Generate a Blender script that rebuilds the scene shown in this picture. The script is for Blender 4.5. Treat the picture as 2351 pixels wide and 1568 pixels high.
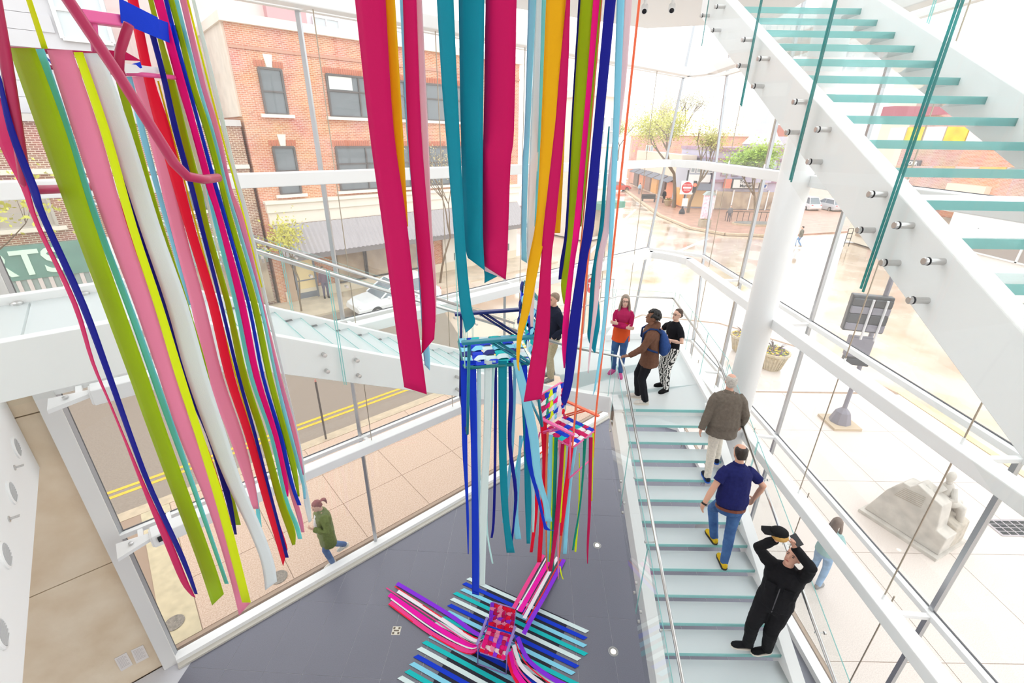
import bpy, bmesh, math, random
from mathutils import Vector as V, Matrix, noise
random.seed(7)
SC = bpy.context.scene
COL = SC.collection
for _o in list(bpy.data.objects): bpy.data.objects.remove(_o)
# ---------------------------------------------------------------- camera
IW, IH, F = 2351.0, 1568.0, 1045.0
PITCH, ROLL, EYE = math.radians(24.1), math.radians(0.87), 8.0
FW = V((0, math.cos(PITCH), -math.sin(PITCH)))
_r = V((1, 0, 0)); _u = _r.cross(FW)
RT = (_r * math.cos(ROLL) + _u * math.sin(ROLL)).normalized()
UP = RT.cross(FW)
CAM = V((0, 0, EYE))
cam = bpy.data.cameras.new('camera'); camo = bpy.data.objects.new('camera', cam); COL.objects.link(camo)
cam.sensor_width = 36.0; cam.lens = 36.0 * F / IW; cam.clip_end = 600; cam.clip_start = 0.05
_m = Matrix((RT, UP, -FW)).transposed().to_4x4(); _m.translation = CAM
camo.matrix_world = _m; SC.camera = camo
# ---------------------------------------------------------------- overcast sky, exposure
wd = bpy.data.worlds.new('overcast_sky'); SC.world = wd; wd.use_nodes = True
_nt = wd.node_tree; _bg = _nt.nodes['Background']
_bg.inputs[0].default_value = (0.955, 0.975, 1.0, 1); _bg.inputs[1].default_value = 1.7
SC.view_settings.view_transform = 'Standard'; SC.view_settings.look = 'None'
SC.view_settings.gamma = 1.0; SC.view_settings.use_curve_mapping = False
SC.view_settings.exposure = 0.50
SC.cycles.transparent_max_bounces = 40
SC.cycles.max_bounces = 10
# ---------------------------------------------------------------- helpers: pixels to places
def ray(x, y): return (FW * F + RT * (x - IW/2) - UP * (y - IH/2)).normalized()
def atz(x, y, z=0.0):
    d = ray(x, y); return CAM + d * ((z - EYE) / d.z)
def atp(x, y, p0, n):
    d = ray(x, y); return CAM + d * ((V(p0) - CAM).dot(V(n)) / d.dot(V(n)))
def aty(x, y, yw): return atp(x, y, (0, yw, 0), (0, 1, 0))
SA = V((-5.048, 5.152, 0)); SD = V((0.7474, 0.6644, 0)).normalized(); SN = V((0.6644, -0.7474, 0)).normalized()
SANG = math.atan2(SD.y, SD.x)
def S(s, o, z=0.0): return SA + SD * s - SN * o + V((0, 0, z))       # street frame: along the long glass wall, outwards, up
def I(s, D, z=0.0): return S(s, -D, z)                                # the same, measured inwards
def up_at(x, y, P):
    d = ray(x, y); t = math.hypot(P.x, P.y) / math.hypot(d.x, d.y); return EYE + t * d.z
# ---------------------------------------------------------------- materials
MATS = {}
def mat(name, col, rough=0.5, metal=0.0, spec=0.5, noise_amt=0.0, noise_scale=8.0, bump=0.0, bump_scale=60.0, emit=None, emit_s=0.0, coat=0.0, sheen=0.0, col2=None):
    if name in MATS: return MATS[name]
    m = bpy.data.materials.new(name); m.use_nodes = True; nt = m.node_tree; b = nt.nodes['Principled BSDF']
    c = (*col, 1); b.inputs['Base Color'].default_value = c
    b.inputs['Roughness'].default_value = rough; b.inputs['Metallic'].default_value = metal
    b.inputs['Specular IOR Level'].default_value = spec
    if coat: b.inputs['Coat Weight'].default_value = coat
    if sheen: b.inputs['Sheen Weight'].default_value = sheen
    if emit: b.inputs['Emission Color'].default_value = (*emit, 1); b.inputs['Emission Strength'].default_value = emit_s
    if noise_amt or bump:
        tc = nt.nodes.new('ShaderNodeTexCoord')
    if noise_amt:
        n = nt.nodes.new('ShaderNodeTexNoise'); n.inputs['Scale'].default_value = noise_scale; n.inputs['Detail'].default_value = 6
        nt.links.new(tc.outputs['Object'], n.inputs['Vector'])
        mx = nt.nodes.new('ShaderNodeMixRGB'); mx.blend_type = 'MIX'
        c2 = col2 if col2 else tuple(max(0, v * (1 - noise_amt)) for v in col)
        mx.inputs[1].default_value = c; mx.inputs[2].default_value = (*c2, 1)
        rp = nt.nodes.new('ShaderNodeValToRGB'); rp.color_ramp.elements[0].position = 0.35; rp.color_ramp.elements[1].position = 0.68
        nt.links.new(n.outputs['Fac'], rp.inputs[0]); nt.links.new(rp.outputs[0], mx.inputs[0]); nt.links.new(mx.outputs[0], b.inputs['Base Color'])
    if bump:
        n2 = nt.nodes.new('ShaderNodeTexNoise'); n2.inputs['Scale'].default_value = bump_scale; n2.inputs['Detail'].default_value = 4
        nt.links.new(tc.outputs['Object'], n2.inputs['Vector'])
        bp = nt.nodes.new('ShaderNodeBump'); bp.inputs['Strength'].default_value = bump; bp.inputs['Distance'].default_value = 0.01
        nt.links.new(n2.outputs['Fac'], bp.inputs['Height']); nt.links.new(bp.outputs[0], b.inputs['Normal'])
    MATS[name] = m; return m
def glass(name, tint=(0.95, 0.985, 0.975), ior=1.45, rough=0.0, haze=0.0, hazecol=(0.9, 0.95, 0.95), refl=1.0):
    if name in MATS: return MATS[name]
    m = bpy.data.materials.new(name); m.use_nodes = True; nt = m.node_tree; nt.nodes.remove(nt.nodes['Principled BSDF'])
    out = nt.nodes['Material Output']
    tr = nt.nodes.new('ShaderNodeBsdfTransparent'); tr.inputs[0].default_value = (*tint, 1)
    gl = nt.nodes.new('ShaderNodeBsdfGlossy'); gl.inputs['Roughness'].default_value = rough; gl.inputs[0].default_value = (refl, refl, refl, 1)
    fr = nt.nodes.new('ShaderNodeFresnel'); fr.inputs[0].default_value = ior
    geo = nt.nodes.new('ShaderNodeNewGeometry')
    ml = nt.nodes.new('ShaderNodeMath'); ml.operation = 'SUBTRACT'; ml.inputs[0].default_value = 1.0
    nt.links.new(geo.outputs['Backfacing'], ml.inputs[1])
    m2 = nt.nodes.new('ShaderNodeMath'); m2.operation = 'MULTIPLY'
    nt.links.new(fr.outputs[0], m2.inputs[0]); nt.links.new(ml.outputs[0], m2.inputs[1])
    mx = nt.nodes.new('ShaderNodeMixShader'); nt.links.new(m2.outputs[0], mx.inputs[0])
    src = tr.outputs[0]
    if haze:
        df = nt.nodes.new('ShaderNodeBsdfDiffuse'); df.inputs[0].default_value = (*hazecol, 1)
        tl = nt.nodes.new('ShaderNodeBsdfTranslucent'); tl.inputs[0].default_value = (*hazecol, 1)
        a1 = nt.nodes.new('ShaderNodeMixShader'); a1.inputs[0].default_value = 0.45
        nt.links.new(df.outputs[0], a1.inputs[1]); nt.links.new(tl.outputs[0], a1.inputs[2])
        hz = nt.nodes.new('ShaderNodeMixShader'); hz.inputs[0].default_value = haze
        nt.links.new(tr.outputs[0], hz.inputs[1]); nt.links.new(a1.outputs[0], hz.inputs[2]); src = hz.outputs[0]
    nt.links.new(src, mx.inputs[1]); nt.links.new(gl.outputs[0], mx.inputs[2]); nt.links.new(mx.outputs[0], out.inputs[0])
    MATS[name] = m; return m
def cloth(name, col, sheen=0.15, trans=0.25):
    """thin fabric: diffuse with some light passing through, fine weave relief"""
    if name in MATS: return MATS[name]
    m = bpy.data.materials.new(name); m.use_nodes = True; nt = m.node_tree; b = nt.nodes['Principled BSDF']; out = nt.nodes['Material Output']
    b.inputs['Base Color'].default_value = (*col, 1); b.inputs['Roughness'].default_value = 0.62; b.inputs['Sheen Weight'].default_value = sheen; b.inputs['Specular IOR Level'].default_value = 0.25
    tl = nt.nodes.new('ShaderNodeBsdfTranslucent'); tl.inputs[0].default_value = (*col, 1)
    mx = nt.nodes.new('ShaderNodeMixShader'); mx.inputs[0].default_value = trans
    nt.links.new(b.outputs[0], mx.inputs[1]); nt.links.new(tl.outputs[0], mx.inputs[2]); nt.links.new(mx.outputs[0], out.inputs[0])
    tc = nt.nodes.new('ShaderNodeTexCoord'); n2 = nt.nodes.new('ShaderNodeTexNoise'); n2.inputs['Scale'].default_value = 240
    nt.links.new(tc.outputs['Object'], n2.inputs['Vector']); bp = nt.nodes.new('ShaderNodeBump'); bp.inputs['Strength'].default_value = 0.12; bp.inputs['Distance'].default_value = 0.004
    nt.links.new(n2.outputs['Fac'], bp.inputs['Height']); nt.links.new(bp.outputs[0], b.inputs['Normal'])
    MATS[name] = m; return m
def srgb(r, g, b):
    f = lambda c: (c/255/12.92) if c/255 <= 0.04045 else ((c/255 + 0.055)/1.055) ** 2.4
    return (f(r), f(g), f(b))
def brick(name, c1, c2, mortar, bw=0.22, bh=0.075, ms=0.012):
    """running-bond brick in the plane of a wall built in its own x-z frame"""
    if name in MATS: return MATS[name]
    m = bpy.data.materials.new(name); m.use_nodes = True; nt = m.node_tree; b = nt.nodes['Principled BSDF']; b.inputs['Roughness'].default_value = 0.9; b.inputs['Specular IOR Level'].default_value = 0.2
    tc = nt.nodes.new('ShaderNodeTexCoord'); sp = nt.nodes.new('ShaderNodeSeparateXYZ'); nt.links.new(tc.outputs['Object'], sp.inputs[0])
    ad = nt.nodes.new('ShaderNodeMath'); ad.operation = 'ADD'; nt.links.new(sp.outputs[0], ad.inputs[0]); nt.links.new(sp.outputs[1], ad.inputs[1])
    cb = nt.nodes.new('ShaderNodeCombineXYZ'); nt.links.new(ad.outputs[0], cb.inputs[0]); nt.links.new(sp.outputs[2], cb.inputs[1])
    br = nt.nodes.new('ShaderNodeTexBrick'); nt.links.new(cb.outputs[0], br.inputs['Vector'])
    br.inputs['Scale'].default_value = 1.0; br.inputs['Brick Width'].default_value = bw; br.inputs['Row Height'].default_value = bh; br.inputs['Mortar Size'].default_value = ms
    br.inputs['Color1'].default_value = (*c1, 1); br.inputs['Color2'].default_value = (*c2, 1); br.inputs['Mortar'].default_value = (*mortar, 1)
    n = nt.nodes.new('ShaderNodeTexNoise'); n.inputs['Scale'].default_value = 0.9; n.inputs['Detail'].default_value = 8; nt.links.new(tc.outputs['Object'], n.inputs['Vector'])
    mx = nt.nodes.new('ShaderNodeMixRGB'); mx.blend_type = 'SOFT_LIGHT'; mx.inputs[0].default_value = 0.5
    nt.links.new(br.outputs['Color'], mx.inputs[1]); nt.links.new(n.outputs['Color'], mx.inputs[2]); nt.links.new(mx.outputs[0], b.inputs['Base Color'])
    bp = nt.nodes.new('ShaderNodeBump'); bp.inputs['Strength'].default_value = 0.4; bp.inputs['Distance'].default_value = 0.01; bp.invert = True
    nt.links.new(br.outputs['Fac'], bp.inputs['Height']); nt.links.new(bp.outputs[0], b.inputs['Normal'])
    MATS[name] = m; return m
# ---------------------------------------------------------------- mesh builder
ROOTM = {}
class MB:
    def __init__(s): s.v = []; s.f = []
    def add(s, vs, fs):
        k = len(s.v); s.v += [V(p) for p in vs]; s.f += [[i + k for i in f] for f in fs]; return s
    def box(s, lo, hi):
        (a, b, c), (d, e, f) = lo, hi
        return s.add([(a,b,c),(d,b,c),(d,e,c),(a,e,c),(a,b,f),(d,b,f),(d,e,f),(a,e,f)], [(3,2,1,0),(4,5,6,7),(0,1,5,4),(1,2,6,5),(2,3,7,6),(3,0,4,7)])
    def obox(s, c, ax, ay, az):
        c, ax, ay, az = V(c), V(ax), V(ay), V(az)
        if ax.cross(ay).dot(az) < 0: ax = -ax
        P = [c + ax*i + ay*j + az*k for k in (-1, 1) for (i, j) in ((-1,-1),(1,-1),(1,1),(-1,1))]
        return s.add(P, [(3,2,1,0),(4,5,6,7),(0,1,5,4),(1,2,6,5),(2,3,7,6),(3,0,4,7)])
    def beam(s, p, q, w, h, up=(0,0,1)):
        p, q = V(p), V(q); d = (q - p); L = d.length; d.normalize(); x = d.cross(V(up)).normalized(); z = x.cross(d).normalized()
        return s.obox((p+q)/2, x*w/2, d*L/2, z*h/2)
    def prism(s, pts, off):
        """closed polygon extruded by a vector"""
        pts = [V(p) for p in pts]; off = V(off); n = len(pts)
        nrm = V((0,0,0))
        for i in range(n): nrm += (pts[i]-pts[0]).cross(pts[(i+1)%n]-pts[0])
        if nrm.dot(off) > 0: pts = pts[::-1]
        return s.add(pts + [p + off for p in pts], [list(range(n)), list(range(2*n-1, n-1, -1))] + [(i, i+n, (i+1)%n+n, (i+1)%n) for i in range(n)][::1] if False else [list(range(n)), list(range(2*n-1, n-1, -1))] + [((i+1)%n, i, i+n, (i+1)%n+n) for i in range(n)])
    def tube(s, pts, r, n=8, caps=True):
        pts = [V(p) for p in pts]; rr = r if isinstance(r, (list, tuple)) else [r]*len(pts)
        k = len(s.v); up = V((0, 0, 1)); px = None
        for i, p in enumerate(pts):
            t = (pts[min(i+1, len(pts)-1)] - pts[max(i-1, 0)]).normalized()
            if px is None:
                a = up if abs(t.z) < 0.9 else V((1, 0, 0)); px = (a - t*a.dot(t)).normalized()
            else: px = (px - t*px.dot(t)).normalized()
            py = t.cross(px)
            for j in range(n):
                a = 2*math.pi*j/n; s.v.append(p + px*math.cos(a)*rr[i] + py*math.sin(a)*rr[i])
        m = len(pts)
        for i in range(m-1):
            for j in range(n): s.f.append([k+i*n+j, k+i*n+(j+1)%n, k+(i+1)*n+(j+1)%n, k+(i+1)*n+j])
        if caps: s.f.append([k+j for j in range(n)][::-1]); s.f.append([k+(m-1)*n+j for j in range(n)])
        return s
    def loft(s, rings):
        """rings: (centre, xaxis*rx, yaxis*ry) -> closed ellipse loft"""
        n = 16; k = len(s.v)
        for c, ax, ay in rings:
            for j in range(n):
                a = 2*math.pi*j/n; s.v.append(V(c) + V(ax)*math.cos(a) + V(ay)*math.sin(a))
        m = len(rings)
        for i in range(m-1):
            for j in range(n): s.f.append([k+i*n+j, k+i*n+(j+1)%n, k+(i+1)*n+(j+1)%n, k+(i+1)*n+j])
        s.f.append([k+j for j in range(n)][::-1]); s.f.append([k+(m-1)*n+j for j in range(n)]); return s
    def ell(s, c, ax, ay, az, n=12, m=8):
        c, ax, ay, az = V(c), V(ax), V(ay), V(az); k = len(s.v)
        s.v.append(c - az)
        for i in range(1, m):
            t = -math.pi/2 + math.pi*i/m
            for j in range(n):
                a = 2*math.pi*j/n; s.v.append(c + (ax*math.cos(a) + ay*math.sin(a))*math.cos(t) + az*math.sin(t))
        s.v.append(c + az); e = len(s.v)-1
        for j in range(n): s.f.append([k, k+1+(j+1)%n, k+1+j]); s.f.append([e, e-n+j, e-n+(j+1)%n])
        for i in range(m-2):
            for j in range(n): s.f.append([k+1+i*n+j, k+1+i*n+(j+1)%n, k+1+(i+1)*n+(j+1)%n, k+1+(i+1)*n+j])
        return s
    def lathe(s, base, prof, n=20, axis=(0,0,1)):
        ax = V(axis).normalized(); t = V((1,0,0)) if abs(ax.x) < 0.9 else V((0,1,0)); px = (t-ax*t.dot(ax)).normalized(); py = ax.cross(px)
        return s.loft_n([(V(base)+ax*h, px*max(r,1e-4), py*max(r,1e-4)) for r, h in prof], n)
    def loft_n(s, rings, n):
        k = len(s.v)
        for c, ax, ay in rings:
            for j in range(n):
                a = 2*math.pi*j/n; s.v.append(V(c) + V(ax)*math.cos(a) + V(ay)*math.sin(a))
        m = len(rings)
        for i in range(m-1):
            for j in range(n): s.f.append([k+i*n+j, k+i*n+(j+1)%n, k+(i+1)*n+(j+1)%n, k+(i+1)*n+j])
        s.f.append([k+j for j in range(n)][::-1]); s.f.append([k+(m-1)*n+j for j in range(n)]); return s
    def strip(s, rows, th=0.0015):
        """ribbon: rows of (left point, right point), with a thin real thickness"""
        k = len(s.v); m = len(rows)
        for i, (l, r) in enumerate(rows):
            l, r = V(l), V(r); a = rows[max(i-1,0)]; b = rows[min(i+1,m-1)]
            t = (V(b[0])+V(b[1])) - (V(a[0])+V(a[1])); w = r - l; nn = w.cross(t)
            nn = nn.normalized()*th/2 if nn.length > 1e-12 else V((0, th/2, 0))
            s.v += [l+nn, r+nn, r-nn, l-nn]
        for i in range(m-1):
            p = k+4*i; q = p+4
            for j in range(4): s.f.append([p+j, p+(j+1)%4, q+(j+1)%4, q+j])
        s.f.append([k+3, k+2, k+1, k]); e = k+4*(m-1); s.f.append([e, e+1, e+2, e+3]); return s
    def sheet(s, g, th):
        """curved cloth sheet from a grid of points, with real thickness"""
        R, C = len(g), len(g[0]); k = len(s.v); nr = []
        for i in range(R):
            for j in range(C):
                a = g[min(i+1,R-1)][j]-g[max(i-1,0)][j]; b = g[i][min(j+1,C-1)]-g[i][max(j-1,0)]; n = b.cross(a); nr.append(n.normalized()*th/2 if n.length > 1e-12 else V((0,th/2,0)))
        for sg in (1, -1): s.v += [g[i][j]+nr[i*C+j]*sg for i in range(R) for j in range(C)]
        o = k+R*C
        for i in range(R-1):
            for j in range(C-1):
                a, b, c, d = i*C+j, i*C+j+1, (i+1)*C+j+1, (i+1)*C+j
                s.f.append([k+a, k+b, k+c, k+d]); s.f.append([o+d, o+c, o+b, o+a])
        for i in range(R-1):
            for j in (0, C-1): a, d = i*C+j, (i+1)*C+j; s.f.append([k+a, k+d, o+d, o+a] if j == 0 else [k+d, k+a, o+a, o+d])
        for j in range(C-1):
            for i in (0, R-1): a, b = i*C+j, i*C+j+1; s.f.append([k+b, k+a, o+a, o+b] if i == 0 else [k+a, k+b, o+b, o+a])
        return s
    def build(s, name, m, parent=None, smooth=False, local=False, bevel=0.0):
        me = bpy.data.meshes.new(name)
        vs = s.v
        if parent is not None and not local:
            inv = ROOTM[parent.name]; vs = [inv @ p for p in vs]
        me.from_pydata([tuple(p) for p in vs], [], s.f); me.update()
        if smooth:
            me.shade_smooth()
        me.materials.append(m)
        o = bpy.data.objects.new(name, me); COL.objects.link(o)
        if parent is not None: o.parent = parent; ROOTM[o.name] = ROOTM[parent.name]
        else: ROOTM[o.name] = Matrix.Identity(4)
        if bevel:
            b = o.modifiers.new('bevel', 'BEVEL'); b.width = bevel; b.segments = 2; b.limit_method = 'ANGLE'
        return o
def tag(o, label=None, cat=None, group=None, kind=None):
    if label: o['label'] = label
    if cat: o['category'] = cat
    if group: o['group'] = group
    if kind: o['kind'] = kind
    return o
def thing(name, label, cat, loc=(0,0,0), rz=0.0, group=None, kind=None):
    o = bpy.data.objects.new(name, None); COL.objects.link(o); o.empty_display_size = 0.2
    o.location = loc; o.rotation_euler = (0, 0, rz)
    M = Matrix.Translation(V(loc)) @ Matrix.Rotation(rz, 4, 'Z'); ROOTM[o.name] = M.inverted()
    return tag(o, label, cat, group, kind)
def inst(src, name, loc, parent, rz=None):
    c = src.copy(); c.name = name; COL.objects.link(c); c.location = loc; c.parent = parent
    if rz is not None: c.rotation_euler = (0, 0, rz)
    ROOTM[c.name] = ROOTM[parent.name]; return c
# ---------------------------------------------------------------- shared materials
M_white = mat('white_painted_steel', (0.90, 0.90, 0.895), 0.35)
M_wall = mat('white_wall_paint', (0.90, 0.90, 0.895), 0.6)
M_steel = mat('brushed_steel', (0.62, 0.61, 0.60), 0.28, metal=1.0)
M_darksteel = mat('dark_steel', (0.32, 0.31, 0.31), 0.4, metal=1.0)
M_pane = glass('window_glass', (0.975, 0.985, 0.98), 1.42, refl=0.85, haze=0.04, hazecol=(0.93, 0.93, 0.92))  # pale haze mixed into the panes stands in for a veil of reflections
M_guard = glass('guard_glass', (0.985, 0.995, 0.992), 1.35, refl=0.7)
M_edge = glass('glass_edge', (0.62, 0.88, 0.86), 1.3, haze=0.6, hazecol=(0.46, 0.76, 0.75))
M_edged = glass('dark_glass_edge', (0.25, 0.66, 0.64), 1.3, haze=0.6, hazecol=(0.08, 0.36, 0.36))
M_tread = glass('frosted_tread_glass', (0.95, 0.98, 0.98), 1.3, rough=0.3, haze=0.74, hazecol=(0.93, 0.97, 0.972))
M_rubber = mat('black_rubber', (0.03, 0.03, 0.035), 0.6)

# ================================================================ THE SETTING
# ---- dark stone floor, laid in large tiles
M_tile = mat('dark_stone_tile', srgb(120, 120, 133), 0.34, noise_amt=0.16, noise_scale=90, bump=0.0)
M_grout = mat('pale_grout', srgb(206, 206, 212), 0.8)
FANG = math.radians(-2.46)
fo = thing('floor', None, None, (1.85, 5.55, 0), FANG, kind='structure')
MB().prism([S(-0.62, 0), S(11.6, -0.05), (5.1, 11.6, 0), (5.1, -3, 0), (-8, -3, 0), S(-3.6, 0)], (0, 0, -0.02)).build('grout_bed', M_grout, fo)
for _v in fo.children[0].data.vertices: _v.co.z -= 0.004
TW, TL = 0.64, 1.25
tile_src = None
def in_floor(p):
    q = p - SA
    return -q.dot(SN) < -0.05 and p.x < 5.05
tk = 0
def clip_poly(poly, p0, nn):
    out = []
    for i in range(len(poly)):
        a, b = poly[i], poly[(i+1) % len(poly)]; da, db = (a-p0).dot(nn), (b-p0).dot(nn)
        if da >= 0: out.append(a)
        if da*db < 0: out.append(a + (b-a)*(da/(da-db)))
    return out
FM = Matrix.Translation(V((1.85, 5.55, 0))) @ Matrix.Rotation(FANG, 4, 'Z')
for i in range(-11, 6):
    for j in range(-4, 6):
        g = 0.0025
        lo = (i*TW+g, j*TL+g); hi = ((i+1)*TW-g, (j+1)*TL-g)
        cs = [FM @ V((x, y, 0)) for x, y in ((lo[0],lo[1]),(hi[0],lo[1]),(hi[0],hi[1]),(lo[0],hi[1]))]
        if cs[0].y < 2.0 and cs[2].y < 2.0: continue
        n_in = sum(in_floor(p) for p in cs)
        if n_in == 0: continue
        if n_in == 4:
            if tile_src is None:
                tile_src = MB().box((g, g, -0.02), (TW-g, TL-g, 0)).build('tile', M_tile, fo, local=True); tile_src.location = (i*TW, j*TL, 0)
            else: inst(tile_src, 'tile', (i*TW, j*TL, 0), fo)
        else:
            poly = clip_poly(cs, I(0, 0.06), SN); poly = clip_poly(poly, V((5.04, 0, 0)), V((-1, 0, 0)))
            if len(poly) > 2: MB().prism(poly, (0, 0, -0.02)).build('tile', M_tile, fo)
# ---- solid stone wall that carries on the line of the glass, with its joint
M_stone = mat('beige_limestone', srgb(236, 220, 196), 0.75, noise_amt=0.5, noise_scale=1.6, bump=0.25, bump_scale=25, col2=srgb(220, 198, 168))
wl = thing('wall_left', None, None, S(-0.8, 0), SANG, kind='structure')
for (z0, z1) in ((0, 2.37), (2.385, 4.9), (4.915, 7.4)):
    for (s0, s1) in ((-3.6, -0.80), (-6.5, -3.615)):
        P = [S(s0, 0.02, z0), S(s1, 0.02, z0), S(s1, 0.02, z1), S(s0, 0.02, z1)]
        MB().prism(P, -SN*0.35).build('stone_slab', M_stone, wl, bevel=0.004)
MB().prism([S(-6.5, 0.10, 0), S(-0.8, 0.10, 0), S(-0.8, 0.10, 7.4), S(-6.5, 0.10, 7.4)], -SN*0.2).build('backing', mat('joint_backing', srgb(150, 135, 112), 0.9), wl)  # darker tan backing that shows in the joints between slabs
# jamb at the end of the glass
tj = MB().prism([I(-0.80, -0.28), I(-0.62, -0.28), I(-0.62, 0.10), I(-0.80, 0.10)], (0, 0, 12)).build('trim_1', mat('jamb_paint', (0.80, 0.79, 0.77), 0.5), None); tag(tj, kind='structure')
# ---- edge of the upper floor: white face with air outlets, over the stone wall
wf = MB().prism([I(-1.03, 0.0, 4.2), I(-1.03, 9.0, 4.05), I(-1.03, 9.0, 6.40), I(-1.03, 0.0, 6.40)], -SD*0.25).build('wall_upper_edge', M_wall, None); tag(wf, kind='structure')
us = MB().prism([I(-1.05, 0.0, 6.28), I(-1.05, 9.0, 6.28), I(-7, 9.0, 6.28), I(-7, 0.0, 6.28)], (0, 0, 0.12)).build('floor_upper', M_wall, None); tag(us, kind='structure')
wb = MB().box((-9, -4.4, 0), (6, -4.2, 13)).build('wall_back', M_wall, None); tag(wb, kind='structure')
wk = MB().box((-6.0, -4.2, 6.25), (3.7, 0.3, 6.42)).build('floor_walkway', M_wall, None); tag(wk, kind='structure')
ce = MB().prism([S(-8, 0.3, 13), S(-0.6, 0.3, 13), V((-5.5, 3.0, 13)), V((5.4, 3.0, 13)), V((5.4, -4.4, 13)), V((-12, -4.4, 13))], (0, 0, 0.2)).build('ceiling', M_wall, None); tag(ce, kind='structure')
sky_w = thing('window_4', None, None, (0, 7, 13), kind='structure')       # glazed roof over the stairwell
for k in range(5):
    q = [V((-5.5, 3.02, 13.1)), V((5.4, 3.02, 13.1)), V((5.4, 13.4, 13.1)), S(13.2, 0.3, 13.1), S(-0.6, 0.3, 13.1)]
    q = clip_poly(q, V((-5.5 + k*2.18 + 0.03, 0, 0)), V((1, 0, 0))); q = clip_poly(q, V((-5.5 + (k+1)*2.18 - 0.03, 0, 0)), V((-1, 0, 0)))
    if len(q) > 2: MB().prism(q, (0, 0, 0.02)).build('pane', M_pane, sky_w)
    MB().beam(V((-5.5+(k+1)*2.18, 3.0, 13.0)), V((-5.5+(k+1)*2.18, 13.2 if k > 2 else 5.2+(k+1)*2.0, 13.0)), 0.10, 0.25).build('roof_beam', M_white, sky_w)
# ---- curtain walls
M_mull = mat('mullion_aluminium', (0.50, 0.51, 0.53), 0.35, metal=0.85)
M_gask = mat('gasket', (0.10, 0.10, 0.11), 0.6)
M_rod = mat('tension_rod', srgb(178, 166, 150), 0.35, metal=0.7)
LV = [2.79, 5.15, 7.46, 9.5, 12.2]          # transom heights
def aS(z): return 11.25 + 0.131*z           # the prow leans outwards
def bY(z): return 11.50 + 0.142*z
def curtain(name, mull, PT, ends, inw, base_sill=True):
    """PT(u, z, inward) gives a point; mull: list of u positions or functions of z"""
    w = thing(name, None, None, PT(mull[0] if not callable(mull[0]) else mull[0](0), 0, 0), kind='structure')
    U = lambda m, z: m(z) if callable(m) else m
    zs = [0.10] + LV
    for a, b in zip(mull[:-1], mull[1:]):
        for z0, z1 in zip(zs[:-1], zs[1:]):
            g = 0.03
            q = [PT(U(a, z0)+g, z0+g, 0), PT(U(b, z0)-g, z0+g, 0), PT(U(b, z1)-g, z1-g, 0), PT(U(a, z1)+g, z1-g, 0)]
            off = PT(U(a, 0), 0, -0.02) - PT(U(a, 0), 0, 0)
            MB().prism(q, off).build('pane', M_pane, w)
        for z in LV[:-1]:
            MB().beam(PT(U(a, z), z, 0.03), PT(U(b, z), z, 0.03), 0.10, 0.075).build('transom', M_white, w)
            MB().beam(PT(U(a, z), z+0.040, -0.005), PT(U(b, z), z+0.040, -0.005), 0.022, 0.012).build('gasket', M_gask, w)
            MB().beam(PT(U(a, z), z-0.095, 0.57), PT(U(b, z), z-0.095, 0.57), 0.20, 0.17) if False else None
    for m in mull:
        MB().beam(PT(U(m, 0), 0, 0.0), PT(U(m, 12.2), 12.2, 0.0), 0.055, 0.055, up=(1,0,0)).build('mullion', M_mull, w)
        MB().beam(PT(U(m, 0)+0.03, 0, -0.03), PT(U(m, 12.2)+0.03, 12.2, -0.03), 0.018, 0.03, up=(1,0,0)).build('gasket', M_gask, w)
    return w
BZ = [2.87, 5.16, 7.465, 9.5]               # inner beam centre heights
def PW1(u, z, i): return I(u, i, z)
def PW2(u, z, i): return V((5.16 - i, u, z))
mul1 = [-0.62, 2.95, 6.52, 9.3, lambda z: aS(z)]
mul2 = [lambda z: bY(z), 10.6, 7.35, 3.75, 0.2, -3.4]
w1 = curtain('window_1', mul1, PW1, None, 1)
w3 = curtain('window_3', [0.2-3.6, 0.2, 3.75, 7.35, 10.0, lambda z: bY(z)], PW2, None, 1)
w2 = thing('window_2', None, None, (4.5, 12.6, 0), kind='structure')
zs = [0.10] + LV
for z0, z1 in zip(zs[:-1], zs[1:]):
    A0, A1 = I(aS(z0), 0, z0), I(aS(z1), 0, z1); B0, B1 = V((5.16, bY(z0), z0)), V((5.16, bY(z1), z1))
    e = (B0-A0).normalized()*0.03
    MB().prism([A0+e, B0-e, B1-e, A1+e], (0.008, 0.018, 0)).build('pane', M_pane, w2)
for z in LV[:-1]:
    A0, B0 = I(aS(z), 0, z), V((5.16, bY(z), z)); MB().beam(A0, B0, 0.10, 0.075).build('transom', M_white, w2)
# sills
MB().beam(I(-0.62, 0.06, 0.06), I(11.25, 0.06, 0.06), 0.17, 0.12).build('sill', M_white, w1)
MB().beam(I(-0.62, 0.19, 0.02), I(11.2, 0.19, 0.02), 0.09, 0.04).build('floor_strip', mat('sill_stone', srgb(205, 200, 190), 0.7), w1)
MB().beam((5.10, -3.4, 0.06), (5.10, 11.5, 0.06), 0.17, 0.12).build('sill', M_white, w3)
MB().beam(I(aS(0), 0.03, 0.06), (5.13, bY(0), 0.06), 0.17, 0.12).build('sill', M_white, w2)
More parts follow.
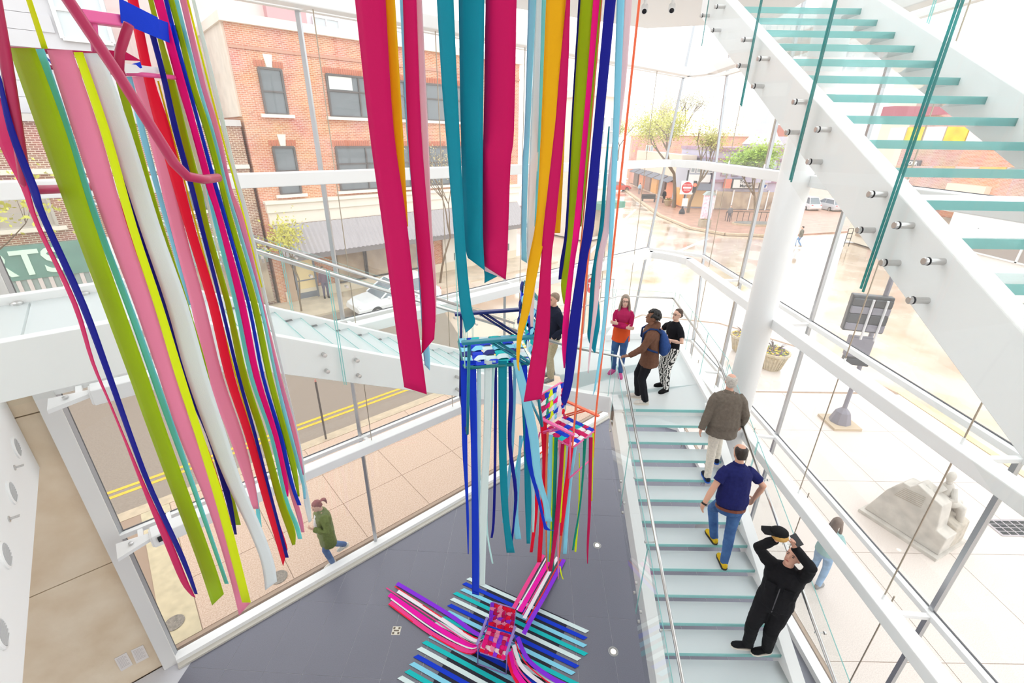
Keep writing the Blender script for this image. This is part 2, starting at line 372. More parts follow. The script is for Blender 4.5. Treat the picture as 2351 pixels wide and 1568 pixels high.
# inner beams, struts, rods
def beam_run(z, s0, w):
    h = 0.17
    MB().beam(I(s0, 0.47, z), I(aS(z)-0.55, 0.47, z), 0.21, h).build('beam', M_white, w1, bevel=0.012)
    MB().beam((4.53, -3.4, z), (4.53, bY(z)-0.62, z), 0.21, h).build('beam', M_white, w3, bevel=0.012)
    p, q = I(aS(z)-0.62, 0.47, z), V((4.53, bY(z)-0.68, z)); mid = (p+q)/2 + V((0.05, 0.12, 0))
    b = MB()
    n = 8; pts = []
    for k in range(n+1):
        t = k/n; pts.append((1-t)**2*p + 2*t*(1-t)*(mid+V((0.0,0.12,0))) + t*t*q)
    for k in range(n): b.beam(pts[k], pts[k+1]+(pts[k+1]-pts[k])*0.04, 0.21, h)
    b.build('beam', M_white, w2)
for z in BZ: beam_run(z, -0.30 if z < 6 else -0.6, None)
for z, zt in zip(BZ, LV):
    for s in (-0.45, 2.95, 6.52, 9.3):
        MB().beam(I(s+0.05, 0.05, zt-0.01), I(s+0.05, 0.40, z-0.03), 0.06, 0.05).build('strut', M_white, w1)
    for y in (0.2, 3.75, 7.35, 10.0):
        MB().beam((5.10, y-0.05, zt-0.01), (4.60, y-0.05, z-0.03), 0.06, 0.05).build('strut', M_white, w3)
for z in BZ[:2]:   # tapered end brackets against the jamb
    b = MB().prism([I(-0.66, 0.30, z+0.02), I(-0.30, 0.40, z+0.05), I(-0.30, 0.53, z+0.05), I(-0.66, 0.62, z+0.02)], (0, 0, -0.05)); b.build('end_bracket', M_white, w1)
    MB().lathe(I(-0.50, 0.46, z+0.05), [(0.03, 0), (0.03, 0.012), (0.012, 0.014)], 12).build('bolt', M_steel, w1)
    MB().beam(I(-0.05, 0.02, z-0.05), I(-0.05, 0.40, z), 0.05, 0.07).build('strut', M_white, w1)
for s in (2.98, 4.75, 6.55, 9.33, 10.6):
    for za, zb in zip([0.1]+BZ[:-1], BZ):
        if za < 1 and s != 2.98: continue
        if za < 1: continue
        MB().tube([I(s, 0.45, za+0.08), I(s, 0.45, zb-0.08)], 0.0075, 6).build('tension_rod', M_rod, w1)
for y in (2.0, 3.8, 5.6, 7.4, 8.9, 10.4):
    for za, zb in zip(BZ[:-1], BZ[1:]):
        MB().tube([(4.55, y, za+0.08), (4.55, y, zb-0.08)], 0.0085, 6).build('tension_rod', M_rod, w3)
        MB().tube([(4.55, y, za+0.08), (4.55, y, za+0.16)], 0.014, 8).build('rod_socket', M_white, w3)
    MB().tube([(4.80, y+0.1, 0.1), (4.80, y+0.1, BZ[0])], 0.0085, 6).build('tension_rod', M_rod, w3)
# closer box on the lower beam end (dark camera eye) and placards, air outlets, sprinklers
for zc, nm in ((BZ[0], 1), (BZ[1], 0)):
    MB().beam(I(-0.28, 0.47, zc+0.005), I(1.25, 0.47, zc+0.005), 0.235, 0.195).build('beam_cover', M_white, w1, bevel=0.01)
t = MB().beam(I(-0.22, 0.60, BZ[0]+0.03), I(-0.14, 0.60, BZ[0]+0.03), 0.03, 0.08).build('door_sensor', mat('gloss_black', (0.012, 0.012, 0.015), 0.15), None, bevel=0.006)
tag(t, 'small black square sensor on the end of the low white beam', 'sensor')
# ================================================================ STAIRS
def wp(p, q):  # list of evenly spaced points
    return p, q
# ---- lower flight (comes down towards the camera from the prow landing)
ZL, RA, GA, YA = 3.55, 0.142, 0.303, 7.04
def zA(y): return ZL - (YA - y) * RA / GA
st = thing('staircase', 'lower glass stair flight with frosted treads rising to the corner landing', 'staircase', (2.75, 3.6, 0))
tr0 = None
for i in range(1, 22):
    y1 = YA - (i-1)*GA + 0.02; y0 = YA - i*GA; z = ZL - i*RA
    if tr0 is None:
        tr0 = MB().box((2.0, y0+0.012, z-0.04), (3.52, y1, z)).build('tread', M_tread, st)
        e0 = MB().box((2.0, y0, z-0.042), (3.52, y0+0.012, z+0.001)).build('nosing', M_edge, tr0)
        b0 = MB().box((3.46, y0+0.05, z-0.075), (3.55, y1-0.03, z-0.04)).build('bracket', M_darksteel, tr0)
    else:
        c = inst(tr0, 'tread', (0, -(i-1)*GA, -(i-1)*RA), st)
        inst(e0, 'nosing', (0,0,0), c); inst(b0, 'bracket', (0,0,0), c)
def slope_plate(x0, x1, y0, y1, zf, top, bot):
    P = [V((x0, y0, zf(y0)+bot)), V((x0, y1, zf(y1)+bot)), V((x0, y1, zf(y1)+top)), V((x0, y0, zf(y0)+top))]
    return MB().prism(P, (x1-x0, 0, 0))
slope_plate(1.84, 2.0, 1.0, 7.12, zA, 0.07, -0.30).build('stringer', M_white, st, bevel=0.006)
slope_plate(3.52, 3.68, 1.0, 7.12, zA, 0.07, -0.30).build('stringer', M_white, st, bevel=0.006)
def guard_panels(root, xg, ys, zf, top, bot, side, standoffs=True, th=0.018, so_r=0.022, so_len=0.045, em=None):
    for y0, y1 in zip(ys[:-1], ys[1:]):
        P = [V((xg, y0+0.012, zf(y0+0.012)+bot)), V((xg, y1-0.012, zf(y1-0.012)+bot)), V((xg, y1-0.012, zf(y1-0.012)+top)), V((xg, y0+0.012, zf(y0+0.012)+top))]
        g = MB().prism(P, (th, 0, 0)).build('guard_panel', M_guard, root)
        e = MB()
        for a, b in ((3, 2), (0, 3), (1, 2)):
            e.beam(P[a]+V((th/2,0,0)), P[b]+V((th/2,0,0)), th*(0.75 if em else 0.5), 0.006, up=(1,0,0) if a != 3 else (0,0,1))
        e.build('glass_edge', em or M_edge, g)
        if standoffs:
            for yy in (y0+0.16, y1-0.16):
                for dz in (-0.02, -0.22):
                    s = MB().lathe((xg-0.012*side, yy, zf(yy)+dz), [(so_r, 0), (so_r, 0.012), (so_r*1.05, 0.013), (so_r*1.05, 0.03)], 14, (side, 0, 0)).build('standoff', M_steel, g)
ysA = [1.6, 2.95, 4.3, 5.65, 6.98]
guard_panels(st, 1.79, ysA, zA, 0.98, -0.34, 1)
guard_panels(st, 3.71, ysA, zA, 1.0, -0.30, -1)
def rail(root, pts, zoff=0.0, r=0.021):
    MB().tube([V(p) for p in pts], r, 12).build('handrail', M_steel, root, smooth=True)
rail(st, [(1.92, 1.2, zA(1.2)+0.93), (1.92, 6.95, zA(6.95)+0.93)])
rail(st, [(3.60, 1.2, zA(1.2)+0.93), (3.60, 6.95, zA(6.95)+0.93)])
for y in (1.9, 2.7, 3.5, 4.4, 5.2, 6.2):
    for x0, x1 in ((1.80, 1.92), (3.71, 3.60)):
        MB().tube([(x0, y, zA(y)+0.86), (x1, y, zA(y)+0.86), (x1, y, zA(y)+0.915)], 0.007, 6).build('rail_bracket', M_steel, st)
        MB().lathe((x0-0.015 if x0 < 3 else x0+0.0, y, zA(y)+0.86), [(0.018, 0), (0.018, 0.02)], 10, (1,0,0)).build('bolt', M_steel, st)
# ---- corner landing
LP = [I(6.2, 0.72), I(9.6, 0.72), V((4.05, 10.75, 0)), V((3.68, 7.05, 0)), V((1.98, 7.02, 0)), V((1.90, 7.36, 0)), I(6.2, 2.2)]
ld = thing('stair_landing', 'frosted glass stair landing in the glazed corner where visitors stand', 'landing', (2.6, 8.6, 0))
def slab(poly, z, th): return MB().prism([V((p.x, p.y, z)) for p in poly], (0, 0, -th))
# glass floor in panels
c0 = (LP[0]+LP[6])/2
panels = [[LP[4], LP[3], V((3.78, 8.0, 0)), V((1.93, 7.62, 0)), LP[5]], [V((1.93, 7.63, 0)), V((3.78, 8.01, 0)), V((3.9, 9.2, 0)), V((1.0, 8.3, 0)), I(6.2, 2.2), LP[5]],
          [I(6.2, 0.72), I(6.2, 2.2), V((1.0, 8.31, 0)), V((3.9, 9.21, 0)), LP[2], LP[1]]]
def ccw(poly):
    c = sum(poly, V((0,0,0)))/len(poly); return sorted(poly, key=lambda p: math.atan2(p.y-c.y, p.x-c.x))
for pl in panels:
    slab(ccw(pl), ZL, 0.045).build('glass_panel', M_tread, ld)
MB().box((1.98, 7.025, ZL-0.05), (3.60, 7.04, ZL+0.001)).build('nosing', M_edge, ld)
MB().box((1.98, 7.05, ZL-0.19), (3.60, 7.13, ZL-0.05)).build('edge_beam', M_white, ld)
per = LP
for a, b in ((0,1), (1,2), (2,3), (5,6)):
    p, q = V((per[a].x, per[a].y, ZL-0.10)), V((per[b].x, per[b].y, ZL-0.10))
    MB().beam(p, q, 0.12, 0.34).build('edge_beam', M_white, ld, bevel=0.006)
MB().prism([V((1.84, 6.9, ZL-0.3)), V((2.0, 6.9, ZL-0.3)), V((2.0, 7.42, ZL-0.3)), V((1.84, 7.42, ZL-0.3))], (0,0,0.37)).build('edge_beam', M_white, ld)
def flat_guard(root, p, q, z, side, top=1.0, bot=-0.25, nn=1, railz=0.93, so=True):
    p, q = V(p), V(q); d = (q-p).normalized(); nrm = V((d.y, -d.x, 0))*side
    for k in range(nn):
        a = p + (q-p)*(k/nn) + d*0.01; b = p + (q-p)*((k+1)/nn) - d*0.01
        a, b = V((a.x, a.y, 0)), V((b.x, b.y, 0))
        zz = V((0,0,1))
        P = [a+zz*(z+bot), b+zz*(z+bot), b+zz*(z+top), a+zz*(z+top)]
        g = MB().prism(P, nrm*0.018).build('guard_panel', M_guard, root)
        e = MB()
        for i, j in ((3, 2), (0, 3), (1, 2)): e.beam(P[i]+nrm*0.009, P[j]+nrm*0.009, 0.010, 0.004, up=nrm if i != 3 else (0,0,1))
        e.build('glass_edge', M_edge, g)
        if so:
            for c in (a+d*0.18, b-d*0.18):
                for dz in (-0.04, -0.19):
                    MB().lathe(c+zz*(z+dz)+nrm*0.02, [(0.02, -0.05), (0.02, 0.012), (0.005, 0.014)], 12, nrm).build('standoff', M_steel, g)
flat_guard(ld, LP[5]+V((-0.08,0.0,0)), LP[6]+V((0.03,-0.05,0)), ZL, -1, nn=1)
flat_guard(ld, LP[3]+V((0.05,0,0)), LP[2]+V((0.06,0.0,0)), ZL, 1, nn=3)
flat_guard(ld, LP[2]+V((0,0.06,0)), LP[1]+V((0,0.06,0)), ZL, 1, nn=1)
flat_guard(ld, LP[1]+V((-0.03,0.06,0)), LP[0]+V((-0.03,0.06,0)), ZL, 1, nn=3)
rail(ld, [V((3.60, 6.95, zA(6.95)+0.93)), V((3.62, 7.2, ZL+0.93)), V((3.92, 10.6, ZL+0.93))])
rail(ld, [V((3.92, 10.6, ZL+0.93)), V((2.65, 10.75, ZL+0.93)), I(6.3, 0.82, ZL+0.93)])
rail(ld, [V((1.92, 6.95, zA(6.95)+0.93)), V((1.92, 7.28, ZL+0.93)), I(6.2, 2.10, ZL+0.93)])
# pale bench-like upstand at the far edge of the landing
MB().prism([V((2.25, 10.05, ZL)), V((3.6, 10.3, ZL)), V((3.75, 10.62, ZL)), V((2.5, 10.62, ZL))], (0, 0, 0.16)).build('upstand', M_white, ld, bevel=0.01)
for x in (2.65, 3.35): MB().box((x, 10.15, ZL+0.16), (x+0.05, 10.2, ZL+0.20)).build('socket', M_rubber, ld)
# ---- middle flight along the long glass wall
ZU = 6.45; NB = 18; RB = (ZU-ZL)/NB; SB0, SB1 = 0.5, 6.2; GB = (SB1-SB0)/NB
def zB(s): return ZU - (s-SB0)*RB/GB
sb = thing('staircase', 'middle stair flight along the long glass wall with white stringer', 'staircase', I(3.3, 1.4, 0))
for i in range(1, NB):
    s0 = SB0 + (i-1)*GB - 0.02; s1 = SB0 + i*GB; z = ZU - i*RB
    t_ = MB().prism([I(s0, 0.76, z), I(s1, 0.76, z), I(s1, 2.14, z), I(s0, 2.14, z)], (0,0,-0.045)).build('tread', M_tread, sb)
    MB().prism([I(s1, 0.76, z), I(s1+0.012, 0.76, z), I(s1+0.012, 2.14, z), I(s1, 2.14, z)], (0,0,-0.045)).build('nosing', M_edge, t_)
    MB().prism([I(s0+0.12, 0.76, z+0.012), I(s0+0.22, 0.76, z+0.012), I(s0+0.22, 0.80, z+0.012), I(s0+0.12, 0.80, z+0.012)], (0,0,-0.03)).build('bracket', M_darksteel, t_)
def slopeB(D0, D1, top, bot, s0=SB0, s1=SB1):
    P = [I(s0, D0, zB(s0)+bot), I(s1, D0, zB(s1)+bot), I(s1, D0, zB(s1)+top), I(s0, D0, zB(s0)+top)]
    return MB().prism(P, SN*(D1-D0))
slopeB(0.64, 0.76, 0.06, -0.38).build('stringer', M_white, sb, bevel=0.006)
slopeB(2.12, 2.24, 0.06, -0.40).build('stringer', M_white, sb, bevel=0.006)
def guardB(Dg, ss, top, bot, side):
    for a, b in zip(ss[:-1], ss[1:]):
        a += 0.012; b -= 0.012
        P = [I(a, Dg, zB(a)+bot), I(b, Dg, zB(b)+bot), I(b, Dg, zB(b)+top), I(a, Dg, zB(a)+top)]
        g = MB().prism(P, SN*0.018*side).build('guard_panel', M_guard, sb)
        e = MB()
        for i, j in ((3,2),(0,3),(1,2)): e.beam(P[i]+SN*0.009*side, P[j]+SN*0.009*side, 0.010, 0.004, up=SN if i != 3 else (0,0,1))
        e.build('glass_edge', M_edge, g)
        for s in (a+0.17, b-0.17):
            for dz in (-0.06, -0.27):
                MB().lathe(I(s, Dg, zB(s)+dz), [(0.022, -0.05), (0.022, 0.02), (0.024, 0.021), (0.024, 0.034), (0.004, 0.036)], 14, SN*side).build('standoff', M_steel, g)
            MB().lathe(I(s, Dg, zB(s)+0.87), [(0.016, -0.02), (0.016, 0.03)], 10, SN*side).build('bolt', M_steel, g)
sB = [0.55, 2.04, 3.85, 5.2, 6.15]
guardB(2.27, sB, 1.0, -0.42, 1)
guardB(0.60, sB, 1.0, -0.40, -1)
for D in (2.16, 0.74):
    rail(sb, [I(0.3, D, zB(0.3)+0.95), I(6.15, D, zB(6.15)+0.95)], r=0.024)
# ---- upper landing at the left
lu = thing('stair_landing', 'upper glass-floored landing at the left under the hanging ribbons', 'landing', I(-1.0, 1.4, 0))
for s0, s1 in ((-1.02, -0.42), (-0.40, 0.5)):
    MB().prism([I(s0, 0.76, ZU-0.02), I(s1, 0.76, ZU-0.02), I(s1, 2.14, ZU-0.02), I(s0, 2.14, ZU-0.02)], (0,0,-0.045)).build('glass_panel', M_tread, lu)
for D0, D1 in ((0.64, 0.76), (2.12, 2.24)):
    MB().prism([I(-1.02, D0, ZU-0.42), I(0.49, D0, ZU-0.42), I(0.49, D0, ZU+0.06), I(-1.02, D0, ZU+0.06)], SN*(D1-D0)).build('edge_beam', M_white, lu, bevel=0.006)
for a, b in ((-0.99, 0.53),):
    for D, sd in ((2.27, 1),):
        P = [I(a, D, ZU-0.45), I(b, D, ZU-0.45), I(b, D, ZU+1.0), I(a, D, ZU+1.0)]
        g = MB().prism(P, SN*0.018*sd).build('guard_panel', M_guard, lu)
        for s in (a+0.17, b-0.17):
            for dz in (-0.08, -0.30): MB().lathe(I(s, D, ZU+dz), [(0.022, -0.05), (0.022, 0.02), (0.024, 0.034), (0.004, 0.036)], 14, SN*sd).build('standoff', M_steel, g)
for s in (-0.5, 0.0): MB().lathe(I(s, 0.80, ZU-0.02), [(0.05, 0), (0.05, 0.02), (0.03, 0.03)], 14).build('floor_fixing', M_steel, lu)
# ---- upper flight over the lower one
RC, GC = 0.157, 0.303
def zC(y): return 8.02 + (y-3.13)*RC/GC
sc = thing('staircase', 'upper stair flight at top right with teal glass treads and standoff bolts', 'staircase', (2.85, 3.5, 6.4))
tr1 = None
for i in range(0, 17):
    y0 = 0.9 + i*GC; z = zC(y0) - 0.10
    if tr1 is None:
        tr1 = MB().box((2.22, y0+0.012, z-0.05), (3.58, y0+GC+0.02, z)).build('tread', glass('clear_tread_glass', (0.88, 0.95, 0.95), 1.4, rough=0.05, haze=0.38, hazecol=(0.80, 0.90, 0.91)), sc)
        e1 = MB().box((2.22, y0, z-0.052), (3.58, y0+0.012, z+0.001)).build('nosing', M_edge, tr1)
    else:
        c = inst(tr1, 'tread', (0, i*GC, i*RC), sc); inst(e1, 'nosing', (0,0,0), c)
slope_plate(2.10, 2.22, 0.6, 6.3, zC, 0.0, -0.36).build('stringer', M_white, sc, bevel=0.006)
slope_plate(3.58, 3.70, 0.6, 6.3, zC, 0.04, -0.36).build('stringer', M_white, sc, bevel=0.006)
guard_panels(sc, 2.02, [0.8, 2.55, 3.55, 4.62, 5.9], zC, 1.05, -0.50, 1, standoffs=False, em=M_edged)
for y in (2.2, 2.45, 2.70, 3.36, 3.72, 4.42, 4.80, 5.6, 6.0):
    for dz in (-0.06, -0.26):
        MB().lathe((2.0, y, zC(y)+dz), [(0.016, 0), (0.019, 0.004), (0.019, 0.016), (0.015, 0.017), (0.015, 0.024), (0.017, 0.025), (0.017, 0.10)], 16, (1,0,0)).build('standoff', M_steel, sc)
        MB().lathe((2.019, y, zC(y)+dz), [(0.0205, 0), (0.0205, 0.006)], 16, (1,0,0)).build('gasket', M_rubber, sc)
guard_panels(sc, 3.74, [0.8, 2.2, 3.6, 5.0, 6.2], zC, 1.05, -0.30, -1, standoffs=False)
# landing above, with two security cameras under its edge
lt = thing('stair_landing', 'white underside of the topmost landing above the glazed corner', 'landing', (1.5, 8.5, 9.6))
MB().prism([V((-1.2, 7.4, 9.72)), V((3.7, 6.4, 9.72)), V((4.0, 8.6, 9.72)), V((2.2, 9.2, 9.72))], (0,0,0.35)).build('slab', M_white, lt)
for (x, y) in ((1480, 20), (1543, 18)):
    P = atz(x, y, 9.58); 
    t = thing('security_camera', 'white security camera, the %s of the pair under the top landing' % ('left' if x < 1500 else 'right'), 'camera', P, group='security cameras')
    MB().box(P+V((-0.05,-0.05,0.11)), P+V((0.05,0.05,0.14))).build('base', M_white, t)
    dv = (CAM + V((0,0,-4)) - P).normalized()
    MB().tube([P+V((0,0,0.12)), P+V((0,0,0.03))], 0.02, 10).build('neck', M_white, t)
    MB().lathe(P - dv*0.05, [(0.02, -0.02), (0.045, 0.0), (0.045, 0.10), (0.04, 0.115)], 16, dv).build('housing', M_white, t, smooth=True)
    MB().lathe(P + dv*0.065, [(0.03, 0), (0.03, 0.006), (0.005, 0.01)], 14, dv).build('lens', mat('gloss_black', (0.012,0.012,0.015), 0.15), t)
# ---- round column
cl = thing('column', 'round white column beside the outer stair rail', 'column', (4.32, 7.45, 0))
MB().lathe((4.32, 7.45, 0), [(0.235, 0), (0.235, 12.9)], 40).build('shaft', M_white, cl, smooth=True)
MB().lathe((4.32, 7.45, 0), [(0.26, 0), (0.26, 0.02), (0.24, 0.03)], 40).build('base_ring', M_white, cl)
# column below the middle flight (lower end near the hanging chair)
# ================================================================ OUTDOORS
GZ = -0.12
M_agg = mat('exposed_aggregate', srgb(220, 194, 174), 0.8, noise_amt=0.35, noise_scale=38, bump=0.2, bump_scale=120, col2=srgb(190, 158, 134))
M_agg2 = mat('pale_aggregate', srgb(226, 212, 202), 0.5, noise_amt=0.25, noise_scale=60, bump=0.15, bump_scale=120)
M_joint = mat('paving_joint', srgb(165, 140, 120), 0.9)
M_asph = mat('worn_asphalt', srgb(158, 143, 128), 0.75, noise_amt=0.35, noise_scale=28, bump=0.2, bump_scale=90, col2=srgb(136, 122, 110))
M_kerb = mat('kerb_concrete', srgb(208, 188, 160), 0.8, noise_amt=0.2, noise_scale=5)
M_yel = mat('yellow_road_paint', srgb(240, 196, 52), 0.7, noise_amt=0.2, noise_scale=14)
M_roadwhite = mat('white_road_paint', (0.8, 0.8, 0.78), 0.6)
def wet(name, c1, c2, sc=0.35):
    m = bpy.data.materials.new(name); m.use_nodes = True; nt = m.node_tree; b = nt.nodes['Principled BSDF']
    tc = nt.nodes.new('ShaderNodeTexCoord'); n = nt.nodes.new('ShaderNodeTexNoise'); n.inputs['Scale'].default_value = sc; n.inputs['Detail'].default_value = 7
    nt.links.new(tc.outputs['Object'], n.inputs['Vector'])
    r = nt.nodes.new('ShaderNodeValToRGB'); r.color_ramp.elements[0].color = (*c1, 1); r.color_ramp.elements[1].color = (*c2, 1); r.color_ramp.elements[0].position = .38; r.color_ramp.elements[1].position = .62
    nt.links.new(n.outputs['Fac'], r.inputs[0]); nt.links.new(r.outputs[0], b.inputs['Base Color'])
    r2 = nt.nodes.new('ShaderNodeValToRGB'); r2.color_ramp.elements[0].color = (.08,.08,.08,1); r2.color_ramp.elements[1].color = (.32,.32,.32,1); r2.color_ramp.elements[0].position = .40; r2.color_ramp.elements[1].position = .6
    nt.links.new(n.outputs['Fac'], r2.inputs[0]); nt.links.new(r2.outputs[0], b.inputs['Roughness'])
    b.inputs['Specular IOR Level'].default_value = 0.9; b.inputs['Coat Weight'].default_value = 0.6; b.inputs['Coat Roughness'].default_value = 0.08; MATS[name] = m; return m
M_wet = wet('wet_asphalt', srgb(206, 180, 156), srgb(226, 206, 188))
M_wetpave = wet('wet_paving', srgb(212, 200, 192), srgb(228, 218, 212), 0.8)
def struct(mb, name, m, **k): return tag(mb.build(name, m, None, **k), kind='structure')
struct(MB().box((-90, -60, GZ-0.3), (160, 260, GZ)), 'road_plaza', M_wet)
struct(MB().prism([S(-40, 4.62, GZ-0.02), S(9.5, 4.62, GZ-0.02), S(13.5, 14.6, GZ-0.02), S(-40, 14.6, GZ-0.02)], (0,0,0.03)), 'road', M_asph)
swl = thing('sidewalk', None, None, S(0, 2), SANG, kind='structure')
CORN = [S(-14, 0.2), S(11.2, 0.2), V((5.3, 11.9, 0)), V((5.3, -10, 0)), V((13.6, -10, 0)), V((13.6, 14.0, 0)), V((12.6, 17.5, 0)), V((10.0, 20.5, 0)), V((6.5, 21.5, 0)), S(14.0, 4.3), S(-14, 4.3)]
MB().prism([p + V((0,0,-0.012)) for p in CORN], (0,0,-0.2)).build('paving_bed', M_joint, swl)
MB().prism([S(-14, 4.3, 0), S(14, 4.3, 0), S(14, 4.62, 0), S(-14, 4.62, 0)], (0,0,-0.2)).build('kerb', M_kerb, swl)
sl = None
for i in range(-3, 8):
    for j in range(3):
        s0 = -0.20 + i*1.55; o0 = 0.28 + j*1.335
        if i < 0: continue
        if sl is None:
            sl = MB().box((0.006, 0.006, -0.05), (1.544, 1.329, 0)).build('slab', M_agg, swl, local=True)
            sl.location = (s0, o0-2, 0)
        else: inst(sl, 'slab', (s0, o0-2, 0), swl)
MB().prism([S(-0.75, 0.28), S(-0.21, 0.28), S(-0.21, 4.29), S(-0.75, 4.29)], (0,0,-0.04)).build('slab', mat('tan_strip', srgb(212, 196, 162), 0.8, noise_amt=0.2, noise_scale=6), swl)
for i in range(4):
    for j in range(-1, 6):
        x0 = 5.36 + i*2.05; y0 = 2.6 + j*2.25 - 2.25
        q = MB().box((x0+0.006, y0+0.006, -0.05), (x0+2.044, y0+2.244, 0)).build('slab', M_agg2, swl)
MB().prism([V((13.60,-10,0.0)), V((13.85,-10,0.0)), V((13.85,14,0.0)), V((13.60,14,0.0))], (0,0,-0.15)).build('kerb', mat('yellowed_kerb', srgb(236, 214, 150), 0.7, noise_amt=0.4, noise_scale=1.5, col2=srgb(214,196,168)), swl)
MB().prism([V((5.4, 13.9, 0)), V((13.4, 14.0, 0)), V((12.4, 17.4, 0)), V((9.9, 20.3, 0)), V((6.5, 21.3, 0)), S(13.9, 4.3), S(12.2, 0.5)], (0,0,-0.05)).build('slab', M_wetpave, swl)
# road paint
for o in (5.50, 5.74):
    t = MB().prism([S(-30, o, GZ+0.012), S(13, o, GZ+0.012), S(13, o+0.11, GZ+0.012), S(-30, o+0.11, GZ+0.012)], (0,0,0.004)).build('road_line', M_yel, None)
    tag(t, 'yellow centre line on the road, the stripe %s the museum window' % ('nearer to' if o < 5.6 else 'farther from'), 'road marking')
P_ = [(0.55, 9.2), (0.62, 8.3), (0.45, 7.4), (0.55, 6.6)]
struct(MB().strip([(S(a-0.06, b, GZ+0.013), S(a+0.06, b, GZ+0.013)) for a, b in P_], 0.003), 'tar_patch', mat('tar_seal', srgb(95, 88, 82), 0.6))
# far pavement
fs = struct(MB().prism([S(-40, 14.6, 0), S(24, 14.6, 0), S(24, 17.6, 0), S(-40, 17.6, 0)], (0,0,-0.2)), 'sidewalk_far', mat('far_paving', srgb(214, 196, 172), 0.6, noise_amt=0.2, noise_scale=2))
struct(MB().prism([V((20.3, 92, 0)), V((17.2, 54.3, 0)), V((17.9, 46.5, 0)), V((20, 43.6, 0)), V((24.5, 43, 0)), V((60, 55, 0)), V((60, 92, 0))], (0,0,-0.2)), 'sidewalk_market', mat('red_brick_paving', srgb(206, 160, 138), 0.4, noise_amt=0.3, noise_scale=1.2))
kb = [V((20.0, 92, 0.01)), V((17.0, 54.3, 0.01)), V((17.7, 46.4, 0.01)), V((19.9, 43.4, 0.01)), V((24.5, 42.8, 0.01))]
b = MB()
for p, q in zip(kb[:-1], kb[1:]): b.beam(p, q, 0.35, 0.2)
struct(b, 'kerb_market', M_kerb)
for k, (p, q) in enumerate((((17.5, 41.5), (8, 30)), ((15.5, 60), (5, 33)))):
    t = MB().beam((*p, GZ+0.005), (*q, GZ+0.005), 0.3, 0.012).build('road_line', M_roadwhite, None)
    tag(t, 'white painted crossing line on the wet street, %s' % ('nearer the kerb planter' if k == 0 else 'the long one to the left'), 'road marking')
def text(s, size, M, m, parent, name='lettering', ext=0.004, bold=0.0, align='CENTER'):
    cu = bpy.data.curves.new('txt', 'FONT'); cu.body = s; cu.size = size; cu.extrude = ext; cu.align_x = align; cu.align_y = 'CENTER'; cu.offset = bold; cu.resolution_u = 3
    o = bpy.data.objects.new('txt', cu); me = bpy.data.meshes.new_from_object(o); bpy.data.objects.remove(o)
    vs = [M @ v.co for v in me.vertices]; fs = [list(p.vertices) for p in me.polygons]; bpy.data.meshes.remove(me)
    return MB().add(vs, fs).build(name, m, parent)
def frame(o, x, y):  # local matrix: text x along x, text y along y
    x = V(x).normalized(); y = V(y).normalized(); z = x.cross(y); M = Matrix((x, y, z)).transposed().to_4x4(); M.translation = V(o); return M
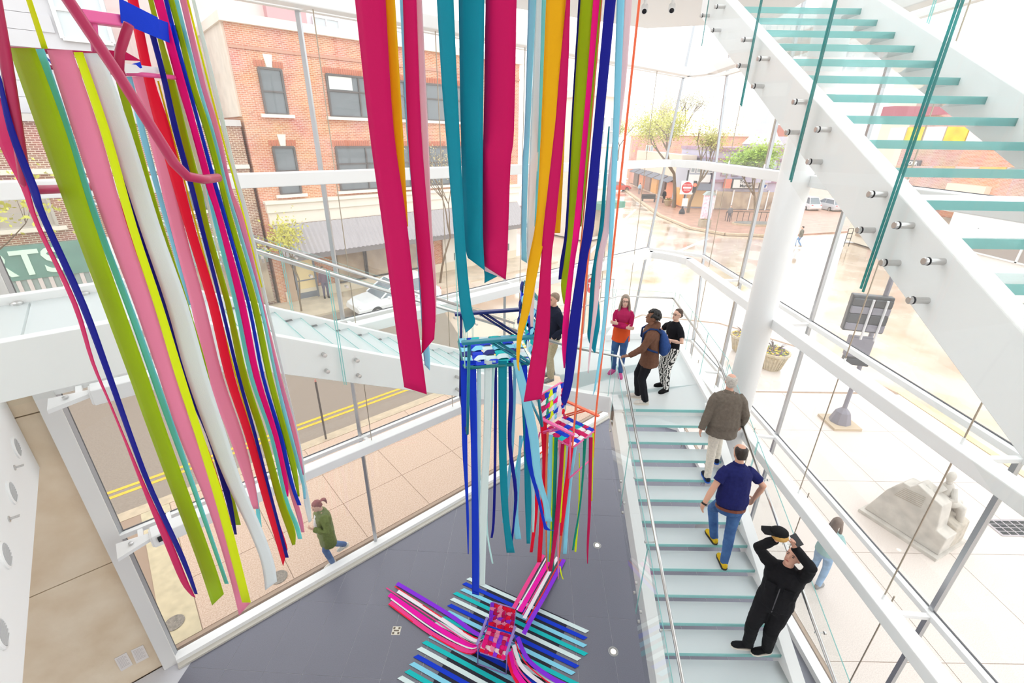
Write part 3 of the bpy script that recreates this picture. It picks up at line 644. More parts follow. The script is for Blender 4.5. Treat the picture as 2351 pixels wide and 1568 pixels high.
# ---------------- buildings (built in the street frame: x = s, y = o)
M_brickA = brick('orange_brick', srgb(218, 150, 116), srgb(196, 122, 92), srgb(224, 194, 172))
M_brickB = brick('brown_brick', srgb(172, 122, 104), srgb(150, 104, 90), srgb(222, 202, 186))
M_cream = mat('cream_painted_brick', srgb(236, 224, 208), 0.8, noise_amt=0.12, noise_scale=2)
M_trim = mat('cream_trim', srgb(238, 230, 216), 0.7)
M_siding = mat('grey_siding', srgb(205, 204, 208), 0.7, noise_amt=0.06, noise_scale=1)
M_wglass = mat('dark_window_glass', srgb(112, 118, 122), 0.12, spec=0.6)
M_frame = mat('grey_window_frame', srgb(95, 88, 86), 0.5)
M_wframe = mat('white_window_frame', (0.85, 0.85, 0.85), 0.4)
M_blind = mat('pale_blind', srgb(226, 228, 222), 0.7)
FO = 17.5
def bwin(root, s0, s1, z0, z1, o, bars=((), (0.5,)), mf=None, mg=None, sill=True, key=True, blind=None, fw=0.09):
    mf = mf or M_frame; mg = mg or M_wglass
    # recess: glass set back, frame proud of it
    w = MB().prism([S(s0, o-0.03, z0), S(s1, o-0.03, z0), S(s1, o-0.03, z1), S(s0, o-0.03, z1)], -SN*0.03).build('window', mg, root)
    f = MB()
    for p, q in (((s0,z0),(s1,z0)),((s0,z1),(s1,z1)),((s0,z0),(s0,z1)),((s1,z0),(s1,z1))): f.beam(S(p[0], o-0.05, p[1]), S(q[0], o-0.05, q[1]), fw, fw, up=SN)
    for t in bars[0]: f.beam(S(s0+(s1-s0)*t, o-0.05, z0), S(s0+(s1-s0)*t, o-0.05, z1), fw*0.8, fw*0.8, up=SN)
    for t in bars[1]: f.beam(S(s0, o-0.05, z0+(z1-z0)*t), S(s1, o-0.05, z0+(z1-z0)*t), fw*0.8, fw*0.8, up=SN)
    f.build('frame', mf, w)
    if blind: 
        a0, a1, c0, c1 = blind
        MB().prism([S(s0+(s1-s0)*a0, o-0.045, z0+(z1-z0)*c0), S(s0+(s1-s0)*a1, o-0.045, z0+(z1-z0)*c0), S(s0+(s1-s0)*a1, o-0.045, z0+(z1-z0)*c1), S(s0+(s1-s0)*a0, o-0.045, z0+(z1-z0)*c1)], SN*0.01).build('blind', M_blind, w)
    if sill: MB().beam(S(s0-0.25, o-0.08, z0-0.09), S(s1+0.25, o-0.08, z0-0.09), 0.22, 0.14).build('sill', M_trim, w)
    if key:
        c = (s0+s1)/2; MB().prism([S(c-0.11, o-0.06, z1+0.05), S(c+0.11, o-0.06, z1+0.05), S(c+0.19, o-0.06, z1+0.55), S(c-0.19, o-0.06, z1+0.55)], -SN*0.06).build('keystone', M_trim, w)
        # soldier course of bricks over the opening
        b = MB(); n = int((s1-s0+0.3)/0.11)
        for k in range(n):
            x = s0-0.15 + (k+0.5)*(s1-s0+0.3)/n
            if abs(x-c) < 0.2: continue
            b.prism([S(x-0.045, o-0.02, z1+0.05), S(x+0.045, o-0.02, z1+0.05), S(x+0.045, o-0.02, z1+0.30), S(x-0.045, o-0.02, z1+0.30)], -SN*0.02)
        tag(b.build('brick_course', mat('soldier_brick', srgb(196, 118, 90), 0.9), w), kind='stuff')
    return w
def pr(s0, s1, o0, o1, z0, z1): return MB().prism([S(s0,o0,z0), S(s1,o0,z0), S(s1,o1,z0), S(s0,o1,z0)], (0,0,z1-z0))
bA = thing('brick_building', 'orange brick corner building with grey corrugated awning across the street', 'building', S(6.2, FO), SANG)
pr(6.2, 22.6, FO, FO+4.9, 0, 12.2).build('wall', M_brickA, bA)
pr(6.10, 6.2, FO+0.15, FO+4.9, 8.7, 12.2).build('side_wall', M_cream, bA)
pr(6.0, 22.8, FO-0.22, FO+4.9, 12.2, 12.55).build('coping', M_trim, bA)
pr(6.2, 22.6, FO-0.06, FO, 11.3, 11.42).build('brick_band', mat('band_brick', srgb(200, 150, 128), 0.9), bA)
for z0, z1 in ((8.85, 10.65), (5.35, 7.45)):
    bwin(bA, 7.18, 8.12, z0, z1, FO, ((), (0.5,)))
    bwin(bA, 10.15, 14.3, z0, z1, FO, ((0.38, 0.72), (0.62,)), blind=(0.02, 0.30, 0.66, 0.97) if z0 > 8 else None)
    bwin(bA, 15.6, 18.4, z0, z1, FO, ((0.5,), (0.6,)))
    bwin(bA, 20.0, 20.95, z0, z1, FO, ((), (0.5,)))
pr(6.35, 22.7, FO-0.28, FO, 4.55, 4.95).build('cornice', M_trim, bA)
pr(6.30, 22.8, FO-0.40, FO, 4.95, 5.08).build('cornice', M_trim, bA)
pr(6.40, 22.6, FO-0.18, FO, 3.95, 4.55).build('fascia', M_trim, bA)
M_awn = mat('corrugated_metal', srgb(176, 170, 172), 0.5, metal=0.0); M_awnd = mat('awning_valance', srgb(128, 122, 122), 0.6)
b = MB(); n = 130
rows = []
for k in range(n+1):
    s = 6.45 + (22.4-6.45)*k/n; d = 0.10 if k % 2 else 0.0
    rows.append((S(s, FO-0.25-d, 3.95), S(s, FO-1.35-d, 2.62)))
b.strip(rows, 0.006); b.build('awning', M_awn, bA)
pr(6.45, 22.4, FO-1.40, FO-1.34, 2.36, 2.64).build('valance', M_awnd, bA)
# shopfront: recessed entrance with door, display windows, stone base
M_shop = mat('shop_interior', srgb(196, 180, 158), 0.7); M_black = mat('black_frame', srgb(72, 66, 66), 0.5); M_stall = mat('stall_riser', srgb(226, 212, 190), 0.7)
pr(6.5, 22.5, FO-0.12, FO-0.02, 0.0, 0.55).build('stall_riser', M_stall, bA)
M_shopgl = mat('shop_glass', srgb(196, 176, 152), 0.1, noise_amt=0.6, noise_scale=0.8, spec=0.7, col2=srgb(150, 132, 118))
for s0, s1 in ((9.3, 10.9), (11.0, 12.6), (13.4, 15.4)):
    w = pr(s0, s1, FO-0.16, FO-0.10, 0.55, 2.5).build('shop_window', M_shopgl, bA)
    f = MB()
    for s in (s0, s1): f.beam(S(s, FO-0.19, 0.55), S(s, FO-0.19, 2.5), 0.08, 0.08, up=SN)
    f.beam(S(s0, FO-0.19, 0.55), S(s1, FO-0.19, 0.55), 0.08, 0.08); f.build('frame', M_black, w)
pr(6.6, 7.0, FO-0.2, FO, 0, 2.5).build('pier', mat('pier_brick', srgb(190, 160, 136), 0.8), bA)
d_ = pr(7.1, 8.1, FO-0.10, FO-0.04, 0.02, 2.15).build('door', mat('lit_door_glass', srgb(240, 214, 160), 0.2), bA)
f = MB()
for s in (7.1, 8.1): f.beam(S(s, FO-0.12, 0), S(s, FO-0.12, 2.5), 0.09, 0.09, up=SN)
f.beam(S(7.1, FO-0.12, 1.0), S(8.1, FO-0.12, 1.0), 0.04, 0.05); f.beam(S(7.1, FO-0.12, 2.12), S(8.1, FO-0.12, 2.12), 0.07, 0.07); f.beam(S(7.1, FO-0.12, 0.2), S(8.1, FO-0.12, 0.2), 0.07, 0.3)
f.build('door_frame', mat('blue_grey_frame', srgb(120, 122, 132), 0.5), d_)
pr(16.2, 22.5, FO-0.14, FO-0.04, 0.55, 2.5).build('panel_wall', mat('pale_panel', srgb(232, 226, 216), 0.6), bA)
for s in (17.0, 18.4, 19.8, 21.2):
    pr(s, s+0.55, FO-0.17, FO-0.13, 0.62, 1.1).build('vent_grille', mat('dark_grille', srgb(110, 108, 108), 0.6), bA)
# left brown-brick building with the green sign
bB = thing('brick_building', 'brown brick building with green sign at the far left across the street', 'building', S(-6, FO), SANG)
pr(-16, 6.05, FO+0.12, FO+1.6, 0, 8.3).build('wall', M_brickB, bB)
pr(-16, 6.05, FO-0.05, FO+1.6, 8.3, 8.55).build('coping', mat('weathered_coping', srgb(205, 200, 196), 0.8), bB)
bwin(bB, -2.9, -1.0, 4.7, 6.1, FO+0.12, ((), ()), mg=mat('boarded_window', srgb(186, 176, 164), 0.7), mf=mat('weathered_frame', srgb(190, 182, 172), 0.7), sill=True, key=False)
bwin(bB, 3.3, 4.6, 4.9, 6.6, FO+0.12, ((), (0.5,)), key=False)
pr(-16, 6.05, FO-0.02, FO+0.1, 6.55, 6.72).build('string_course', M_trim, bB)
sg = pr(-9, -0.25, FO-0.12, FO+0.1, 2.85, 4.1).build('sign_panel', mat('sign_green', srgb(118, 158, 146), 0.45, noise_amt=0.15, noise_scale=2), bB)
xs = atp(64, 611, S(0, FO-0.13), SN)
ss = (xs - SA).dot(SD)
text('ARTS', 1.30, frame(S(ss-0.50, FO-0.14, 3.43), SD, (0,0,1)), mat('sign_white', srgb(226, 250, 232), 0.5), sg, ext=0.02, bold=0.022)
pr(-0.2, 1.2, FO-0.12, FO+0.1, 2.85, 4.1).build('shop_sign_plain', M_wframe, bB)
b = MB()
for k in range(60):
    s = -12 + k*0.3; b.prism([S(s, FO-0.10, 2.2), S(s+0.12, FO-0.10, 2.2), S(s+0.12, FO-0.10, 2.85), S(s, FO-0.10, 2.85)], -SN*0.03)
tag(b.build('awning_stripe', mat('pale_stripe', srgb(222, 210, 206), 0.7), bB), kind='stuff')
pr(-14, 6.0, FO-0.06, FO+0.1, 2.2, 2.85).build('awning', mat('grey_green_canvas', srgb(158, 172, 168), 0.7), bB)
s2 = pr(2.6, 5.6, FO-0.12, FO+0.1, 2.5, 3.6).build('sign_panel', mat('sign_grey_green', srgb(150, 164, 162), 0.5), bB)
text('RTS', 0.5, frame(S(4.3, FO-0.14, 2.85), SD, (0,0,1)), mat('sign_white', srgb(226, 250, 232), 0.5), s2, ext=0.02, bold=0.01)
pr(2.4, 5.9, FO-0.10, FO+0.1, 0.2, 2.4).build('shop_window', M_shopgl, bB)
# set-back upper storeys in grey siding with white windows
bC = thing('grey_building', 'pale grey sided upper storeys with white windows behind the brick roofs', 'building', S(0, 22), SANG)
pr(-16, 2.6, 19.5, 32, 8.3, 19).build('wall', M_siding, bC)
sd0 = None
for k in range(18):
    z = 8.6 + k*0.55
    for (a, c) in ((-6.2+0.4*(k % 2), -2.6), (-2.6, 0.35+0.5*(k % 2))):
        pr(a+0.01, c-0.01, 19.44, 19.52, z+0.012, z+0.545).build('siding_board', M_siding, bC)
for s0, z0 in ((-9.3, 8.9), (-9.3, 11.7), (-9.3, 14.5), (1.0, 11.2), (1.0, 14.0), (-12.5, 11.7)):
    bwin(bC, s0, s0+1.5, z0, z0+1.9, 19.45, ((0.5,), (0.5,)), mf=M_wframe, mg=mat('pale_window_glass', srgb(205, 214, 218), 0.1), sill=False, key=False, fw=0.13)
pr(-7.5, -6.5, 19.2, 19.6, 8.3, 19).build('corner_board', M_wframe, bC)
bD = thing('pink_building', 'pale rose rendered block rising behind the orange brick roof', 'building', S(12, 34), SANG)
pr(2.7, 9.5, 23, 40, 8, 21).build('wall', mat('rose_render', srgb(236, 212, 208), 0.8), bD)
pr(9.5, 11.5, 22.5, 40, 8, 20).build('bay', mat('plum_brick', srgb(206, 160, 164), 0.8), bD)
pr(11.5, 21, 24, 40, 8, 20).build('wing', mat('pale_lilac_siding', srgb(226, 224, 232), 0.7), bD)
for s0 in (12.4, 15.2, 17.6):
    for z0 in (12.4, 15.2):
        bwin(bD, s0, s0+1.5, z0, z0+1.8, 24, ((0.5,), ()), mf=M_wframe, mg=mat('pale_window_glass', srgb(205, 214, 218), 0.1), sill=False, key=False)
# ornate white building further up the street
bE = thing('white_building', 'ornate white three-storey building beyond the brick corner', 'building', S(40, FO), SANG)
pr(31, 34.2, FO+0.5, FO+8, 0, 11.0).build('wall', mat('white_stone', srgb(238, 230, 220), 0.7), bE)
pr(30.8, 34.4, FO+0.1, FO+8, 11.0, 11.5).build('cornice', M_trim, bE)
for k in range(2):
    for z0 in (4.4, 7.6):
        bwin(bE, 31.4+k*1.4, 32.2+k*1.4, z0, z0+2.0, FO+0.5, ((), (0.5,)), mf=M_wframe, mg=mat('grey_glass', srgb(168, 176, 182), 0.1), sill=True, key=False)
pr(31, 34.2, FO-0.9, FO+0.5, 2.7, 3.2).build('awning', mat('green_canvas', srgb(96, 150, 132), 0.7), bE)
pr(31, 34.2, FO+0.4, FO+0.5, 0.3, 2.7).build('shop_window', M_shopgl, bE)
# ---------------- far side of the plaza (axis-aligned blocks)
def xbox(x0, x1, y0, y1, z0, z1): return MB().box((x0,y0,z0), (x1,y1,z1))
def fwin(root, x0, x1, y, z0, z1, mg=None, mf=None, bar=True):
    w = xbox(x0, x1, y-0.08, y, z0, z1).build('window', mg or mat('grey_glass', srgb(168, 176, 182), 0.1), root)
    f = MB()
    for (a, b_, c, d) in ((x0-.08, x1+.08, z0-.1, z0), (x0-.08, x1+.08, z1, z1+.1), (x0-.08, x0, z0, z1), (x1, x1+.08, z0, z1)): f.box((a, y-0.12, c), (b_, y-0.02, d))
    if bar: f.box(((x0+x1)/2-0.04, y-0.11, z0), ((x0+x1)/2+0.04, y-0.02, z1))
    f.build('frame', mf or M_wframe, w); return w
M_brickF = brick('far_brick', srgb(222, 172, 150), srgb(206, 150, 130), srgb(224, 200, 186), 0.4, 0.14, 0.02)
bF = thing('brick_building', 'low flat-roofed red brick hall in the distance up the street', 'building', (30, 95, 0))
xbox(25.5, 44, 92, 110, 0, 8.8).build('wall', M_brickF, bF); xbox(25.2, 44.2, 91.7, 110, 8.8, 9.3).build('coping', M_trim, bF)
xbox(23.6, 25.6, 91, 100, 0, 8.0).build('end_bay', brick('far_brick_dark', srgb(206, 140, 122), srgb(190, 124, 108), srgb(222, 196, 184), 0.4, 0.14, 0.02), bF)
for x in (24.1, 24.9): fwin(bF, x, x+0.45, 91, 4.6, 7.0, bar=False)
bG = thing('brick_building', 'distant long brick block along the left side of the far street', 'building', (14, 120, 0))
xbox(4, 24, 118, 130, 0, 9.5).build('wall', M_brickF, bG); xbox(3.8, 24.2, 117.8, 130, 9.5, 9.9).build('coping', M_trim, bG)
for k in range(7): fwin(bG, 5+k*2.7, 6.2+k*2.7, 118, 5.5, 7.8)
bI = thing('shop_row', 'row of small far shopfronts under pale awnings left of the market', 'building', (24, 70, 0))
xbox(22.5, 24.5, 66.1, 90.8, 0, 6.2).build('wall', mat('tan_render', srgb(228, 208, 188), 0.8), bI)
for k in range(6):
    y = 67 + k*4; c_ = [srgb(236, 150, 110), srgb(110, 96, 92), srgb(230, 170, 90), srgb(150, 120, 110)][k % 4]
    MB().box((22.2, y, 0.3), (22.5, y+3, 2.6)).build('shop_window', mat('far_shop_%d' % (k % 4), c_, 0.4), bI)
    MB().prism([V((22.5, y-0.2, 3.2)), V((21.3, y-0.2, 2.6)), V((21.3, y+3.2, 2.6)), V((22.5, y+3.2, 3.2))], (0,0,0.08)).build('awning', mat('grey_canvas', srgb(120, 120, 130), 0.8), bI)
# market building with turret
bH = thing('market_building', 'lilac-trimmed corner market with conical white turret', 'building', (30, 60, 0))
M_lil = mat('lilac_trim', srgb(166, 136, 156), 0.6); M_lilw = mat('pale_lilac_wall', srgb(198, 192, 212), 0.6); M_roofw = mat('pale_slate', srgb(206, 204, 214), 0.6)
xbox(25.0, 34.5, 60.5, 74, 0, 6.9).build('wall', M_lilw, bH)
for z0, z1 in ((6.9, 7.3), (5.9, 6.1), (3.3, 3.6)): xbox(24.8, 34.7, 60.2, 74, z0, z1).build('cornice', M_lil, bH)
MB().lathe((30.2, 60.8, 3.4), [(1.95, 0), (1.95, 3.9), (2.2, 4.0), (2.2, 4.3), (1.95, 4.4)], 10).build('turret', M_lilw, bH)
MB().lathe((30.2, 60.8, 7.7), [(2.3, 0), (1.5, 1.0), (0.7, 2.6), (0.02, 3.9)], 10).build('turret_roof', M_roofw, bH)
MB().lathe((30.2, 60.8, 6.6), [(2.02, 0), (2.02, 0.25)], 10).build('turret_band', M_lil, bH)
for a in (-2.2, -1.57, -0.94):
    c = V((30.2+1.95*math.cos(a), 60.8+1.95*math.sin(a), 5.0)); t_ = V((-math.sin(a), math.cos(a), 0)); n_ = V((math.cos(a), math.sin(a), 0))
    MB().obox(c, t_*0.42, n_*0.06, V((0,0,0.75))).build('window', mat('teal_glass', srgb(150, 168, 176), 0.15), bH)
for x in (25.8, 27.1, 32.6, 33.6): fwin(bH, x, x+0.7, 60.5, 4.1, 5.7, mf=M_lil, bar=False)
MB().prism([V((32.2, 60.6, 7.3)), V((34.6, 60.6, 7.3)), V((34.2, 60.6, 8.6)), V((32.6, 60.6, 8.6))], (0, 6, 0)).build('roof', M_roofw, bH)
for x, c_ in ((32.5, (196, 130, 118)), (33.7, (240, 206, 150))): xbox(x, x+0.8, 62, 63.2, 8.3, 9.9).build('chimney', mat('chimney_%d' % x, srgb(*c_), 0.8), bH)
w0 = xbox(27.2, 30.6, 60.1, 60.4, 2.55, 3.75).build('sign_board', mat('sign_dark', srgb(90, 90, 92), 0.5), bH)
xbox(27.3, 30.5, 60.03, 60.12, 2.66, 3.66).build('sign_face', mat('sign_face_white', (0.88, 0.88, 0.86), 0.5), w0)
for s_, z_ in (('Triangle', 3.40), ('Market', 2.92)): text(s_, 0.52, frame((28.9, 60.0, z_), (1,0,0), (0,0,1)), mat('sign_ink', srgb(70, 72, 74), 0.6), w0, ext=0.01, bold=0.008)
w1_ = xbox(30.8, 31.6, 60.05, 60.2, 2.66, 3.66).build('sign_board', mat('sign_face_white', (0.88,0.88,0.86), 0.5), bH)
MB().prism([V((30.9, 60.03, 3.3)), V((31.5, 60.03, 3.3)), V((31.4, 60.03, 3.6)), V((31.0, 60.03, 3.6))], (0,-0.02,0)).build('red_mark', mat('mark_red', srgb(225, 70, 70), 0.5), w1_)
MB().prism([V((31.0, 60.03, 2.75)), V((31.4, 60.03, 2.75)), V((31.5, 60.03, 3.1)), V((30.9, 60.03, 3.1))], (0,-0.02,0)).build('blue_mark', mat('mark_blue', srgb(70, 110, 190), 0.5), w1_)
xbox(26.2, 27.1, 60.1, 60.4, 2.6, 3.7).build('red_panel', mat('panel_red', srgb(232, 150, 130), 0.6), bH)
xbox(25.2, 33.5, 60.3, 60.45, 0.1, 2.2).build('shop_window', M_shopgl, bH)
for x in (25.4, 27.6, 29.8, 32.0): xbox(x, x+0.15, 60.2, 60.45, 0, 2.4).build('pilaster', M_wframe, bH)
xbox(33.6, 34.4, 60.3, 60.45, 0.1, 2.5).build('shop_window', mat('pale_shop', srgb(220, 212, 206), 0.3), bH)
bJ = thing('corner_shop', 'small corner shop with grey awning and white signboard by the market', 'building', (23.5, 62, 0))
xbox(21.9, 24.7, 61.2, 66, 0, 5.6).build('wall', mat('slate_wall', srgb(190, 190, 202), 0.7), bJ)
MB().prism([V((21.2, 61.2, 3.0)), V((24.7, 60.4, 3.0)), V((24.7, 59.2, 2.35)), V((20.7, 60.0, 2.35))], (0,0,0.08)).build('awning', mat('grey_canvas', srgb(120,120,130), 0.8), bJ)
g_ = xbox(22.0, 24.7, 60.9, 61.1, 3.2, 4.1).build('sign_board', mat('sign_face_white', (0.88,0.88,0.86), 0.5), bJ)
xbox(22.2, 24.7, 61.0, 61.25, 0.2, 2.3).build('shop_window', mat('warm_shop', srgb(225, 190, 140), 0.3), bJ)
xbox(21.6, 21.95, 61.3, 64, 0.2, 2.3).build('shop_window', mat('orange_shop', srgb(240, 150, 80), 0.4, emit=srgb(255,160,90), emit_s=0.3), bJ)
for k in range(4):
    fwin(bJ, 22.2+k*0.75, 22.6+k*0.75, 61.2, 4.4, 5.3, bar=False)
# church spire far away
sp = thing('church_spire', 'slender tan church spire far behind the trees', 'spire', (44, 150, 0))
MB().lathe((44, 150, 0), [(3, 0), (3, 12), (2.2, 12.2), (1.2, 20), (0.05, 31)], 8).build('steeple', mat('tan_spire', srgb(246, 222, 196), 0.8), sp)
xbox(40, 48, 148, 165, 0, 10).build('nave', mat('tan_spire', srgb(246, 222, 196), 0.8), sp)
# street on the right seen through the upper flight
bK = thing('market_row', 'brick and yellow shop row across the right-hand street, seen through the upper stair', 'building', (30, 24, 0))
M_brickK = brick('right_brick', srgb(206, 160, 148), srgb(188, 140, 128), srgb(222, 200, 190))
M_brickO = brick('right_orange', srgb(236, 160, 130), srgb(220, 140, 112), srgb(230, 200, 184))
for k, (ya, yb, cm, zt) in enumerate(((26, 29.2, M_brickK, 9.9), (29.2, 33.2, M_brickO, 10.0), (33.2, 38.5, M_brickK, 9.9), (38.5, 41.5, mat('pale_render', srgb(232, 222, 206), 0.8), 9.9))):
    MB().box((30, ya, 0), (38, yb, zt)).build('wall', cm, bK)
for k in range(8):
    ya = 26.3 + k*1.75
    MB().box((29.9, ya, 7.9), (30, ya+1.65, 9.15)).build('panel', mat('yellow_panel', srgb(250, 218, 66), 0.6, noise_amt=0.3, noise_scale=1.5) if k % 2 == 0 else mat('lilac_panel', srgb(226, 220, 224), 0.6), bK)
MB().box((29.7, 26, 9.9), (38, 34, 10.3)).build('roof_edge', M_trim, bK); MB().box((29.7, 36, 9.9), (38, 41.5, 10.7)).build('roof_edge', mat('maroon_edge', srgb(178, 104, 118), 0.7), bK)
gs = MB().box((29.86, 36.2, 6.0), (29.99, 37.6, 6.9)).build('sign_board', mat('sign_charcoal', srgb(110, 110, 116), 0.6), bK)
for s_, z_ in (('YOUR', 6.66), ('FAMILY', 6.3)): text(s_, 0.38, frame((29.84, 36.9, z_), (0,-1,0), (0,0,1)), mat('sign_face_white', (0.88,0.88,0.86), 0.5), gs, ext=0.01, bold=0.006)
MB().box((29.6, 30.2, 5.1), (29.99, 33.0, 5.6)).build('sign_board', mat('peach_board', srgb(250, 222, 200), 0.6), bK)
for ya in (31, 34.5, 38): MB().box((29.9, ya, 0.6), (30.02, ya+2.4, 3.4)).build('shop_window', M_shopgl, bK)
MB().box((29.2, 30.6, 3.9), (30, 41.5, 4.3)).build('canopy', M_trim, bK)
bL = thing('garage_building', 'low white building with a wide two-pane window on the right-hand street', 'building', (28.6, 27, 0))
MB().box((28.4, 20, 0), (29.55, 30.4, 4.3)).build('wall', mat('white_render', (0.85, 0.84, 0.83), 0.7), bL)
gw = MB().box((28.33, 23.0, 2.0), (28.4, 28.3, 3.35)).build('window', mat('brown_glass', srgb(164, 152, 146), 0.15), bL)
f = MB()
for y in (23.0, 25.4, 28.3): f.box((28.28, y-0.06, 1.95), (28.35, y+0.06, 3.4))
for z in (1.98, 3.0, 3.35): f.box((28.28, 23.0, z-0.04), (28.35, 28.3, z+0.04))
f.build('frame', M_wframe, gw)
# ---------------- trees
def tree(name, label, base, h, r0, crown_r, lcol, nleaf, seed, leaf=0.12, group=None, bare=0.45, bcol=(120, 100, 78), depth=4):
    rnd = random.Random(seed); root = thing(name, label, 'tree', base, group=group)
    tr = MB(); tips = []
    def grow(p, d, L, r, lvl):
        pts = [p]; q = p
        for k in range(3):
            d2 = (d + V((rnd.uniform(-.18,.18), rnd.uniform(-.18,.18), rnd.uniform(-.02,.12)))).normalized(); q = q + d2*L/3; pts.append(q); d = d2
        tr.tube(pts, [r, r*0.88, r*0.75, r*0.62], 6 if lvl < 2 else 4)
        if lvl >= depth: tips.append((q, L)); return
        for k in range(3 if lvl else 4):
            a = rnd.uniform(0, 6.28); sp = rnd.uniform(0.35, 0.75)
            nd = (d + V((math.cos(a)*sp, math.sin(a)*sp, rnd.uniform(-0.05, 0.25)))).normalized(); grow(q, nd, L*rnd.uniform(0.6, 0.8), r*0.6, lvl+1)
    grow(V(base), V((rnd.uniform(-.05,.05), rnd.uniform(-.05,.05), 1)), h*bare, r0, 1)
    tr.build('trunk', mat('bark_%d_%d_%d' % bcol, srgb(*bcol), 0.9), root)
    lf = MB()
    for k in range(nleaf):
        q, L = rnd.choice(tips); c = q + V((rnd.gauss(0,1), rnd.gauss(0,1), rnd.gauss(0,0.8)))*L*0.55
        u = V((rnd.uniform(-1,1), rnd.uniform(-1,1), rnd.uniform(-1,1))).normalized(); w = u.orthogonal().normalized(); s = leaf*rnd.uniform(0.6, 1.3)
        lf.add([c-u*s, c+w*s*0.5, c+u*s, c-w*s*0.5], [(0,1,2,3)])
    tag(lf.build('foliage', mat('leaf_%d_%d_%d' % tuple(lcol), srgb(*lcol), 0.6, noise_amt=0.3, noise_scale=3), root), kind='stuff'); return root
tree('street_tree', 'yellow-green budding street tree behind the no-entry sign', atz(1547, 476), 9.5, 0.28, 3, (206, 204, 92), 5000, 3, leaf=0.13)
tree('street_tree', 'leafless-trunked budding tree just right of the no-entry sign', atz(1579, 488), 8.0, 0.20, 3, (204, 200, 110), 2200, 5, leaf=0.12)
tree('street_tree', 'fresh green tree in the railed kerb bed by the market', atz(1733, 512), 6.3, 0.16, 2.2, (176, 206, 84), 5200, 9, leaf=0.15)
tree('street_tree', 'far budding tree at the left end of the side street', V((17.5, 84, 0)), 9, 0.25, 3, (200, 200, 110), 3000, 13, leaf=0.14)
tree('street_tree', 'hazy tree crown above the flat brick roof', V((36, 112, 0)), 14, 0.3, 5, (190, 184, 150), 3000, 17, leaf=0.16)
tree('sapling', 'small yellow-green sapling beside the recessed shop door', S(6.6, 15.6), 3.6, 0.05, 1, (214, 208, 92), 900, 21, leaf=0.07)
tree('sapling', 'sprouting sapling in front of the green sign at the left edge', S(-2.9, 15.5), 6.2, 0.06, 1, (216, 214, 90), 1100, 23, leaf=0.09)
tree('street_tree', 'bare budding branches in front of the brick corner shop', S(14.6, 15.4), 6.6, 0.07, 1.6, (206, 190, 140), 500, 27, leaf=0.05)
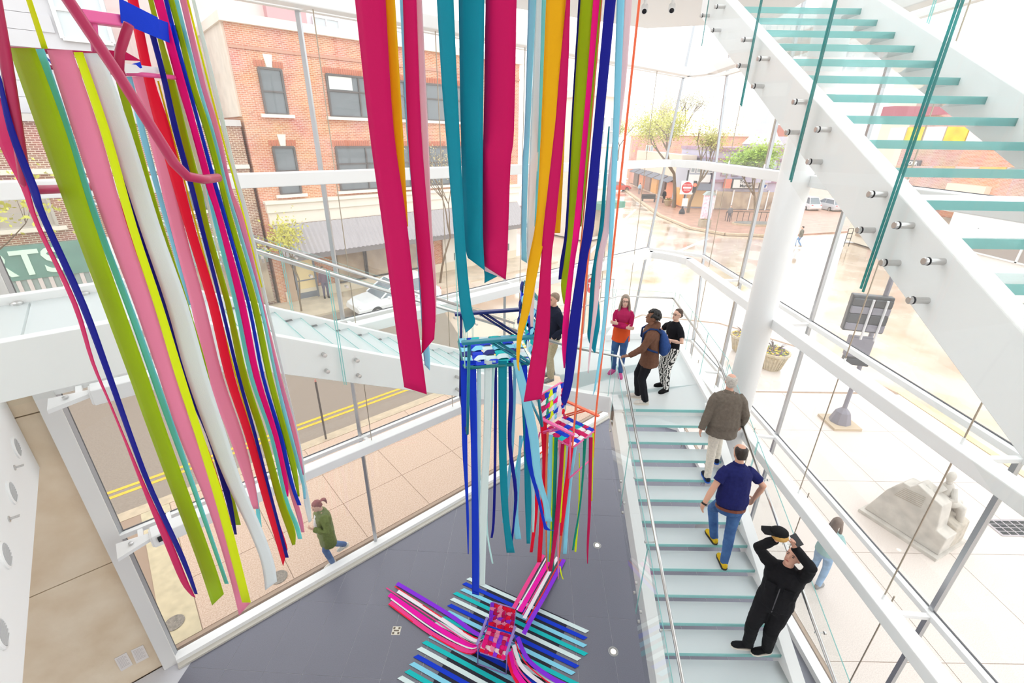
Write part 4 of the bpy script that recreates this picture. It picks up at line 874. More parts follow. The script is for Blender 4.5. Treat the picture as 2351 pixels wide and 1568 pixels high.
# ---------------- cars
def car(label, loc, rz, col, L=4.6, W=1.84, H=1.55, suv=True, grp=None):
    t = thing('car', label, 'car', loc, rz, group=grp); pm = mat('car_paint_%d_%d_%d' % tuple(col), srgb(*col), 0.22, coat=0.8)
    M = Matrix.Translation(V(loc)) @ Matrix.Rotation(rz, 4, 'Z')
    w = W/2; T = lambda p: M @ V(p)
    def ring(x, z0, z1, hw, top): return [(x, -hw, z0), (x, hw, z0), (x, hw*1.0, (z0+z1)*0.55), (x, top, z1), (x, -top, z1), (x, -hw, (z0+z1)*0.55)]
    secs = [(-L/2, .45, .78, w*.80, w*.70), (-L/2+.12, .28, .92, w*.96, w*.84), (-L/2+.9, .22, .98, w, w*.92), (0, .20, .98, w, w*.93), (L/2-1.3, .22, .95, w, w*.90), (L/2-.35, .26, .84, w*.97, w*.80), (L/2, .38, .66, w*.84, w*.66)]
    b = MB(); k = 0
    R = [[T(p) for p in ring(*s)] for s in secs]
    vs = [p for r in R for p in r]; fs = []
    for i in range(len(R)-1):
        for j in range(6): fs.append((i*6+j, i*6+(j+1)%6, (i+1)*6+(j+1)%6, (i+1)*6+j))
    fs += [tuple(range(5,-1,-1)), tuple(range((len(R)-1)*6, len(R)*6))]
    b.add(vs, fs); b.build('body', pm, t, bevel=0.03)
    zr = H; zb = 0.95
    xs = (-L/2+.35, -L/2+.75, L/2-2.05, L/2-1.15) if suv else (-L/2+.8, -L/2+1.4, L/2-2.1, L/2-1.25)
    base = [(xs[0], -w*.86), (xs[3], -w*.86), (xs[3], w*.86), (xs[0], w*.86)]; topp = [(xs[1], -w*.68), (xs[2], -w*.68), (xs[2], w*.68), (xs[1], w*.68)]
    gm = mat('car_glass', srgb(120, 130, 138), 0.05, spec=0.9)
    vb = [T((x, y, zb)) for x, y in base]; vt = [T((x, y, zr-.06)) for x, y in topp]
    for nm, (i, j) in (('side_window', (0,1)), ('windshield', (1,2)), ('side_window', (2,3)), ('rear_window', (3,0))):
        q = [vb[i], vb[j], vt[j], vt[i]]; c = sum(vb+vt, V((0,0,0)))/8; n_ = (q[1]-q[0]).cross(q[3]-q[0]).normalized(); n_ = n_ if n_.dot(q[0]-c) < 0 else -n_
        MB().prism(q, n_*0.04).build(nm, gm, t)
    b = MB(); b.prism([T((x*1.0, y*1.03, zr-.06)) for x, y in topp], T((0,0,1))-T((0,0,0)) if False else V((0,0,0.06))); b.build('roof', pm, t, bevel=0.02)
    b = MB()
    for i in range(4): b.tube([vb[i], vt[i]], 0.045, 6)
    for x in (-0.25,): 
        for y in (1, -1): b.tube([T((x, y*w*.87, zb)), T((x, y*w*.69, zr-.06))], 0.035, 6)
    b.build('pillars', pm, t)
    for x in (-L/2+.85, L/2-.85):
        for y in (1, -1):
            c = T((x, y*(w-.10), 0.33)); ax = (T((0,1,0))-T((0,0,0)))
            wh = MB().lathe(c - ax*0.11, [(0.22, 0), (0.33, 0.02), (0.33, 0.2), (0.22, 0.22)], 20, ax).build('wheel', M_rubber, t)
            MB().lathe(c - ax*0.115, [(0.20, 0), (0.20, 0.23)], 16, ax).build('hub', M_steel, wh)
    for y in (1, -1):
        MB().ell(T((L/2-1.45, y*(w+.10), 1.02)), T((.07,0,0))-T((0,0,0)), T((0,.11,0))-T((0,0,0)), V((0,0,.08))).build('mirror', pm, t)
        MB().ell(T((L/2-.12, y*w*.62, .66)), T((.10,0,0))-T((0,0,0)), T((0,.2,0))-T((0,0,0)), V((0,0,.07))).build('headlight', mat('lamp_lens', (0.8,0.8,0.8), 0.1), t)
        MB().ell(T((-L/2+.06, y*w*.66, .80)), T((.06,0,0))-T((0,0,0)), T((0,.16,0))-T((0,0,0)), V((0,0,.08))).build('tail_light', mat('tail_red', srgb(200, 30, 30), 0.2), t)
    return t
car('white car parked across the street below the corrugated awning', S(10.6, 13.35, GZ), SANG+math.pi, (240, 240, 242), H=1.62)
car('red car on the side street beyond the brick corner', V((1.0, 51, GZ)), math.radians(60), (214, 70, 60), suv=False)
car('tall white car parked on the right behind the column', V((38.2, 62.5, GZ)), math.radians(100), (238, 238, 240), H=1.7, grp='cars behind the column')
car('silver car parked beside the white one behind the column', V((41.2, 62.0, GZ)), math.radians(95), (206, 206, 210), H=1.5, grp='cars behind the column')
car('red car parked far up the street near the dark bench', V((18.0, 83, GZ)), math.radians(8), (214, 90, 80), L=4.2)
car('dull red car farther left up the far street', V((13.2, 84, GZ)), math.radians(14), (206, 110, 108), L=4.6)
# ---------------- street furniture
def sign_at(x, y, z): return atz(x, y, z)
M_post = mat('galvanised_post', srgb(150, 148, 146), 0.5, metal=0.4); M_blackpost = mat('black_post', srgb(48, 46, 48), 0.5)
def octo(c, r, u, w, th, nn, m, root, nm):
    P = [V(c)+V(u)*r*math.cos(math.pi/8+k*math.pi/4)+V(w)*r*math.sin(math.pi/8+k*math.pi/4) for k in range(8)]
    return MB().prism(P, V(nn)*th).build(nm, m, root)
c = sign_at(1361, 655, 2.3); t = thing('stop_sign', 'red octagonal stop sign partly hidden by a teal ribbon', 'sign', (c.x, c.y, 0))
u = V((1,0,0)); wz = V((0,0,1)); nb = V((0,-1,0))
MB().tube([(c.x, c.y+0.04, 0), (c.x, c.y+0.04, 3.0)], 0.03, 8).build('post', M_post, t)
octo(c+V((0,0.012,0)), 0.40, u, wz, 0.012, nb, mat('sign_face_white', (0.88,0.88,0.86), 0.5), t, 'border')
octo(c, 0.36, u, wz, 0.012, nb, mat('stop_red', srgb(205, 40, 44), 0.5), t, 'face')
text('STOP', 0.30, frame(c+V((0,-0.014,0)), u, wz), mat('sign_face_white', (0.88,0.88,0.86), 0.5), t, ext=0.003, bold=0.006)
MB().box((c.x-0.16, c.y-0.01, c.z+0.45), (c.x+0.16, c.y+0.01, c.z+0.85)).build('plate', mat('sign_navy', srgb(60, 62, 84), 0.5), t)
c2 = sign_at(1394, 662, 2.0); t = thing('notice_board', 'white outlined parking notice beside the stop sign', 'sign', (c2.x, c2.y, 0))
MB().box((c2.x-0.28, c2.y, c2.z-0.45), (c2.x+0.28, c2.y+0.02, c2.z+0.45)).build('plate', mat('sign_face_white', (0.88,0.88,0.86), 0.5), t)
MB().tube([(c2.x, c2.y+0.05, 0), (c2.x, c2.y+0.05, c2.z+0.4)], 0.03, 8).build('post', M_post, t)
f = MB()
for (x0,x1,z0,z1) in ((-.27,.27,.41,.44),(-.27,.27,-.44,-.41),(-.27,-.25,-.44,.44),(.25,.27,-.44,.44)): f.box((c2.x+x0, c2.y-0.006, c2.z+z0), (c2.x+x1, c2.y, c2.z+z1))
f.build('border', mat('sign_grey', srgb(120, 118, 118), 0.6), t)
# no-entry sign with red signal head
bp = atz(1565, 491); t = thing('no_entry_sign', 'round red no-entry sign on a black post with a lit red signal', 'sign', bp)
Y = bp.y; X = bp.x
MB().tube([(X, Y, 0), (X, Y, 4.9)], 0.09, 10).build('post', M_blackpost, t)
MB().lathe((X, Y, 0), [(0.35, 0), (0.35, 0.25), (0.16, 0.6)], 12).build('post_base', M_blackpost, t)
zc = up_at(1565, 430, bp); q0 = V((X+0.1, Y-0.12, zc))
q = MB().box((q0.x-0.75, q0.y, q0.z-0.75), (q0.x+0.75, q0.y+0.03, q0.z+0.75)).build('plate', mat('sign_face_white', (0.88,0.88,0.86), 0.5), t)
MB().lathe(q0+V((0,-0.02,0)), [(0.62, 0), (0.62, 0.02)], 24, (0,1,0)).build('disc', mat('stop_red', srgb(205,40,44), 0.5), q)
MB().box((q0.x-0.48, q0.y-0.03, q0.z-0.1), (q0.x+0.48, q0.y-0.02, q0.z+0.1)).build('bar', mat('sign_face_white', (0.88,0.88,0.86), 0.5), q)
for s_, dz in (('DO NOT', 0.30), ('ENTER', -0.30)): text(s_, 0.24, frame(q0+V((0,-0.025,dz)), u, wz), mat('sign_face_white', (0.88,0.88,0.86), 0.5), q, ext=0.003)
h = MB().box((X+0.75, Y-0.15, zc-0.55), (X+1.15, Y+0.15, zc+0.75)).build('signal_head', M_blackpost, t)
MB().lathe((X+0.95, Y-0.16, zc+0.3), [(0.19, 0), (0.19, 0.03)], 16, (0,1,0)).build('red_lamp', mat('signal_red_lamp', srgb(255, 70, 50), 0.4, emit=srgb(255, 70, 45), emit_s=3.0), h)
MB().box((X-0.2, Y-0.14, zc-2.1), (X+0.45, Y-0.08, zc-1.2)).build('small_plate', mat('sign_face_white', (0.88,0.88,0.86), 0.5), t)
# poster kiosk on a planter
kp = atz(1616, 521); t = thing('poster_kiosk', 'white poster column standing on a flower planter at the kerb', 'kiosk', kp)
MB().box(kp+V((-0.5,-0.4,0)), kp+V((0.5,0.4,0.75))).build('planter', mat('planter_concrete', srgb(186, 172, 150), 0.8, noise_amt=0.2, noise_scale=6), t)
k2 = MB().box(kp+V((-0.5,-0.15,0.85)), kp+V((0.5,0.15,3.1))).build('poster', mat('poster_print', srgb(240, 232, 240), 0.5, noise_amt=0.8, noise_scale=5, col2=srgb(236, 180, 200)), t)
MB().prism([kp+V((-0.6,-0.3,3.1)), kp+V((0.6,-0.3,3.1)), kp+V((0.25,-0.3,3.45)), kp+V((-0.25,-0.3,3.45))], (0,0.6,0)).build('cap', mat('kiosk_cap', srgb(160, 170, 168), 0.5), t)
def flowers(root, c, r, n, seed):
    rnd = random.Random(seed)
    for nm, col, fr in (('yellow_flowers', (240, 204, 60), .45), ('purple_flowers', (120, 84, 130), .25), ('leaves', (130, 150, 80), .3)):
        b = MB()
        for k in range(int(n*fr)):
            a = rnd.uniform(0, 6.28); q = r*math.sqrt(rnd.random()); p = V(c)+V((math.cos(a)*q, math.sin(a)*q, rnd.uniform(0, r*0.55)*(1.2-q/r)))
            b.ell(p, (0.035+.02*rnd.random(),0,0), (0,0.035,0), (0,0,0.02), 6, 4)
        tag(b.build(nm, mat(nm, srgb(*col), 0.7), root), kind='stuff')
M_pl = mat('planter_stone', srgb(206, 190, 160), 0.8, noise_amt=0.3, noise_scale=8)
flowers(t, kp+V((0,0,0.75)), 0.42, 60, 2)
for k, (x, y, lab, rr) in enumerate(((1768, 845, 'tan fluted planter of yellow pansies right of the white column', 0.50), (1700, 806, 'planter of pansies mostly hidden left of the white column', 0.46), (1533, 472, 'far round planter of yellow flowers at the tree foot', 0.55))):
    P = atz(x, y); t = thing('flower_planter', lab, 'planter', P, group='stone flower planters')
    nr = 24; rings = []
    b = MB().lathe(P, [(rr*0.62, 0), (rr*0.66, 0.05), (rr*0.80, 0.30), (rr*0.98, 0.62), (rr*1.12, 0.66), (rr*1.12, 0.74), (rr*0.98, 0.74), (rr*0.95, 0.66)], 28); b.build('bowl', M_pl, t)
    for j in range(26):
        a = j*2*math.pi/26; MB().tube([P+V((math.cos(a)*rr*0.69, math.sin(a)*rr*0.69, 0.06)), P+V((math.cos(a)*rr*0.98, math.sin(a)*rr*0.98, 0.60))], 0.025, 5).build('flute', M_pl, t)
    flowers(t, P+V((0,0,0.70)), rr*0.95, 170, 31+k)
    b = MB(); rnd = random.Random(k)
    for j in range(18):
        a = rnd.uniform(0, 6.28); p = P+V((math.cos(a)*0.12, math.sin(a)*0.12, 0.75)); b.tube([p, p+V((math.cos(a)*0.1, math.sin(a)*0.1, 0.25)), p+V((math.cos(a)*0.24, math.sin(a)*0.24, 0.30))], [0.012, 0.014, 0.004], 5)
    tag(b.build('plume', mat('plum_leaf', srgb(110, 90, 84), 0.8), t), kind='stuff')
# pedestrian signal mast
P = atz(1926, 972); t = thing('traffic_signal', 'dark pedestrian traffic signal seen from behind on a pedestal post', 'traffic signal', P)
M_sig = mat('signal_grey', srgb(132, 128, 138), 0.5); M_sigd = mat('signal_dark', srgb(64, 64, 68), 0.35)
MB().prism([P+V((-0.42,-0.42,0)), P+V((0.42,-0.42,0)), P+V((0.42,0.42,0)), P+V((-0.42,0.42,0))], (0,0,0.08)).build('footing', mat('footing_tan', srgb(196, 176, 150), 0.8), t)
MB().lathe(P+V((0,0,0.08)), [(0.30, 0), (0.20, 0.36), (0.10, 0.46), (0.065, 0.5)], 8).build('pedestal', M_sig, t)
MB().tube([P+V((0,0,0.5)), P+V((0,0,4.75))], 0.062, 10).build('post', M_sig, t)
ct = P + V((-0.55, -0.25, 3.75)); rx = V((0.95, -0.3, 0)).normalized(); ry = V((0.3, 0.95, 0))
hd = MB().obox(ct, rx*0.48, ry*0.11, V((0,0,0.52))).build('signal_head', M_sigd, t, bevel=0.03)
for dz, hh, m_ in ((0.34, 0.10, M_sigd), (0.12, 0.10, M_sig), (-0.12, 0.13, M_sigd), (-0.36, 0.10, M_sig)):
    for dx in (-0.24, 0.24): MB().obox(ct+rx*dx-ry*0.14+V((0,0,dz)), rx*0.21, ry*0.05, V((0,0,hh))).build('back_panel', m_, hd, bevel=0.02)
lw = MB().obox(ct+rx*0.08+V((0,0,-0.98)), rx*0.30, ry*0.10, V((0,0,0.30))).build('signal_head', M_sig, t, bevel=0.03)
MB().obox(ct+rx*0.12+V((0,0,-1.42)), rx*0.30, ry*0.14, V((0,0,0.10))).build('push_box', M_sigd, t, bevel=0.02)
for dz in (0.25, -0.25, -0.98): MB().tube([ct+rx*0.1+V((0,0,dz)), P+V((0,0,3.75+dz))], 0.035, 8).build('bracket', M_sig, t)
for dx in (-0.02, 0.30): MB().tube([ct+rx*dx-ry*0.21+V((0,0,0.45)), ct+rx*dx-ry*0.21+V((0,0,-0.7))], 0.03, 8).build('conduit', mat('pale_conduit', srgb(214, 212, 214), 0.5), t)
# kerbside post outside the long window
P = atz(750, 1015, GZ); t = thing('kerb_post', 'thin dark parking post at the kerb outside the long window', 'post', P)
MB().tube([P, P+V((0,0,2.0))], 0.028, 10).build('shaft', mat('dark_brown_post', srgb(82, 76, 74), 0.5), t); MB().tube([P+V((0,0,2.0)), P+V((0,0,2.08))], [0.03, 0.012], 10).build('cap', mat('pinkish_cap', srgb(210, 140, 130), 0.6), t)
P = atz(930, 935, GZ)
for k, (x, y) in enumerate(((400, 1430), (640, 1325))):
    P = atz(x, y, 0.006); t = MB().lathe(P, [(0.16, 0), (0.16, 0.006), (0.14, 0.008), (0.12, 0.006)], 24).build('drain_cover', mat('cast_iron', srgb(150, 140, 128), 0.6, noise_amt=0.5, noise_scale=40), None)
    tag(t, 'round iron cover in the pink paving, the one %s' % ('near the stone wall' if k == 0 else 'under the pale hanging ribbon'), 'drain cover', 'iron covers in the paving')
P = atz(2326, 1212, 0.0); t = thing('drain_grate', 'black cast grate set in the pavement at the right edge', 'grate', P)
MB().box(P+V((-0.5,-0.25,0.002)), P+V((0.7,0.25,0.012))).build('frame', mat('grate_frame', srgb(176, 166, 168), 0.6), t)
for i in range(6):
    for j in range(4): MB().box(P+V((-0.44+i*0.185,-0.21+j*0.107,0.012)), P+V((-0.29+i*0.185,-0.125+j*0.107,0.016))).build('slot', mat('grate_black', (0.02,0.02,0.02), 0.7), t)
# ---------------- carved stone monument with a seated figure
P = V((9.03, 7.78, 0)); t = thing('stone_monument', 'carved pale stone monument with a small seated figure on top', 'monument', P, math.radians(-65))
M_lime = mat('carved_limestone', srgb(206, 198, 188), 0.8, noise_amt=0.25, noise_scale=4, bump=0.5, bump_scale=22)
M_rough = mat('rough_limestone', srgb(198, 186, 170), 0.9, noise_amt=0.35, noise_scale=7, bump=1.0, bump_scale=11)
L_ = lambda x, y, z: Matrix.Translation(P) @ Matrix.Rotation(math.radians(-65), 4, 'Z') @ V((x*0.82, y, z))
MB().prism([L_(-0.95,-0.45,0), L_(0.95,-0.45,0), L_(0.95,0.75,0), L_(-0.95,0.75,0)], (0,0,0.08)).build('plinth', M_lime, t)
prof = [(-0.90,0.08), (0.90,0.08), (0.90,0.55), (0.66,0.60), (0.60,0.95), (0.55,1.18), (-0.05,1.36), (-0.16,1.22), (-0.34,1.22), (-0.60,0.85)]
MB().prism([L_(x,-0.32,z) for x, z in prof], L_(0,0.42,0)-L_(0,0,0)).build('inscribed_slab', M_lime, t, bevel=0.02)
MB().prism([L_(x,0.10,z) for x, z in [(0.0,0.08),(0.90,0.08),(0.86,0.62),(0.30,0.80),(0.0,0.7)]], L_(0,0.55,0)-L_(0,0,0)).build('rough_block', M_rough, t, bevel=0.03)
b = MB()
b.ell(L_(0.32,0.18,1.25), L_(0.15,0,0)-L_(0,0,0), L_(0,0.12,0)-L_(0,0,0), V((0,0,0.26)))
b.ell(L_(0.42,0.30,1.02), L_(0.24,0,0)-L_(0,0,0), L_(0,0.16,0)-L_(0,0,0), V((0,0,0.14)))
b.tube([L_(0.30,0.05,1.40), L_(0.20,-0.12,1.22), L_(0.02,-0.10,1.32)], [0.075,0.06,0.05], 10); b.tube([L_(0.42,0.20,1.38), L_(0.56,0.12,1.18), L_(0.42,0.0,1.14)], [0.075,0.06,0.05], 10)
b.tube([L_(0.46,0.36,1.0), L_(0.68,0.36,0.96), L_(0.74,0.40,0.62)], [0.10,0.085,0.06], 10); b.tube([L_(0.32,0.36,1.0), L_(0.52,0.52,0.96), L_(0.58,0.56,0.60)], [0.10,0.085,0.06], 10)
b.ell(L_(0.30,0.15,1.63), L_(0.095,0,0)-L_(0,0,0), L_(0,0.105,0)-L_(0,0,0), V((0,0,0.125))); b.tube([L_(0.31,0.16,1.45), L_(0.30,0.15,1.55)], 0.055, 10)
b.build('seated_figure', M_lime, t, smooth=True)
for k in range(7): MB().beam(L_(-0.28-0.02*k, -0.325, 1.12-k*0.045), L_(0.20, -0.325, 1.17-k*0.045), 0.01, 0.008).build('carved_line', mat('carved_shadow', srgb(176, 162, 144), 0.9), t)
# railing, bench-like rack behind the tree bed
t = thing('bed_railing', 'low dark railing around the kerb tree bed by the market', 'railing', V((26, 49.5, 0)))
b = MB()
ra = [V((23.2+k*0.62, 51.2-0.02*k, 0)) for k in range(11)]
for p in ra: MB().tube([p, p+V((0,0,1.0))], 0.03, 5).build('baluster', M_blackpost, t)
MB().tube([ra[0]+V((0,0,1.0)), ra[-1]+V((0,0,1.0))], 0.035, 6).build('top_rail', M_blackpost, t)
t = thing('tree_bed', 'oval raised tree bed with pale kerb by the market', 'planter', V((25.3, 49, 0)))
MB().loft_n([((25.6, 49, 0), (2.6,0,0), (0,1.1,0)), ((25.6, 49, 0.18), (2.6,0,0), (0,1.1,0))], 28).build('kerb', M_kerb, t); MB().loft_n([((25.6, 49, 0.18), (2.4,0,0), (0,0.95,0)), ((25.6, 49, 0.22), (2.4,0,0), (0,0.95,0))], 28).build('soil', mat('dark_soil', srgb(150, 146, 140), 0.9, noise_amt=0.3, noise_scale=3), t)
t = thing('sign_frame', 'small dark metal sign frame standing on the wet pavement', 'sign frame', atz(1942, 566))
P = atz(1942, 566)
for dx in (-0.2, 0.2): MB().tube([P+V((dx,0,0)), P+V((dx,0,1.5))], 0.03, 6).build('upright', M_blackpost, t)
for dz in (0.3, 0.7, 1.1, 1.5): MB().tube([P+V((-0.2,0,dz)), P+V((0.2,0,dz))], 0.025, 6).build('crossbar', M_blackpost, t)
t = thing('bench', 'dark slatted bench at the far kerb near the round planter', 'bench', V((18.8, 67, 0)))
MB().box((18.0, 66.8, 0.42), (20.0, 67.3, 0.5)).build('seat', M_blackpost, t); MB().box((18.0, 67.3, 0.5), (20.0, 67.4, 1.0)).build('backrest', M_blackpost, t)
for x in (18.1, 19.8): MB().box((x, 66.8, 0), (x+0.1, 67.3, 0.42)).build('leg', M_blackpost, t)
# ================================================================ HANGING SCULPTURE: RIBBONED LAWN CHAIRS
PAL = dict(olive=(140,170,2), cyan=(108,202,226), pink=(255,122,152), lime=(196,214,6), grey=(200,208,212), red=(232,6,46), navy=(8,14,124), hot=(244,0,112), blue=(6,50,184), crimson=(176,34,84),
           teal=(0,124,144), mag=(180,0,82), yellow=(238,160,4), sky=(122,190,224), pale=(196,222,232), mint=(176,226,214), white=(228,230,232), rose=(244,182,188), orange=(250,112,70), green=(8,124,104), maroon=(170,6,72),
           purple=(122,38,196), lav=(148,124,190), deep=(20,34,108), palepink=(250,206,220), aqua=(16,170,172), black=(22,22,34), dteal=(10,120,124), hpink=(232,96,160), fpink=(255,56,128), fhot=(255,0,150))
def RC_(c): return cloth('ribbon_' + c, tuple(min(0.92, v*1.4) for v in srgb(*PAL[c])), 0.0, 0.10)
def FC_(c): return mat('frame_paint_' + c, srgb(*PAL[c]), 0.35)
def crow(r):
    if len(r) == 3: return (r[1], r[0], r[2], r[0])
    return r
def ribbon(root, rows, col, yp, tw=0.0, top=None, sub=4, name='ribbon'):
    """rows: (y, x_left, x_right) or (xl, yl, xr, yr) where the ribbon passes, at distance yp; hangs as a thin band"""
    R = [crow(r) for r in rows]; pts = []
    for xl, yl, xr, yr in R:
        a = aty(xl, yl, yp+tw); b = aty(xr, yr, yp-tw)
        pts.append((a, b))
    out = []
    n = len(pts)
    for i in range(n-1):
        p0, p1, p2, p3 = pts[max(i-1,0)], pts[i], pts[i+1], pts[min(i+2,n-1)]
        for k in range(sub):
            t = k/sub
            def cr(a, b, c, d): return 0.5*((2*b) + (c-a)*t + (2*a-5*b+4*c-d)*t*t + (3*b-a-3*c+d)*t**3)
            out.append((cr(p0[0],p1[0],p2[0],p3[0]), cr(p0[1],p1[1],p2[1],p3[1])))
    out.append(pts[-1])
    if top is not None:
        a, b = out[0]; out.insert(0, (V((a.x, a.y, top)), V((b.x, b.y, top))))
    # gentle in-and-out ripple, along the view depth only
    o2 = []
    ph = random.uniform(0, 6)
    for k, (a, b) in enumerate(out):
        f = min(1, k/6)*0.006; da = (a-CAM).normalized()*math.sin(k*0.9+ph)*f; db = (b-CAM).normalized()*math.sin(k*0.9+ph+0.8)*f
        o2.append((a+da, b+db))
    mid = o2[len(o2)//2]; wd_ = (mid[1]-mid[0]).length; cup = random.uniform(-0.08, 0.08)*wd_; ph2 = random.uniform(0, 6)
    grid = []
    for k, (a, b) in enumerate(o2):
        vd = ((a+b)/2-CAM).normalized(); c_ = cup*(0.6+0.4*math.sin(k*0.35+ph2))
        grid.append([a.lerp(b, u) + vd*c_*(1-(2*u-1)**2) for u in (0, .25, .5, .75, 1)])
    return MB().sheet(grid, 0.0012).build(name, RC_(col), root, smooth=True)
def cord(root, p, ztop, col, r=0.004):
    return MB().tube([V(p), V((p[0], p[1], ztop))], r, 6).build('cord', mat('cord_' + col, srgb(*PAL[col]), 0.6), root)
# ---- lawn chair: tube frame, flat arms, woven webbing
def lawn_chair(name, label, C, fwd, fr_l, fr_r, fr_seat, seat_cols, back_cols, sz=1.0, legs=True, legz=-0.38, tilt=0.22, group='webbed lawn chairs', loc=None, strips=(6, 6), bh=0.50):
    f = V((fwd[0], fwd[1], 0)).normalized(); r = f.cross(V((0,0,1))); C = V(C)
    L = lambda x, y, z: C + (r*x + f*y + V((0,0,1))*z)*sz
    t = thing(name, label, 'chair', loc if loc is not None else C, group=group)
    w, d = 0.24, 0.23
    def loop(P, rad, nm, m):
        MB().tube([L(*p) for p in P], rad*sz, 10).build(nm, m, t, smooth=True)
    loop([(-w,-d,0), (-w,d-0.03,0), (-w+0.03,d,0), (w-0.03,d,0), (w,d-0.03,0), (w,-d,0), (-w,-d,0)], 0.012, 'seat_frame', FC_(fr_seat))
    bz = lambda h: (-d-0.02-h*tilt)
    loop([(-w,bz(0),0.0), (-w,bz(bh-0.04),bh-0.04), (-w+0.04,bz(bh),bh), (w-0.04,bz(bh),bh), (w,bz(bh-0.04),bh-0.04), (w,bz(0),0.0)], 0.012, 'back_frame', FC_(fr_seat))
    for sx, fc in ((-1, fr_l), (1, fr_r)):
        x = sx*(w+0.03); m = FC_(fc)
        b = MB(); p, q = L(x, -d-0.05, 0.215), L(x, d+0.02, 0.205); b.beam(p, q, 0.046*sz, 0.022*sz); b.build('arm', m, t, bevel=0.006*sz)
        MB().tube([L(x, d-0.03, 0.20), L(x, d+0.0, legz)] if legs else [L(x, d-0.03, 0.20), L(x, d, 0)], 0.011*sz, 8).build('front_leg', m, t, smooth=True)
        MB().tube([L(x, 0.02, 0.20), L(x, -d-0.02, 0.0), L(x, -d-0.10, legz)] if legs else [L(x, 0.02, 0.20), L(x, -d, 0)], 0.011*sz, 8).build('rear_leg', m, t, smooth=True)
        MB().tube([L(x, 0.06, 0.20), L(x*0.98, -d+0.02, 0.0)], 0.009*sz, 8).build('brace', m, t, smooth=True)
    if legs:
        MB().tube([L(-w-0.03, d, legz), L(w+0.03, d, legz)], 0.011*sz, 8).build('foot_bar', FC_(fr_r), t, smooth=True)
        MB().tube([L(-w-0.03, -d-0.10, legz), L(w+0.03, -d-0.10, legz)], 0.011*sz, 8).build('foot_bar', FC_(fr_l), t, smooth=True)
    nx, ny = strips
    def weave(na, nb, A, B, O, cols, seed):
        """strips along A (na of them, spread over B) and along B (nb, spread over A), from corner O"""
        rnd = random.Random(seed); nrm = A.cross(B).normalized()
        wa = [rnd.uniform(0.75, 1.2) for _ in range(na)]; sa = sum(wa); pos = 0
        for k in range(na):
            cw = wa[k]/sa; mid = pos + cw/2; pos += cw; hw = cw*0.45; rows = []
            for j in range(nb*2+1):
                u = j/(nb*2); off = nrm*(0.010*sz if (int(j/2)+k) % 2 == 0 else -0.004*sz) * (1 if 0 < j < nb*2 else 0)
                rows.append((O + A*u + B*(mid-hw) + off, O + A*u + B*(mid+hw) + off))
            MB().strip(rows, 0.0015).build('webbing_strip', RC_(cols[0][k % len(cols[0])]), t)
        wb = [rnd.uniform(0.75, 1.2) for _ in range(nb)]; sb_ = sum(wb); pos = 0
        for k in range(nb):
            cw = wb[k]/sb_; mid = pos + cw/2; pos += cw; hw = cw*0.45; rows = []
            for j in range(na*2+1):
                u = j/(na*2); off = nrm*(-0.004*sz if (k+int(j/2)) % 2 == 0 else 0.010*sz) * (1 if 0 < j < na*2 else 0)
                rows.append((O + B*u + A*(mid-hw) + off, O + B*u + A*(mid+hw) + off))
            MB().strip(rows, 0.0015).build('webbing_strip', RC_(cols[1][k % len(cols[1])]), t)
    O = L(-w, -d, 0.014); weave(nx, ny, L(-w, d, 0.014)-O, L(w, -d, 0.014)-O, O, seat_cols, 5)
    O = L(-w, bz(0.05)+0.014, 0.05); weave(nx, ny, L(-w, bz(bh)+0.014, bh)-O, L(w, bz(0.05)+0.014, 0.05)-O, O, back_cols, 8)
    return t, L
# ---------- chair at upper left (crimson frame), mostly its long ribbons
c1 = thing('hanging_chair', 'crimson-framed hanging lawn chair at upper left trailing olive, pink and grey ribbons', 'chair', aty(230, 110, 1.8), group='webbed lawn chairs')
YN, YF = 1.66, 2.05
def fr1(pts, w_, col, nm):
    P = [aty(x, y, yy) for x, y, yy in pts]
    MB().tube(P, w_, 12).build(nm, FC_(col), c1, smooth=True)
fr1([(-52, -230, 1.60), (-8, 20, 1.60), (12, 130, 1.60), (38, 290, 1.60), (58, 420, 1.60), (75, 436, 1.63), (140, 434, 1.75), (215, 428, 1.95)], 0.0155, 'crimson', 'leg')
fr1([(20, -200, 1.55), (150, -10, 1.55), (272, 172, 1.56), (400, 375, 1.58), (430, 405, 1.60), (468, 412, 1.68), (500, 408, 1.80)], 0.0155, 'hpink' if False else 'crimson', 'leg')
MB().beam(aty(182, 36, 1.75), aty(300, 52, 1.9), 0.05, 0.035).build('arm', FC_('hpink'), c1, bevel=0.005)
fr1([(213, 40, 1.78), (219, 118, 1.8)], 0.011, 'hpink', 'brace')
fr1([(296, 55, 1.78), (275, 120, 1.78), (272, 178, 1.76)], 0.014, 'maroon', 'brace')
fr1([(20, 112, 1.70), (240, 126, 1.76)], 0.008, 'crimson', 'seat_frame'); fr1([(290, 168, 1.9), (402, 178, 2.05)], 0.008, 'hpink', 'seat_frame'); fr1([(14, 118, 1.70), (60, 150, 2.1), (300, 170, 2.05)], 0.008, 'crimson', 'seat_frame')
def quadpx(pts, col, nm='webbing_strip'):
    P = [aty(x, y, yy) for x, y, yy in pts]; MB().strip([(P[0], P[1]), ((P[0]*.5+P[3]*.5), (P[1]*.5+P[2]*.5)), (P[3], P[2])], 0.0015).build(nm, RC_(col), c1)
quadpx([(273, -5, 1.84), (278, 52, 1.84), (368, 90, 1.95), (362, 40, 1.95)], 'blue'); quadpx([(340, 35, 1.95), (345, 80, 1.95), (412, 108, 2.1), (408, 60, 2.1)], 'blue')
quadpx([(292, 150, 1.9), (296, 163, 1.9), (326, 156, 1.95), (322, 142, 1.95)], 'blue'); quadpx([(248, 115, 1.80), (262, 137, 1.80), (325, 140, 1.86), (290, 120, 1.84)], 'maroon', 'knot')
